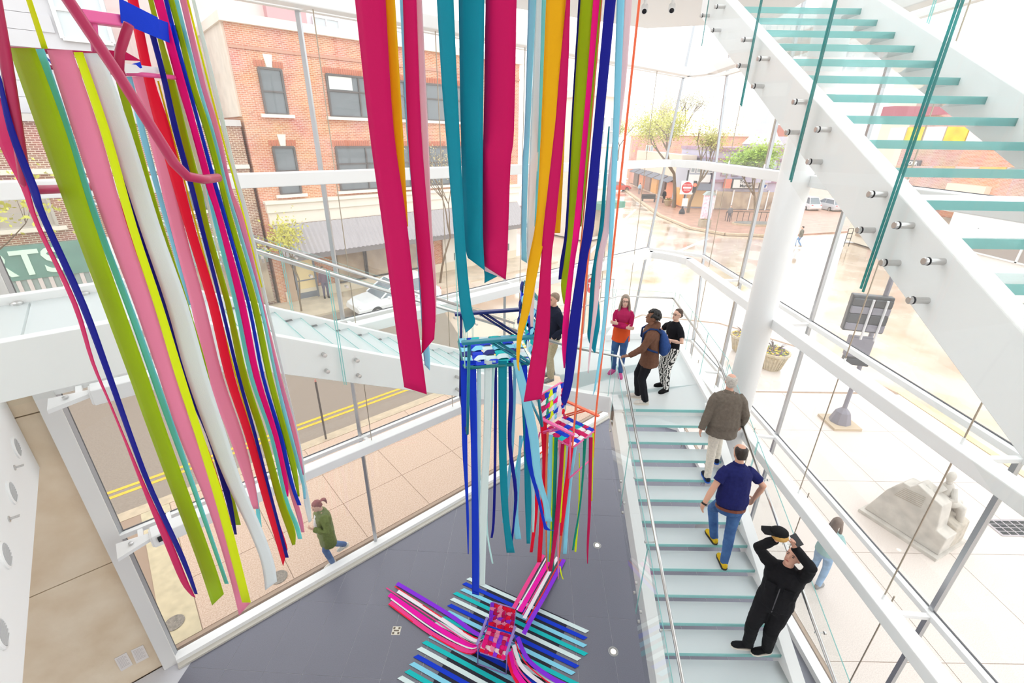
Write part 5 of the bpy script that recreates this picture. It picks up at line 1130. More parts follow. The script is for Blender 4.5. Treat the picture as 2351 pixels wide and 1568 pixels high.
quadpx([(282, 145, 1.88), (288, 168, 1.88), (398, 168, 2.08), (390, 158, 2.08)], 'white')
for k, cc in enumerate(('red', 'green', 'blue', 'pale', 'olive', 'navy')): quadpx([(30+k*34, 118+k*2, 1.75), (38+k*34, 126+k*2, 1.78), (62+k*38, 160, 2.1), (50+k*38, 158, 2.1)], cc)
C1 = [
 ('olive', [(110,20,80),(300,87,150),(510,164,215),(842,288,332),(1000,345,386),(1280,450,487),(487,1390,514,1364)], YN, .01),
 ('cyan', [(112,81,101),(300,146,165),(520,218,235),(732,298,315),(931,368,385),(1130,442,454),(1340,516,525)], YN+.03, 0),
 ('pink', [(115,108,165),(300,167,229),(515,239,290),(700,308,353),(865,365,403),(1000,410,448),(1167,478,514),(1317,525,555),(549,1413,574,1385)], YN, .01),
 ('lime', [(120,169,190),(300,230,252),(520,294,314),(699,353,373),(865,403,424),(1000,448,467),(1167,499,521),(1383,556,576)], YN-.03, 0),
 ('red', [(165,177,184),(420,255,262),(520,287,295),(700,349,356),(865,398,408),(1000,452,466),(1100,490,502),(1205,524,532)], YN+.10, 0),
 ('navy', [(330,258,261),(520,312,322),(699,372,382),(865,415,428),(1000,474,487),(1130,513,528),(1227,538,544)], YN+.08, 0),
 ('grey', [(122,192,236),(300,249,300),(520,320,368),(699,381,431),(865,428,478),(1000,476,521),(1110,520,557),(1217,571,603),(1290,599,629),(609,1355,636,1335)], YN+.055, -.01),
 ('olive', [(172,262,284),(300,298,315),(520,366,376),(699,428,433),(865,475,480),(1000,488,500),(1100,512,526),(1205,540,553)], YN+.14, 0),
 ('sky', [(176,290,303),(332,327,342),(520,381,391),(700,432,440)], YF, 0),
 ('pink', [(176,303,345),(298,338,375),(520,391,423),(699,438,471),(865,474,512),(1000,525,558),(1109,563,585),(1168,580,594)], YF-.03, .01),
 ('cyan', [(1100,578,584),(1168,587,596),(591,1208,601,1210)], YF-.01, 0),
 ('red', [(0,293,317),(180,330,354),(300,360,392),(520,424,447),(699,478,501),(865,517,539),(1000,562,581),(1145,603,623),(1240,632,655),(650,1300,660,1262)], YF-.05, 0),
 ('navy', [(60,338,352),(172,368,381),(298,396,410),(431,434,446),(520,457,468),(699,504,512),(865,544,552),(1000,582,590),(1145,620,627),(1280,655,663)], YF-.06, 0),
 ('olive', [(0,340,352),(90,362,374),(172,381,398),(298,410,428),(431,446,463),(520,466,481),(699,517,531),(865,552,569),(1000,595,612),(1145,634,652),(1215,658,677),(671,1252,678,1250)], YF, 0),
 ('lime', [(186,361,365),(520,449,453),(865,540,544),(1000,580,586),(1080,594,598)], YF-.02, 0),
 ('white', [(185,395,408),(298,428,438),(431,464,472),(600,505,508)], YF+.02, 0),
 ('cyan', [(298,438,446),(431,471,478),(500,487,497),(699,537,547),(865,572,582),(1000,618,627),(1145,652,661),(1203,674,685),(1237,684,694)], YF+.03, 0),
 ('hot', [(0,353,375),(100,381,401),(199,408,428),(298,438,454),(431,474,491),(500,497,511),(699,547,564),(865,582,597),(1000,627,639),(1109,652,661),(1140,659,662)], YF, 0),
 ('blue', [(0,376,386),(100,401,411),(298,456,464),(431,491,501),(500,512,521),(699,567,575),(865,600,608),(1000,639,649),(1109,665,674),(1160,683,692)], YF+.02, 0),
 ('olive', [(0,386,400),(100,413,426),(199,436,451),(298,468,483),(431,504,517),(500,521,534),(699,577,592),(865,612,626),(1000,649,663),(1072,667,681),(1140,684,688)], YF+.03, 0),
 ('sky', [(0,400,410),(199,453,461),(298,483,491),(431,517,524),(500,536,544),(699,594,602),(865,630,637),(1000,661,672),(1109,692,699),(1145,697,702)], YF+.05, 0),
 ('pink', [(0,413,428),(199,461,473),(298,489,504),(431,519,532),(500,545,559),(666,589,598),(865,636,646),(1000,672,683),(1090,694,698)], YF+.06, 0),
 ('pink', [(1000,640,645),(1116,661,672),(1180,680,692),(1222,692,699)], YF+.04, 0),
 ('lime', [(0,428,433),(298,504,508),(500,559,563),(660,600,603)], YF+.07, 0),
 ('pale', [(0,440,448),(199,486,497),(398,535,544),(500,563,572),(750,621,628),(1020,685,690),(1110,693,703),(1160,699,713),(709,1200,715,1196)], YF+.10, 0),
 ('mag', [(245,-12,8),(330,-2,36),(430,48,66),(517,81,92),(699,166,178),(832,209,217),(931,252,257),(1020,288,294),(1130,330,341),(1242,375,394),(1336,415,432),(440,1368,449,1372)], YN-.06, .01),
 ('navy', [(180,-6,3),(298,17,34),(431,66,87),(500,92,109),(699,181,199),(865,244,259),(1020,300,313),(1130,343,356),(1280,412,425),(1364,447,454)], YN-.08, 0),
 ('lime', [(0,60,73),(112,96,110)], YN+.06, 0)]
BZ1 = aty(370, -110, YF).z
for cc, rows, yy, tw in C1: r0 = crow(rows[0]); ribbon(c1, rows, cc, yy, tw, top=BZ1 if (r0[1] == 0 or r0[0] < 0) else None)
pa, pb = aty(-40, -110, YN-0.05), aty(500, -110, YF+0.10)
MB().tube([V((pa.x, YN-0.07, BZ1)), V((aty(60,-60,YN).x, YN+0.05, BZ1)), V((aty(290,-60,YF).x, YF-0.05, BZ1)), V((pb.x, YF+0.10, BZ1))], 0.014, 10).build('back_frame', FC_('crimson'), c1, smooth=True)
for q_ in (aty(-52, -230, 1.60), aty(20, -200, 1.55), V((pb.x, YF+0.10, BZ1))): cord(c1, q_, 12.9, 'red')
# ---------- chair above the frame in the middle, whose ribbons hang into view
YC = 1.75
TOPZ = 9.75
c2, L2 = lawn_chair('hanging_chair', 'hanging lawn chair above the centre trailing wide magenta, teal and yellow ribbons', V((0.05, YC+0.22, TOPZ)), (0, -1), 'mag', 'teal', 'teal', (['mag','teal','yellow'], ['navy','olive','sky']), (['mag','rose'], ['teal','yellow']), sz=1.5, legs=False)
C2 = [
 ('mag', [(0,815,885),(300,848,904),(510,877,934),(732,906,958),(928,889,980,905)], 0, .012),
 ('yellow', [(0,884,907),(300,903,925),(430,920,932),(520,933,937)], .03, 0),
 ('sky', [(0,918,926),(300,933,940),(500,951,957),(712,966,972),(800,971,986),(975,838,987,851)], .03, 0),
 ('mag', [(0,925,956),(300,936,967),(510,952,984),(699,968,999),(968,813,997,778)], .01, .01),
 ('rose', [(0,955,969),(300,966,983),(520,983,992),(640,993,1001),(740,999,1001)], .04, 0),
 ('teal', [(0,1003,1041),(200,1015,1050),(380,1030,1059),(584,1046,1070),(700,1056,1082),(740,1064,1091),(1069,764,1072,762)], -.02, .01),
 ('teal', [(0,1053,1112),(300,1058,1109),(500,1064,1108),(570,1069,1110),(1074,592,1113,621)], 0, .015),
 ('teal', [(400,1090,1112),(560,1095,1112),(620,1111,1145),(1112,650,1146,632)], .08, 0),
 ('rose', [(400,1118,1160),(560,1113,1155),(1113,622,1156,640)], .06, 0),
 ('mag', [(0,1115,1186),(300,1110,1180),(380,1107,1172),(584,1110,1165),(1114,612,1161,642)], -.01, .02),
 ('sky', [(0,1213,1231),(300,1204,1217),(380,1199,1213),(523,1197,1209),(1197,596,1210,604)], .05, 0),
 ('white', [(0,1231,1244),(300,1218,1238),(520,1210,1228),(604,1211,1230),(750,1218,1224)], .06, 0),
 ('cyan', [(0,1244,1254),(300,1236,1244),(520,1227,1232)], .05, 0),
 ('yellow', [(0,1254,1298),(300,1242,1283),(500,1231,1258),(600,1213,1239),(707,1198,1218),(774,1187,1199),(828,1186,1192),(1190,850,1193,852)], 0, .01),
 ('yellow', [(0,1298,1303),(300,1284,1297),(500,1262,1288),(535,1266,1286)], .04, 0),
 ('mag', [(0,1300,1309),(150,1286,1305),(300,1273,1296),(520,1248,1275),(600,1242,1266),(761,1228,1262),(868,1211,1250),(1202,923,1242,916)], -.02, .01),
 ('olive', [(0,1333,1363),(300,1314,1344),(520,1304,1323),(600,1295,1312),(655,1288,1305),(1294,697,1298,699)], 0, .008),
 ('navy', [(0,1328,1335),(300,1310,1316),(520,1298,1305),(600,1286,1298),(1282,642,1294,640)], .03, 0),
 ('hot', [(0,1362,1377),(300,1338,1350),(520,1317,1332),(600,1308,1320),(707,1295,1309),(787,1290,1303),(845,1294,1297)], -.02, 0),
 ('olive', [(0,1376,1380),(300,1350,1355),(520,1331,1335)], .03, 0),
 ('orange', [(0,1380,1383),(300,1354,1358),(520,1336,1339),(700,1319,1321)], .04, 0),
 ('navy', [(0,1389,1414),(300,1362,1384),(520,1340,1364),(600,1328,1348),(761,1304,1330),(868,1296,1316),(1288,916,1308,905),(1296,931,1299,930)], -.04, 0),
 ('sky', [(0,1416,1434),(300,1407,1421),(520,1399,1409),(600,1394,1403),(707,1386,1395),(814,1375,1382),(1361,909,1367,895)], 0, 0),
 ('rose', [(0,1434,1451),(200,1421,1436),(400,1397,1410),(520,1386,1400),(600,1370,1384),(707,1362,1372),(787,1354,1360),(1349,856,1351,857)], .02, 0),
 ('teal', [(290,1397,1400),(420,1385,1392),(520,1376,1386),(640,1357,1372),(734,1351,1378),(775,1349,1372),(1364,810,1367,809)], .05, 0)]
for cc, rows, dy, tw in C2: ribbon(c2, rows, cc, YC+dy, tw, top=TOPZ+0.02 if crow(rows[0])[1] == 0 else None)
for x in (-0.34, 0.34): cord(c2, L2(x/1.5, -0.3, 0.5), 12.9, 'orange')
# ---------- blue and teal chair
C3 = aty(1131, 806, 3.05)
c3, L3 = lawn_chair('hanging_chair', 'teal and navy hanging lawn chair with woven blue seat facing left', C3, (-0.97, -0.20), 'teal', 'deep', 'dteal', (['blue','pale','deep','sky','blue','aqua'], ['white','sky','aqua','pale','blue','sky']), (['sky','blue','aqua','pale','sky','deep'], ['pale','aqua','deep','sky','blue','pale']), sz=1.0, tilt=0.06, strips=(6, 6), bh=0.46, legz=-0.52)
D = [
 ('blue', [(828,1057,1073),(1020,1061,1073),(1130,1068,1075),(1200,1071,1077),(1272,1074,1076)], 0),
 ('blue', [(828,1074,1093),(1020,1081,1096),(1200,1083,1099),(1353,1084,1100),(1084,1356,1100,1364)], -.01),
 ('pale', [(828,1112,1130),(1020,1109,1125),(1200,1099,1118),(1328,1099,1114),(1344,1099,1115)], -.005),
 ('mint', [(828,1096,1104),(1020,1094,1104),(1190,1098,1103)], .02),
 ('mint', [(828,1131,1138),(1020,1120,1126),(1150,1116,1120),(1225,1117,1121),(1294,1129,1133)], .01),
 ('teal', [(828,1144,1164),(1020,1145,1163),(1130,1149,1166),(1200,1155,1170),(1269,1163,1182)], 0),
 ('navy', [(828,1167,1174),(921,1168,1178),(1020,1166,1175),(1130,1180,1188),(1200,1177,1182),(1245,1172,1177)], .02),
 ('navy', [(828,1136,1141),(940,1134,1141),(1100,1133,1139),(1200,1130,1136),(1235,1126,1131)], .05),
 ('sky', [(826,1177,1190),(860,1184,1203),(988,1212,1234),(1090,1226,1243),(1150,1245,1258),(1197,1252,1268)], -.03),
 ('sky', [(835,1179,1186),(1020,1172,1180),(1200,1153,1160)], .06),
 ('blue', [(830,1196,1210),(930,1202,1213),(976,1206,1222),(1050,1207,1222),(1135,1230,1238),(1200,1246,1253),(1215,1250,1262),(1218,1262,1273)], .03),
 ('teal', [(830,1190,1197),(930,1198,1206),(1050,1203,1214),(1150,1205,1220),(1248,1209,1217)], .08),
 ('sky', [(1000,1192,1198),(1100,1186,1194),(1180,1178,1190),(1238,1182,1197)], .10),
 ('mint', [(1050,1215,1221),(1150,1220,1228),(1222,1222,1226)], .10),
 ('cyan', [(1000,1200,1204),(1080,1182,1187),(1160,1180,1183)], .12)]
for cc, rows, dy in D: ribbon(c3, rows, cc, C3.y-0.235+dy)
for p in (L3(-0.24, 0.23, 0), L3(0.24, 0.23, 0), L3(0.0, -0.30, 0.45)): cord(c3, p, 12.9, 'mint')
# ---------- pink and orange chair
C4 = aty(1306, 990, 3.8)
c4, L4 = lawn_chair('hanging_chair', 'pink and orange hanging lawn chair with woven checked seat below the blue one', C4, (0.75, -0.66), 'orange', 'hpink', 'hpink', (['blue','white','mag','palepink','blue','mag'], ['mag','palepink','blue','aqua','mag','white']), (['red','palepink','sky','lime','green','maroon'], ['white','blue','palepink','hot','white','blue']), sz=0.80, tilt=0.10, legz=-0.44)
E_ = [
 ('red', [(967,1241,1256),(1074,1245,1255),(1180,1239,1249),(1291,1233,1243)], .12),
 ('red', [(1080,1234,1240),(1130,1229,1238),(1200,1224,1232),(1268,1216,1223)], .16),
 ('orange', [(992,1255,1260),(1100,1252,1256),(1260,1253,1256),(1310,1255,1258)], .05),
 ('sky', [(998,1260,1270),(1130,1257,1269),(1290,1257,1265)], .04),
 ('lime', [(1003,1269,1273),(1150,1266,1270),(1290,1260,1264)], .03),
 ('green', [(1004,1273,1281),(1166,1268,1276),(1310,1265,1272)], .02),
 ('pink', [(1013,1281,1290),(1100,1285,1292),(1200,1279,1284),(1330,1281,1283)], .0),
 ('maroon', [(1019,1288,1296),(1166,1276,1287),(1250,1268,1277),(1312,1259,1267)], -.02),
 ('lime', [(1019,1294,1300),(1100,1290,1295),(1200,1284,1288)], -.01),
 ('red', [(1016,1306,1318),(1080,1300,1310),(1166,1289,1300),(1230,1285,1290)], .0),
 ('sky', [(1016,1318,1326),(1100,1306,1314),(1180,1297,1307),(1272,1292,1301)], .02),
 ('green', [(1007,1339,1347),(1090,1336,1341),(1166,1329,1333),(1230,1318,1323),(1263,1313,1317)], .04),
 ('lime', [(1040,1329,1331),(1150,1328,1332),(1220,1322,1327),(1267,1319,1323)], .06),
 ('maroon', [(1004,1352,1361),(1166,1350,1357),(1250,1347,1352),(1294,1348,1350)], .05),
 ('lime', [(994,1360,1364),(1150,1357,1360)], .06),
 ('orange', [(1100,1300,1304),(1190,1292,1296),(1250,1284,1289),(1280,1283,1285)], .05),
 ('lime', [(1300,1284,1287),(1318,1287,1290),(1330,1292,1294)], .05)]
for cc, rows, dy in E_: ribbon(c4, rows, cc, C4.y-0.18+dy)
for p in (L4(-0.24, 0.22, 0), L4(0.24, 0.22, 0), L4(0.24, -0.30, 0.46)): cord(c4, p, 12.9, 'orange', 0.009)
# ---------- purple chair on the floor with its fans of ribbons, standing on the striped mat
R0 = V((-0.36, 6.18, 0)); RU = V((0.905, -0.425, 0)).normalized(); RV = V((-0.425, -0.905, 0)).normalized()
t = thing('striped_mat', 'black mat crossed by pale, blue, sky and teal ribbon strips on the floor', 'mat', R0+RU*0.8+RV*1.2)
MB().prism([R0+V((0,0,0.002)), R0+RU*1.62+V((0,0,0.002)), R0+RU*1.62+RV*2.75+V((0,0,0.002)), R0+RV*2.75+V((0,0,0.002))], (0,0,0.008)).build('mat', mat('black_mat', srgb(34,34,50), 0.85, bump=0.3, bump_scale=200), t, bevel=0.0)
rnd = random.Random(4)
for k in range(22):
    o = R0 + RV*(0.06 + k*0.128) + V((0,0,0.0125)); a, b_ = -0.46-rnd.uniform(0, .10), 2.06+rnd.uniform(-.06, .08)
    cc = ('pale', 'blue', 'sky', 'aqua')[k % 4]; hw = 0.036
    MB().strip([(o+RU*a-RV*hw+RU*0.05, o+RU*a+RV*hw), (o+RU*0.8-RV*hw, o+RU*0.8+RV*hw), (o+RU*b_-RV*hw, o+RU*b_+RV*hw-RU*0.05)], 0.002).build('ribbon_strip', RC_(cc), t)
C5 = atz(1139, 1478, 0.36)
f5 = (atz(1128, 1512, 0.36) - atz(1150, 1448, 0.36))
c5, L5 = lawn_chair('floor_chair', 'purple-framed lawn chair with pink and red woven seat on the striped mat', C5, (f5.x, f5.y), 'lav', 'lav', 'lav', (['hot','maroon','purple','pink','mag','hot'], ['mag','pink','purple','hot','rose','red']), (['maroon','red','mag','pink','maroon','purple'], ['red','pink','purple','maroon','pink','red']), sz=0.92, tilt=0.30, legz=-0.355, loc=V((C5.x, C5.y, 0)))
def fan(pl, widths, cols, zs):
    """ribbon bands given as pixel polylines lying at the heights zs"""
    for (pts, w_, cc) in zip(pl, widths, cols):
        P = [atz(850+x/3.918, 1200+y/3.918, z) for (x, y), z in zip(pts, zs)]
        rows = []; Q = []
        n = len(P)
        for i in range(n-1):
            p0, p1, p2, p3 = P[max(i-1,0)], P[i], P[i+1], P[min(i+2,n-1)]
            for k in range(5):
                s = k/5; Q.append(0.5*((2*p1)+(p2-p0)*s+(2*p0-5*p1+4*p2-p3)*s*s+(3*p1-p0-3*p2+p3)*s**3))
        Q.append(P[-1])
        for i, q in enumerate(Q):
            d = (Q[min(i+1,len(Q)-1)]-Q[max(i-1,0)]); nrm = V((-d.y, d.x, 0)); nrm = nrm.normalized() if nrm.length > 1e-6 else V((1,0,0)); q = V((q.x, q.y, max(q.z, 0.022)))
            rows.append((q+nrm*w_/2, q-nrm*w_/2))
        MB().strip(rows, 0.002).build('ribbon', RC_(cc), c5)
fan([[(240,545),(700,820),(960,1000),(1040,985)], [(220,572),(640,850),(930,1030),(1012,1020)], [(248,615),(640,865),(920,1050),(1006,1050)], [(145,585),(600,885),(900,1085),(1000,1065)],
     [(172,645),(600,940),(900,1110),(1000,1080)], [(184,682),(560,955),(880,1125),(996,1095)], [(180,715),(560,1000),(880,1155),(992,1105)], [(165,732),(560,1018),(880,1180),(990,1115)]],
    [0.075, 0.02, 0.065, 0.02, 0.085, 0.025, 0.075, 0.02], ['purple','red','palepink','fpink','fhot','palepink','fpink','red'], [0.03, 0.03, 0.05, 0.34])
fan([[(1560,290),(1420,530),(1290,770)], [(1585,315),(1450,560),(1318,785)], [(1610,345),(1470,580),(1345,800)], [(1640,360),(1500,600),(1370,830)], [(1685,310),(1530,590),(1385,860)], [(1715,330),(1560,620),(1400,900)], [(1745,330),(1580,640),(1470,830),(1380,1000)]],
    [0.075, 0.025, 0.085, 0.02, 0.065, 0.02, 0.075], ['fpink','palepink','fhot','fpink','palepink','red','purple'], [0.03, 0.10, 0.40, 0.40])
fan([[(1325,1030),(1420,1230),(1620,1390),(1800,1480)], [(1305,1070),(1390,1250),(1580,1420),(1760,1520)], [(1290,1100),(1360,1290),(1520,1430),(1720,1560)], [(1270,1130),(1330,1310),(1460,1460),(1640,1590)], [(1250,1160),(1300,1330),(1420,1490),(1560,1600)], [(1235,1190),(1275,1350),(1370,1500),(1500,1620)]],
    [0.075, 0.02, 0.065, 0.03, 0.085, 0.05], ['purple','red','palepink','fpink','fhot','red'], [0.34, 0.12, 0.03, 0.03])
# ---------- small things on the floor and walls
for k, (x, y) in enumerate(((1371, 1252), (1408, 1496))):
    P = atz(x, y, 0); t = thing('floor_light', 'round lit uplight set in the dark floor, the one %s' % ('farther off' if k == 0 else 'nearer the camera'), 'floor light', P, group='floor uplights')
    MB().lathe(P, [(0.085, 0), (0.085, 0.004), (0.078, 0.004), (0.078, 0.0015)], 28).build('ring', M_steel, t)
    MB().lathe(P, [(0.074, 0), (0.074, 0.002)], 28).build('lens', mat('uplight_lens', srgb(150,150,152), 0.1), t)
    MB().lathe(P, [(0.042, 0.002), (0.042, 0.006), (0.02, 0.009)], 20).build('lamp', mat('warm_lamp', (1, .9, .7), 0.5, emit=(1.0, 0.86, 0.62), emit_s=9.0), t)
P = atz(910, 1448, 0); t = thing('floor_box', 'small steel floor socket plate in the dark tiles', 'socket plate', P)
MB().box(P+V((-0.075,-0.075,0)), P+V((0.075,0.075,0.004))).build('plate', mat('ivory_plate', srgb(226, 220, 206), 0.5), t)
for dx, dy in ((-.045,.045), (.045,.045), (-.045,-.045), (.045,-.045)): MB().box(P+V((dx-.018,dy-.018,.004)), P+V((dx+.018,dy+.018,.006))).build('pattern_block', mat('brown_print', srgb(110,98,84), 0.6), t)
MB().box(P+V((-.045,-.012,.004)), P+V((.045,.012,.006))).build('pattern_block', mat('brown_print', srgb(110,98,84), 0.6), t)
def wpx(x, y): return atp(x, y, S(0, 0.018), SN)
for k, pts in enumerate(([(262,1512),(290,1497),(305,1525),(278,1541)], [(300,1493),(328,1480),(342,1508),(313,1523)])):
    P = [wpx(x, y)+SN*0.002 for x, y in pts]
    t = MB().prism(P, SN*0.006).build('wall_placard', mat('placard_paper', srgb(232, 226, 222), 0.6), None); c = sum(P, V((0,0,0)))/4
    tag(t, 'white text placard on the stone wall, %s' % ('left of the two' if k == 0 else 'nearer the glass'), 'placard', 'wall placards')
    b = MB()
    for j in range(9):
        f_ = 0.12 + j*0.085; a = P[0].lerp(P[3], f_).lerp(P[1].lerp(P[2], f_), 0.12); e = P[0].lerp(P[3], f_).lerp(P[1].lerp(P[2], f_), 0.86 if j % 3 else 0.7)
        b.beam(a+SN*0.0065, e+SN*0.0065, 0.004, 0.002, up=SN)
    tag(b.build('text_line', mat('placard_ink', srgb(176, 168, 166), 0.8), t), kind='stuff')
PF = I(-1.03, 0)
for k, (x, y) in enumerate(((36, 1028), (25, 1131), (10, 1275), (0, 1455))):
    P = atp(x, y, PF, SD)
    t = thing('air_outlet', 'round white louvred air outlet on the upper edge wall, %s from the stone wall' % ('nearest', 'second', 'third', 'fourth')[k], 'air outlet', P, group='round air outlets')
    MB().lathe(P, [(0.125, 0), (0.125, 0.012), (0.105, 0.02), (0.10, 0.006)], 28, SD).build('ring', M_white, t)
    for j in range(7):
        h = -0.075 + j*0.025; ww = math.sqrt(max(0.0, 0.098**2-h*h)); c = P + V((0,0,h)) + SD*0.012
        MB().obox(c, SN*ww, (SD*0.008+V((0,0,-0.006))), (SD*0.0+V((0,0,1)))*0.003).build('louvre', mat('louvre_grey', (0.5,0.5,0.5), 0.5), t)
for k, (x, y) in enumerate(((33, 1074), (20, 1192))):
    P = atp(x, y, PF, SD); t = thing('sprinkler', 'chrome sidewall sprinkler head, the %s one' % ('farther' if k == 0 else 'nearer'), 'sprinkler', P, group='sprinkler heads')
    MB().lathe(P, [(0.03, 0), (0.03, 0.008), (0.012, 0.01), (0.012, 0.05)], 14, SD).build('escutcheon', M_steel, t); MB().obox(P+SD*0.06, SN*0.02, SD*0.012, V((0,0,0.003))).build('deflector', M_steel, t)
# ================================================================ PEOPLE
TS = bpy.data.scenes.new('scratch'); TVL = TS.view_layers[0]
def remesh(mb, vox, name, m, parent, it=3, amp=0.0, freq=9.0, sc=1.0):
    me = bpy.data.meshes.new('tmp'); me.from_pydata([tuple(p*sc) for p in mb.v], [], mb.f); me.update()
    o = bpy.data.objects.new('tmp', me); TS.collection.objects.link(o)
    r = o.modifiers.new('r', 'REMESH'); r.mode = 'VOXEL'; r.voxel_size = vox
    if it: s = o.modifiers.new('s', 'SMOOTH'); s.factor = 0.5; s.iterations = it
    TVL.update(); dg = TVL.depsgraph; out = bpy.data.meshes.new_from_object(o.evaluated_get(dg))
    bpy.data.objects.remove(o); bpy.data.meshes.remove(me)
    if amp:
        nv = len(out.vertices); co = [0.0]*(3*nv); no = [0.0]*(3*nv)
        out.vertices.foreach_get('co', co); out.vertices.foreach_get('normal', no)
        for k in range(nv):
            x, y, z = co[3*k]*freq, co[3*k+1]*freq, co[3*k+2]*freq
            d = noise.noise((x, y, z*0.55))*amp + noise.noise((x*2.3, y*2.3, z*2.3))*amp*0.4
            co[3*k] += no[3*k]*d; co[3*k+1] += no[3*k+1]*d; co[3*k+2] += no[3*k+2]*d
        out.vertices.foreach_set('co', co); out.update()
    out.shade_smooth(); out.materials.clear(); out.materials.append(m); out.name = name
    ob = bpy.data.objects.new(name, out); COL.objects.link(ob); ob.parent = parent; ROOTM[ob.name] = ROOTM[parent.name]; return ob
def ik(a, b, l1, l2, hint):
    a, b = V(a), V(b); d = b-a; L = min(d.length, (l1+l2)*0.999); d.normalize()
    x = (l1*l1 - l2*l2 + L*L)/(2*L); h = math.sqrt(max(0, l1*l1-x*x)); hn = V(hint); hn = hn - d*hn.dot(d); hn.normalize()
    return a + d*x + hn*h
def hand(mb, W, fd, pn, side, curl=0.5):
    fd = V(fd).normalized(); pn = V(pn); pn = (pn - fd*pn.dot(fd)).normalized(); sd = fd.cross(pn)*side
    mb.loft([(W-fd*0.015, sd*0.026, pn*0.02), (W+fd*0.02, sd*0.033, pn*0.017), (W+fd*0.06, sd*0.040, pn*0.015), (W+fd*0.088, sd*0.038, pn*0.012)])
    for k, ln in enumerate((0.070, 0.078, 0.073, 0.058)):
        p = W + fd*0.084 + sd*(0.029-0.0195*k); d = fd.copy(); pts = [p]; a = 0
        for j, f_ in enumerate((0.45, 0.30, 0.25)):
            a += curl*(0.5 if j == 0 else 0.65); dd = fd*math.cos(a)+pn*math.sin(a); p = p + dd*ln*f_; pts.append(p)
        mb.tube(pts, [0.0095, 0.009, 0.0085, 0.0065], 8)
    p = W+fd*0.025+sd*0.030; mb.tube([p, p+(fd*0.55+sd*0.75+pn*0.25).normalized()*0.038, p+(fd*0.6+sd*0.55+pn*0.5).normalized()*0.066], [0.0125, 0.011, 0.008], 8)
def head_frame(N, yaw, pitch, roll=0.0):
    M = Matrix.Rotation(yaw, 4, 'Z') @ Matrix.Rotation(pitch, 4, 'X') @ Matrix.Rotation(roll, 4, 'Y'); M.translation = V(N); return M
def person(label, loc, yaw, H=1.75, fem=False, pelvis=(0,0,0.975), lean=0.0, side=0.0, twist=0.0, feet=((-0.1,0,0,0.1),(0.1,0,0,-0.1)), wr=((-0.26,0.03,0.86),(0.26,0.03,0.86)), eh=((-0.6,-1,0),(0.6,-1,0)),
           fdir=((0,0.1,-1),(0,0.1,-1)), pnorm=((1,0,0),(-1,0,0)), curl=(0.5,0.5), head=(0,0), top=None, sleeve='long', trs=None, shoe=None, sole=None, skin=(222,178,156), hair=('short',(60,45,35)), bag=0.0, hem=-0.12, loose=1.0, glasses=False, vox=0.0085, waist=1.0, name='person', group=None, legw=1.0, extra=None, slv=None):
    s = H/1.75; t = thing(name, label, 'person', loc, yaw, group=group); ws = 0.92 if fem else 1.0
    P = V(pelvis)/1.0; up = V((math.sin(side), math.sin(lean), math.cos(lean))).normalized()
    rt = V((math.cos(twist), math.sin(twist), 0)); rt = (rt-up*rt.dot(up)).normalized(); fw = up.cross(rt)
    rp = V((math.cos(twist*0.4), math.sin(twist*0.4), 0)); fp = V((-rp.y, rp.x, 0))
    sk = mat('skin_%d_%d_%d' % tuple(skin), srgb(*skin), 0.5, spec=0.4)
    def torso(mb, k, t0=-0.10, t1=0.53, grow=0.0):
        R = [(-0.20,.186,.142),(-0.14,.180,.132),(-0.08,.176,.126),(0.0,.172*waist,.122*waist),(0.10,.160*waist,.118*waist),(0.20,.162*waist,.116*waist),(0.31,.180,.122),(0.40,.186,.115),(0.455,.150,.092),(0.495,.092,.072),(0.53,.062,.060)]
        mb.loft([(P+up*tt, rt*((rx*ws)*k+grow), fw*(ry*k+grow)) for tt, rx, ry in R if t0 <= tt <= t1])
    Sh = [P+up*0.43+rt*sx*0.168*ws for sx in (-1, 1)]
    W = [V(w) for w in wr]; E = [ik(Sh[i], W[i], 0.29, 0.265, fp*V(eh[i]).y + rp*V(eh[i]).x + V((0,0,V(eh[i]).z))) for i in (0, 1)]
    Hp = [P + rp*sx*0.088*ws + V((0,0,-0.05)) for sx in (-1, 1)]
    A = []; K = []
    for i in (0, 1):
        x, y, z, fy = feet[i]; a = V((x, y, z+0.085)); A.append(a); K.append(ik(Hp[i], a, 0.43, 0.425, V((math.sin(-fy)*0.4, 1, 0))))
    N = P + up*0.555 + fw*0.012
    # --- body: one continuous surface
    mb = MB(); torso(mb, 0.93)
    for i in (0, 1):
        mb.tube([Sh[i]-rt*(0.03*(-1 if i == 0 else 1)), Sh[i].lerp(E[i], 0.35), E[i], E[i].lerp(W[i], 0.35), W[i]], [0.056*ws, 0.048*ws, 0.040*ws, 0.041*ws, 0.027*ws], 12); hand(mb, W[i], fdir[i], pnorm[i], -1 if i == 0 else 1, curl[i])
        mb.tube([Hp[i], Hp[i].lerp(K[i], 0.5), K[i], K[i].lerp(A[i], 0.35), A[i]], [0.080, 0.070, 0.052, 0.054, 0.036], 12)
    mb.tube([P+up*0.46, P+up*0.54, N+up*0.03], [0.062*ws, 0.054*ws, 0.052*ws], 12)
    hm = head_frame(N, head[0], head[1]); h_ = lambda x, y, z: hm @ V((x, y, z))
    hs = 0.95 if fem else 1.0
    hx = lambda r: (hm.to_3x3() @ V((r*hs, 0, 0))); hy = lambda r: (hm.to_3x3() @ V((0, r*hs, 0)))
    R = [(0.0,.022,.020,.068),(0.012,.036,.040,.052),(0.035,.050,.062,.034),(0.065,.060,.082,.016),(0.10,.067,.094,.006),(0.135,.072,.098,.0),(0.165,.071,.096,-.004),(0.195,.060,.082,-.008),(0.215,.042,.058,-.010),(0.226,.016,.022,-.010)]
    mb.loft([(h_(0, yo*hs, z*hs), hx(rx), hy(ry)) for z, rx, ry, yo in R])
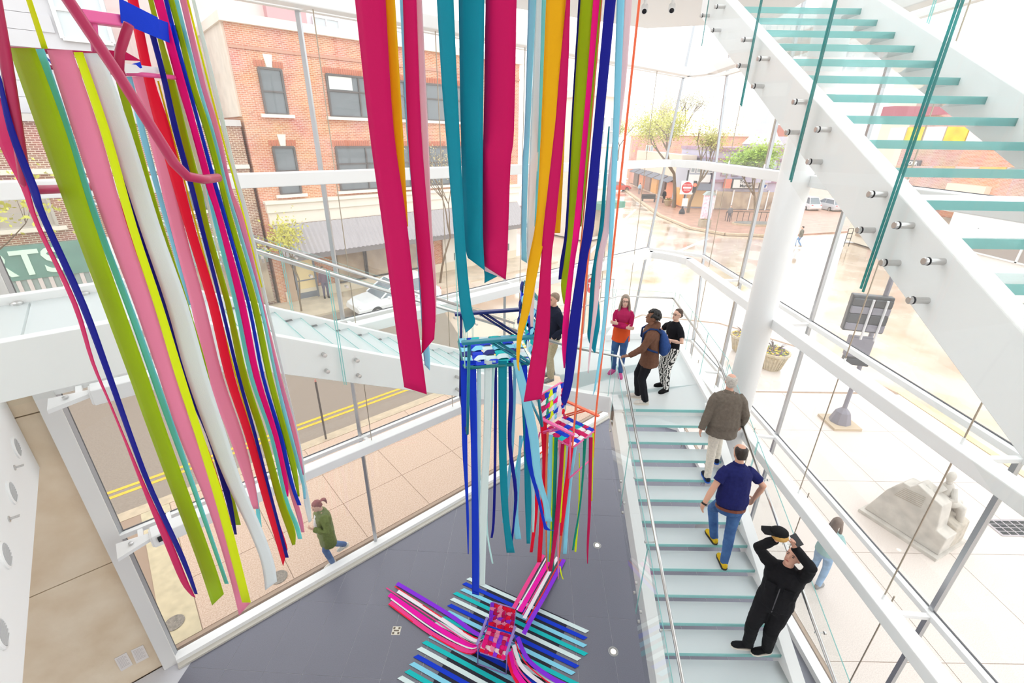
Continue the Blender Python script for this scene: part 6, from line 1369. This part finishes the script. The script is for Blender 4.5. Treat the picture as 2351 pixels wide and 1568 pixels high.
    mb.loft([(h_(0, .098*hs, .118*hs), hx(.007), hy(.008)), (h_(0, .106*hs, .09*hs), hx(.012), hy(.014)), (h_(0, .112*hs, .078*hs), hx(.016), hy(.016)), (h_(0, .098*hs, .070*hs), hx(.012), hy(.008))])
    for sx in (-1, 1): mb.ell(h_(sx*.073*hs, -.005, .098*hs), hx(.010), hy(.018), hm.to_3x3() @ V((0, 0, .030)), 8, 6)
    remesh(mb, vox, 'body', sk, t, 2, sc=s)
    loc_ = lambda m_: m_  # meshes below are in the person's own frame
    def part(mb, nm, m_, **k):
        for i, p in enumerate(mb.v): mb.v[i] = p*s
        return mb.build(nm, m_, t, local=True, **k)
    if vox < 0.02:
        b = MB()
        for sx in (-1, 1): b.ell(h_(sx*.030*hs, .088*hs, .112*hs), hx(.011), hy(.008), hm.to_3x3() @ V((0,0,.006)), 8, 6)
        part(b, 'eyes', mat('eye_dark', srgb(50, 40, 38), 0.3))
        b = MB(); b.ell(h_(0, .098*hs, .045*hs), hx(.022), hy(.007), hm.to_3x3() @ V((0,0,.006)), 10, 6); part(b, 'lips', mat('lips', srgb(190, 112, 104), 0.5))
        b = MB()
        for sx in (-1, 1): b.ell(h_(sx*.031*hs, .094*hs, .130*hs), hx(.018), hy(.006), hm.to_3x3() @ V((0,0,.004)), 8, 6)
        part(b, 'eyebrows', mat('brow_%d_%d_%d' % tuple(hair[1]), srgb(*[int(v*0.8) for v in hair[1]]), 0.8))
    # --- hair
    hmts = mat('hair_%d_%d_%d' % tuple(hair[1]), srgb(*hair[1]), 0.55, noise_amt=0.4, noise_scale=60)
    kind = hair[0]; b = MB(); hz = lambda r: hm.to_3x3() @ V((0, 0, r))
    if kind == 'short': 
        b.loft([(h_(0,-.045*hs,.075*hs), hx(.064), hy(.058)), (h_(0,-.022,.12*hs), hx(.076), hy(.085)), (h_(0,-.012,.165*hs), hx(.079), hy(.098)), (h_(0,-.012,.205*hs), hx(.066), hy(.086)), (h_(0,-.012,.235*hs), hx(.03), hy(.04))])
    elif kind == 'ring':     # bald crown
        b.loft([(h_(0,-.050,.045*hs), hx(.056), hy(.045)), (h_(0,-.028,.10*hs), hx(.078), hy(.080)), (h_(0,-.024,.15*hs), hx(.080), hy(.087)), (h_(0,-.028,.185*hs), hx(.074), hy(.080)), (h_(0,-.032,.207*hs), hx(.060), hy(.062))])
    elif kind == 'curly':
        rr = random.Random(5)
        for k in range(150):
            a = rr.uniform(0, 6.28); e = rr.uniform(-0.35, 1.5); p = h_(math.cos(a)*math.cos(e)*.086, -.012+math.sin(a)*math.cos(e)*.112, .135+math.sin(e)*.115)
            if (hm.inverted() @ p).y > .05 and (hm.inverted() @ p).z < .175: continue
            rq = rr.uniform(.013, .021); b.ell(p, hx(rq), hy(rq), hz(rq), 7, 5)
        b.ell(h_(0,-.03,.15), hx(.075), hy(.09), hz(.085), 10, 8)
    elif kind == 'long':
        b.loft([(h_(0,-.012,.12), hx(.074), hy(.088)), (h_(0,-.014,.165), hx(.079), hy(.098)), (h_(0,-.014,.205), hx(.068), hy(.086)), (h_(0,-.014,.238), hx(.03), hy(.04))])
        for sx in (-1, 1): b.loft([(h_(sx*.058,.0,.18), hx(.026), hy(.06)), (h_(sx*.082,.005,.08), hx(.020), hy(.055)), (h_(sx*.095,.01,-.02), hx(.028), hy(.05)), (h_(sx*.10,.02,-.10), hx(.026), hy(.035)), (h_(sx*.10,.025,-.15), hx(.012), hy(.015))])
        b.loft([(h_(0,-.05,.16), hx(.070), hy(.05)), (h_(0,-.075,.06), hx(.08), hy(.035)), (h_(0,-.08,-.06), hx(.085), hy(.03)), (h_(0,-.07,-.12), hx(.05), hy(.02))])
    elif kind in ('bun', 'pony'):
        b.loft([(h_(0,-.052,.06), hx(.060), hy(.050)), (h_(0,-.026,.12), hx(.074), hy(.080)), (h_(0,-.016,.165), hx(.076), hy(.094)), (h_(0,-.016,.205), hx(.064), hy(.082)), (h_(0,-.016,.232), hx(.03), hy(.04))])
        if kind == 'bun': b.ell(h_(0,-.115,.10), hx(.04), hy(.035), hz(.04))
        else: b.loft([(h_(0,-.09,.15), hx(.03), hy(.03)), (h_(.02,-.14,.13), hx(.045), hy(.035)), (h_(.04,-.17,.08), hx(.05), hy(.035)), (h_(.05,-.17,.0), hx(.03), hy(.02)), (h_(.05,-.16,-.06), hx(.012), hy(.01))])
    if b.v: remesh(b, max(vox, 0.007), 'hair', hmts, t, 0 if kind == 'curly' else 2, amp=0.004, freq=26, sc=s)
    # --- trousers
    b = MB(); b.loft([(P+up*tt*1.0, rp*(rx*ws*waist**0.5+.008), fp*(ry*waist**0.5+.008)) for tt, rx, ry in ((-0.15,.160,.118),(-0.10,.170,.124),(-0.03,.168,.122),(0.04,.158,.116),(0.075,.155,.114))])
    for i in (0, 1):
        b.tube([Hp[i]+V((0,0,.03)), Hp[i].lerp(K[i], 0.45), K[i], K[i].lerp(A[i], 0.45), A[i]+V((0,0,-0.02))], [v*loose*legw for v in (0.092, 0.084, 0.066, 0.062, 0.052)], 14)
    remesh(b, max(vox, 0.010), 'trousers', trs, t, 3, amp=0.006*loose, freq=11, sc=s)
    # --- top
    b = MB(); torso(b, 1.0 + 0.05*bag, hem, 0.50, 0.008+0.012*bag)
    b.loft([(P+up*0.455, rt*.115*ws, fw*.085), (P+up*0.50, rt*.080*ws, fw*.075), (P+up*0.535, rt*.066*ws, fw*.066)])
    if slv: remesh(b, max(vox, 0.010), 'top', top, t, 3, amp=0.007+0.004*bag, freq=10, sc=s); b = MB(); b.loft([(P+up*0.37, rt*.190*ws, fw*.13), (P+up*0.41, rt*.196*ws, fw*.128), (P+up*0.455, rt*.162*ws, fw*.105), (P+up*0.495, rt*.11*ws, fw*.09)])
    for i in (0, 1):
        g = 1 + 0.16*bag; q = V((0,0,0))
        if sleeve == 'long': b.tube([Sh[i]-rt*(0.04*(-1 if i == 0 else 1)), Sh[i].lerp(E[i], 0.3), E[i], E[i].lerp(W[i], 0.5), E[i].lerp(W[i], 0.97)], [v*g*ws for v in (0.072, 0.062, 0.052, 0.047, 0.039)], 14)
        else: b.tube([Sh[i]-rt*(0.04*(-1 if i == 0 else 1)), Sh[i].lerp(E[i], 0.3), Sh[i].lerp(E[i], 0.66)], [v*g*ws for v in (0.070, 0.064, 0.064)], 14)
    remesh(b, max(vox, 0.010), 'sleeves' if slv else 'top', slv or top, t, 3, amp=0.007+0.004*bag, freq=10, sc=s)
    # --- shoes
    for i in (0, 1):
        x, y, z, fy = feet[i]; d = V((-math.sin(fy), math.cos(fy), 0)); r_ = V((d.y, -d.x, 0)); c = V((x, y, z))
        b = MB(); b.loft([(c-d*.065+V((0,0,.045)), r_*.020, V((0,0,.036))), (c-d*.05+V((0,0,.05)), r_*.036, V((0,0,.045))), (c+V((0,0,.06)), r_*.040, V((0,0,.055))), (c+d*.06+V((0,0,.047)), r_*.042, V((0,0,.040))), (c+d*.13+V((0,0,.036)), r_*.046, V((0,0,.030))), (c+d*.175+V((0,0,.030)), r_*.036, V((0,0,.022))), (c+d*.195+V((0,0,.026)), r_*.015, V((0,0,.012)))])
        sh = part(b, 'shoe', shoe, smooth=True)
        b = MB(); pts = [c+d*a+r_*w_ for a, w_ in ((-.072,-.018),(-.072,.018),(-.05,.040),(.0,.043),(.07,.046),(.13,.049),(.18,.036),(.202,.0),(.18,-.036),(.13,-.049),(.07,-.046),(0,-.043),(-.05,-.040))]
        b.prism([p+V((0,0,0.0)) for p in pts], V((0,0,.022))); so = part(b, 'sole', sole or shoe)
        so.parent = sh
    if glasses:
        b = MB()
        for sx in (-1, 1):
            c = h_(sx*.033, .106, .112); b.tube([c + hm.to_3x3() @ V((math.cos(a)*.024, 0, math.sin(a)*.017)) for a in [k*math.pi/8 for k in range(17)]], 0.003, 5)
            b.tube([h_(sx*.056, .104, .114), h_(sx*.078, .01, .112)], 0.0025, 5)
        b.tube([h_(-.01, .108, .114), h_(.01, .108, .114)], 0.003, 5); part(b, 'glasses', mat('glasses_frame', srgb(70, 52, 50), 0.4))
    if extra: extra(dict(t=t, s=s, P=P, up=up, rt=rt, fw=fw, W=W, E=E, Sh=Sh, N=N, h=h_, part=part, hx=hx, hy=hy, hz=hz, hm=hm, Hp=Hp, K=K, A=A))
    return t
def yaw_of(dx, dy): return math.atan2(-dx, dy)
CL = lambda n, c, **k: mat('cloth_' + n, srgb(*c), 0.85, spec=0.2, noise_amt=0.18, noise_scale=30, bump=0.25, bump_scale=90, **k)
M_jeans = mat('blue_denim', srgb(76, 112, 164), 0.85, spec=0.2, noise_amt=0.35, noise_scale=6, bump=0.2, bump_scale=140, col2=srgb(52, 82, 132))
def zebra():
    m = bpy.data.materials.new('zebra_print'); m.use_nodes = True; nt = m.node_tree; b = nt.nodes['Principled BSDF']; b.inputs['Roughness'].default_value = .85
    tc = nt.nodes.new('ShaderNodeTexCoord'); w = nt.nodes.new('ShaderNodeTexWave'); w.inputs['Scale'].default_value = 9; w.inputs['Distortion'].default_value = 9; w.inputs['Detail'].default_value = 1.5; w.inputs['Detail Scale'].default_value = 1.2
    r = nt.nodes.new('ShaderNodeValToRGB'); r.color_ramp.interpolation = 'CONSTANT'; r.color_ramp.elements[0].color = (.02,.02,.02,1); r.color_ramp.elements[1].position = .45; r.color_ramp.elements[1].color = (.85,.82,.78,1)
    nt.links.new(tc.outputs['Object'], w.inputs['Vector']); nt.links.new(w.outputs['Fac'], r.inputs[0]); nt.links.new(r.outputs[0], b.inputs['Base Color']); return m
def bands(name, stops, axis=2):
    """garment with real colour blocks along its height"""
    m = bpy.data.materials.new(name); m.use_nodes = True; nt = m.node_tree; b = nt.nodes['Principled BSDF']; b.inputs['Roughness'].default_value = .85
    tc = nt.nodes.new('ShaderNodeTexCoord'); sp = nt.nodes.new('ShaderNodeSeparateXYZ'); r = nt.nodes.new('ShaderNodeValToRGB'); r.color_ramp.interpolation = 'CONSTANT'
    mp = nt.nodes.new('ShaderNodeMath'); mp.operation = 'DIVIDE'; mp.inputs[1].default_value = 2.0
    nt.links.new(tc.outputs['Object'], sp.inputs[0]); nt.links.new(sp.outputs[axis], mp.inputs[0]); nt.links.new(mp.outputs[0], r.inputs[0]); nt.links.new(r.outputs[0], b.inputs['Base Color'])
    e = r.color_ramp.elements
    for k, (z, c) in enumerate(stops):
        el = e[k] if k < 2 else e.new(z/2.0)
        el.position = z/2.0; el.color = (*srgb(*c), 1)
    return m
# 1. woman in the red and orange fleece, arms crossed
def red_extra(q):
    b = MB(); b.loft([(q['P']+q['up']*0.45, q['rt']*.10, q['fw']*.085), (q['P']+q['up']*0.50-q['fw']*.03, q['rt']*.105, q['fw']*.09), (q['P']+q['up']*0.53-q['fw']*.05, q['rt']*.08, q['fw']*.06)])
    for i, p in enumerate(b.v): b.v[i] = p*q['s']
    q['part'](MB().add([p/q['s'] for p in b.v], b.f), 'hood', CL('raspberry', (176, 24, 84)), smooth=True)
P = atz(1418, 856, ZL)
person('woman in raspberry and orange fleece and jeans, arms crossed, on the landing', P, yaw_of(-0.35, -0.95), 1.70, True, twist=0.1, feet=((-0.06,0.10,0,0.25),(0.10,-0.02,0,-0.35)), pelvis=(0.02,0,0.968),
       slv=CL('raspberry', (176, 24, 84)), wr=((0.10,0.205,1.20),(-0.09,0.235,1.15)), eh=((-1,-0.1,-0.5),(1,-0.1,-0.5)), fdir=((1,0.1,0.15),(-1,0.2,0.1)), pnorm=((0,-1,0),(0,-1,0)), head=(0.15,0.10), top=bands('fleece', [(0.0,(222,80,24)),(1.14,(226,84,28)),(1.17,(178,24,86)),(1.9,(178,24,86))]), trs=M_jeans, shoe=CL('pink_suede', (206, 92, 150)), skin=(228,186,168), hair=('long',(158,142,126)), glasses=True, hem=-0.2, bag=0.6, extra=red_extra)
# 2. man in brown hoodie with blue backpack
def pack(q):
    P, up, rt, fw, s = q['P'], q['up'], q['rt'], q['fw'], q['s']
    b = MB(); b.loft([(P+up*tt-fw*(.150+dd), rt*rx, fw*ry) for tt, rx, ry, dd in ((0.0,.10,.05,.06),(0.03,.135,.085,.065),(0.18,.145,.095,.07),(0.32,.12,.075,.05),(0.40,.08,.045,.03),(0.43,.03,.02,.02))])
    bp_ = q['part'](b, 'backpack', CL('blue_canvas', (48, 78, 138)), smooth=True)
    b = MB(); b.loft([(P+up*0.06-fw*.29, rt*.09, fw*.03), (P+up*0.16-fw*.297, rt*.095, fw*.035), (P+up*0.20-fw*.285, rt*.08, fw*.02)]); x = q['part'](b, 'pocket', CL('blue_canvas', (48, 78, 138)), smooth=True); x.parent = bp_
    b = MB(); b.obox(P+up*0.23-fw*.318, rt*.022, fw*.006, up*.028); x = q['part'](b, 'badge', mat('badge_cream', srgb(240,190,170), .6)); x.parent = bp_
    b = MB()
    for sx in (-1, 1): b.tube([P+up*.40-fw*.16+rt*sx*.08, P+up*.485-fw*.08+rt*sx*.115, P+up*.495+fw*.03+rt*sx*.12, P+up*.42+fw*.135+rt*sx*.125, P+up*.26+fw*.15+rt*sx*.15, P+up*.16+fw*.05+rt*sx*.21, P+up*.10-fw*.10+rt*sx*.19], 0.018, 8)
    x = q['part'](b, 'strap', CL('blue_strap', (36, 58, 104))); x.parent = bp_
    b = MB(); b.loft([(P+up*0.44-fw*.02, rt*.11, fw*.09), (P+up*0.50-fw*.05, rt*.12, fw*.10), (P+up*0.56-fw*.07, rt*.10, fw*.075), (P+up*0.58-fw*.08, rt*.05, fw*.04)]); q['part'](b, 'hood', CL('brown_fleece', (112, 78, 62)), smooth=True)
P = atz(1482, 922, ZL)
person('young man in brown hoodie and black trousers with a blue backpack', P, yaw_of(-0.97, 0.18), 1.80, feet=((-0.09,0.02,0,0.15),(0.11,0.14,0,-0.1)), pelvis=(0.0,0.05,0.965), lean=0.08, wr=((-0.22,0.42,0.98),(0.25,0.1,0.92)), eh=((-0.6,-1,-0.2),(0.6,-1,0)),
       fdir=((0.1,0.9,-0.2),(0,0.2,-1)), pnorm=((0.2,0,-1),(-1,0,0)), curl=(0.7,0.5), head=(0.05,0.16), top=CL('brown_fleece', (112, 78, 62)), trs=CL('black_cotton', (30, 30, 36)), shoe=CL('white_leather', (226, 218, 210)), sole=mat('cream_sole', srgb(232,222,210), .6), skin=(134,92,70), hair=('curly',(26,22,22)), bag=1.0, loose=1.12, hem=-0.2, extra=pack)
# 3. woman in black top and zebra trousers
P = atz(1527, 893, ZL)
person('woman in black top and zebra-print trousers wearing glasses', P, yaw_of(-0.90, -0.42), 1.66, True, feet=((-0.08,0.06,0,0.1),(0.12,-0.04,0,-0.3)), pelvis=(0.02,0,0.968), wr=((-0.10,0.26,1.20),(0.20,0.22,1.12)), eh=((-1,-0.4,-0.6),(1,-0.5,-0.5)), fdir=((0.7,0.4,0.4),(-0.8,0.5,0.2)), pnorm=((0.2,-1,0),(0,-1,0)), curl=(1.0,0.9),
       head=(0.05,0.22), top=CL('black_knit', (24, 24, 30)), sleeve='short', trs=zebra(), shoe=CL('black_flat', (26, 24, 26)), skin=(226,182,160), hair=('bun',(84,62,50)), glasses=True, loose=1.15, hem=-0.10)
# 4. older man in taupe jacket climbing the stair
n4 = 4; z4 = ZL - n4*RA
P = atz(1633, 1104, z4)
person('grey-haired man in taupe jacket and cream trousers climbing the lower flight', P, yaw_of(0.12, 1), 1.80, pelvis=(0.02,0.12,1.01), lean=0.12, feet=((-0.07,0.0,0,0.05),(0.12,0.30,RA,-0.05)), wr=((-0.30,0.06,0.90),(0.32,0.20,0.93)), eh=((-0.8,-0.8,0),(0.5,-1,0)), fdir=((0,0.2,-1),(0,0.5,-0.8)), pnorm=((1,0,0),(-1,0,0)), curl=(0.5,0.8),
       head=(-0.1,-0.05), top=CL('taupe_jacket', (116, 106, 96)), trs=CL('cream_chino', (232, 222, 208)), shoe=CL('navy_runner', (40, 44, 62)), sole=mat('blue_sole', srgb(36, 92, 190), .6), skin=(216,164,142), hair=('ring',(206,200,192)), bag=1.5, hem=-0.2, waist=1.12)
# 5. man in navy polo
n5 = 8; z5 = ZL - n5*RA
P = atz(1652, 1300, z5)
def belt(q):
    b = MB(); P, up, rt, fw = q['P'], q['up'], q['rt'], q['fw']
    b.loft([(P+up*(-0.115), rt*.200, fw*.150), (P+up*(-0.08), rt*.200, fw*.150)]); q['part'](b, 'belt', mat('brown_leather', srgb(120, 62, 44), .5))
    b = MB(); c = q['E'][0].lerp(q['W'][0], 0.88); d = (q['W'][0]-q['E'][0]).normalized(); b.tube([c-d*.012, c+d*.012], .036, 14); q['part'](b, 'wristwatch', mat('black_strap', srgb(24,24,26), .5))
    b = MB(); b.loft([(P+up*0.485, rt*.085, fw*.078), (P+up*0.525, rt*.078, fw*.074), (P+up*0.53, rt*.068, fw*.066)]); q['part'](b, 'collar', CL('navy_polo', (32, 36, 96)))
person('man in navy polo shirt and jeans climbing the lower flight', P, yaw_of(-0.08, 1), 1.82, pelvis=(0.05,0.18,1.02), lean=0.24, side=0.10, feet=((0.03,0.30,RA,0.05),(0.05,0.0,0,-0.15)), wr=((-0.36,0.14,0.98),(0.40,0.24,0.96)), eh=((-1,-0.5,0),(1,-0.5,0)), fdir=((0.1,0.3,-1),(0.1,0.4,-0.9)), pnorm=((1,0,0),(-1,0,0)), curl=(0.6,0.7),
       head=(-0.05,-0.15), top=CL('navy_polo', (32, 36, 96)), sleeve='short', trs=M_jeans, shoe=CL('yellow_runner', (226, 186, 44)), sole=mat('black_sole', srgb(40,38,36), .6), skin=(214,164,140), hair=('ring',(52,40,34)), bag=0.5, waist=1.16, hem=-0.08, legw=1.06, extra=belt)
# 6. man in black photographing upwards
n6 = 11; z6 = ZL - n6*RA
P = atz(1738, 1492, z6)
def photog(q):
    W, s, t = q['W'], q['s'], q['t']
    b = MB(); P, up, rt, fw = q['P'], q['up'], q['rt'], q['fw']
    for sx in (-1, 1): q['part'](MB().obox(P+up*.26+rt*sx*.09+fw*.145, rt*.05, fw*.008, up*.055), 'pocket', CL('black_overall', (26, 26, 30)))
    b = MB(); b.tube([P+up*.46+fw*.09, P+up*.2+fw*.148, P-up*.1+fw*.142], 0.006, 6); q['part'](b, 'zip', mat('dark_zip', srgb(80,80,84), .4))
pyaw = yaw_of(-0.62, -0.78)
PM = Matrix.Translation(P) @ Matrix.Rotation(pyaw, 4, 'Z') @ Matrix.Scale(1.80/1.75, 4)
PMI = PM.inverted()
cph = atz(1829, 1240, P.z+2.02); ccap = atz(1789, 1222, P.z+2.06)
lph, lcap = PMI @ cph, PMI @ ccap
wR = lcap + V((0.0, -0.05, -0.15)); wL = lph + V((0.0, -0.03, -0.12))
ph = person('bald man in black overalls on the stair, arms raised to take a photo', P, pyaw, 1.80, feet=((-0.09,-0.04,0,-0.8),(0.11,0.05,0,-1.0)), pelvis=(0.0,0.0,0.965), lean=-0.02, wr=(tuple(wL), tuple(wR)), eh=((-1,0.1,-0.5),(1,0.1,-0.5)), fdir=((0.1,0.25,0.95),(-0.1,0.35,0.9)), pnorm=((0.4,0.8,0),(-0.4,0.8,0)), curl=(0.8,0.7),
       head=(-0.45,0.50), top=CL('black_overall', (26, 26, 30)), trs=CL('black_overall', (26, 26, 30)), shoe=CL('black_canvas', (28, 28, 32)), sole=mat('cream_sole', srgb(232,222,210), .6), skin=(224,172,150), hair=('none',(120,90,80)), bag=0.8, loose=1.2, hem=-0.12, extra=photog)
t = thing('smartphone', 'black smartphone held up by the man in black', 'phone', cph); c = cph
upv = (atz(1840, 1256, P.z+2.02) - atz(1819, 1226, P.z+2.02)).normalized(); nrm = (PM.to_3x3() @ V((0, -0.6, -0.5))).normalized(); nrm = (nrm-upv*nrm.dot(upv)).normalized(); sdv = nrm.cross(upv)
MB().obox(c, upv*0.078, sdv*0.037, nrm*0.005).build('body', mat('phone_black', srgb(26,26,30), 0.3), t, bevel=0.004); MB().obox(c+nrm*0.0055, upv*0.072, sdv*0.033, nrm*0.0006).build('screen', mat('phone_screen', srgb(52,56,64), 0.08), t)
c = ccap; t = thing('black_cap', 'black cap with tan lining held up beside the phone', 'cap', c)
ux = (atz(1815, 1224, c.z) - atz(1768, 1218, c.z)).normalized(); uy = V((-ux.y, ux.x, 0))
b = MB(); b.ell(c, ux*0.10, uy*0.085, V((0,0,0.055)), 14, 8); b.build('crown', CL('black_cap', (24,24,26)), t, smooth=True)
b = MB(); b.prism([c-ux*0.06+uy*0.07, c-ux*0.17+uy*0.06, c-ux*0.19, c-ux*0.17-uy*0.06, c-ux*0.06-uy*0.07], V((0,0,0.01))); b.build('brim', CL('black_cap', (24,24,26)), t)
b = MB(); b.ell(c+V((0,-0.03,-0.03)), ux*0.09, uy*0.075, V((0,0,0.045)), 14, 8); b.build('lining', CL('tan_lining', (206,160,90)), t, smooth=True)
# 7. passer-by outside the long window
P = atz(765, 1292, 0)
person('passer-by in olive green jacket and jeans walking outside the long window', P, yaw_of(-0.72, -0.68), 1.70, True, pelvis=(0,0.02,0.968), lean=0.03, feet=((-0.04,0.02,0,0.05),(0.09,-0.34,0.14,0.0)), wr=((-0.12,0.26,1.22),(0.24,-0.02,0.86)), eh=((-0.8,-0.5,-0.5),(0.6,-1,0)), fdir=((0.3,0.6,0.6),(0,0.1,-1)), pnorm=((0.5,-0.8,0),(-1,0,0)), curl=(1.0,0.5),
       head=(0.0,-0.35), top=CL('olive_jacket', (116, 128, 76)), trs=M_jeans, shoe=CL('white_sneaker', (222, 216, 206)), skin=(222,176,156), hair=('pony',(150,74,78)), bag=1.6, hem=-0.14, extra=lambda q: (q['part'](MB().loft([(q['P']+q['up']*(-.36), q['rt']*.215, q['fw']*.16), (q['P']+q['up']*(-.10), q['rt']*.20, q['fw']*.15), (q['P']+q['up']*(.02), q['rt']*.19, q['fw']*.14)]), 'coat_hem', CL('olive_jacket', (116,128,76)), smooth=True), q['part'](MB().loft([(q['P']+q['up']*(.02)+q['fw']*.085, q['rt']*.06, q['fw']*.105), (q['P']+q['up']*(.25)+q['fw']*.09, q['rt']*.06, q['fw']*.10), (q['P']+q['up']*(.45)+q['fw']*.065, q['rt']*.05, q['fw']*.07)]), 'shirt', CL('white_shirt', (232,230,232)), smooth=True)))
# 8. man half hidden by ribbons on the landing
P = atz(1263, 868, ZL)
person('man in dark jacket and khaki trousers half hidden by the magenta ribbon', P, yaw_of(-0.75, -0.4), 1.80, feet=((-0.10,0.05,0,0.1),(0.10,-0.1,0,-0.1)), wr=((-0.24,0.16,0.98),(0.24,0.16,0.98)), head=(0.1,0.05), top=CL('ink_jacket', (30, 34, 52)), trs=CL('khaki', (196, 178, 146)), shoe=CL('grey_shoe', (150,148,146)), skin=(214,166,142), hair=('short',(150,128,106)), bag=1.0, loose=1.2, vox=0.011)
# 9. person outside behind the black-clad man
P = atz(1864, 1340, 0)
person('person in teal and white striped sweater outside behind the lower window beam', P, yaw_of(0.85, 0.5), 1.70, True, pelvis=(0,0,0.97), lean=0.05, wr=((-0.16,0.24,0.98),(0.18,0.22,0.98)), top=bands('striped_sweater', [(0.0,(150,184,182)),(1.14,(226,224,232)),(1.27,(150,184,182)),(1.9,(150,184,182))]), trs=mat('pale_denim', srgb(150,182,216), .85, noise_amt=.3, noise_scale=8), shoe=CL('grey_shoe', (150,148,146)), hair=('long',(120,96,80)), skin=(222,178,156), bag=0.8, vox=0.012)
# far walkers
P = atz(1832, 566, 0); person('far walker in grey-green coat and blue trousers beyond the column', P, yaw_of(-0.6, 0.4), 1.75, top=CL('sage_coat', (128,126,112)), trs=CL('sky_trousers', (130,168,214)), shoe=CL('tan_shoe', (190,170,140)), hair=('short',(70,60,54)), bag=1.4, vox=0.02, feet=((-0.1,0.2,0,0),(0.1,-0.2,0,0)), pelvis=(0,0,0.9))
P = V((20.9, 66.3, 0)); person('tiny far pedestrian in black suit below the no-entry sign', P, yaw_of(0, -1), 1.78, top=CL('black_suit', (34,34,40)), trs=CL('black_suit', (34,34,40)), shoe=CL('black_flat', (26,24,26)), hair=('short',(60,50,46)), vox=0.025)
P = atz(1467, 446, 0); person('tiny far pedestrian in pale blue by the red vehicles', P, yaw_of(0.3, 1), 1.75, top=CL('ice_blue', (170,206,226)), trs=CL('grey_trousers', (140,140,146)), shoe=CL('grey_shoe', (150,148,146)), hair=('short',(70,60,54)), vox=0.025)
P = S(8.35, 16.9, 0); person('figure in plum clothes in the doorway under the corrugated awning', P, yaw_of(0.5, -0.8), 1.7, top=CL('plum', (110,86,108)), trs=CL('plum_dark', (92,84,110)), shoe=CL('black_flat', (26,24,26)), hair=('short',(80,60,60)), vox=0.02)
P = atz(1672, 508, 0); person('far figure in grey coat standing by the tree bed railing', P, yaw_of(-0.4, -1), 1.7, top=CL('grey_coat', (130,128,132)), trs=CL('grey_coat2', (110,108,114)), shoe=CL('black_flat', (26,24,26)), hair=('short',(80,70,66)), vox=0.025)

bpy.data.scenes.remove(TS)
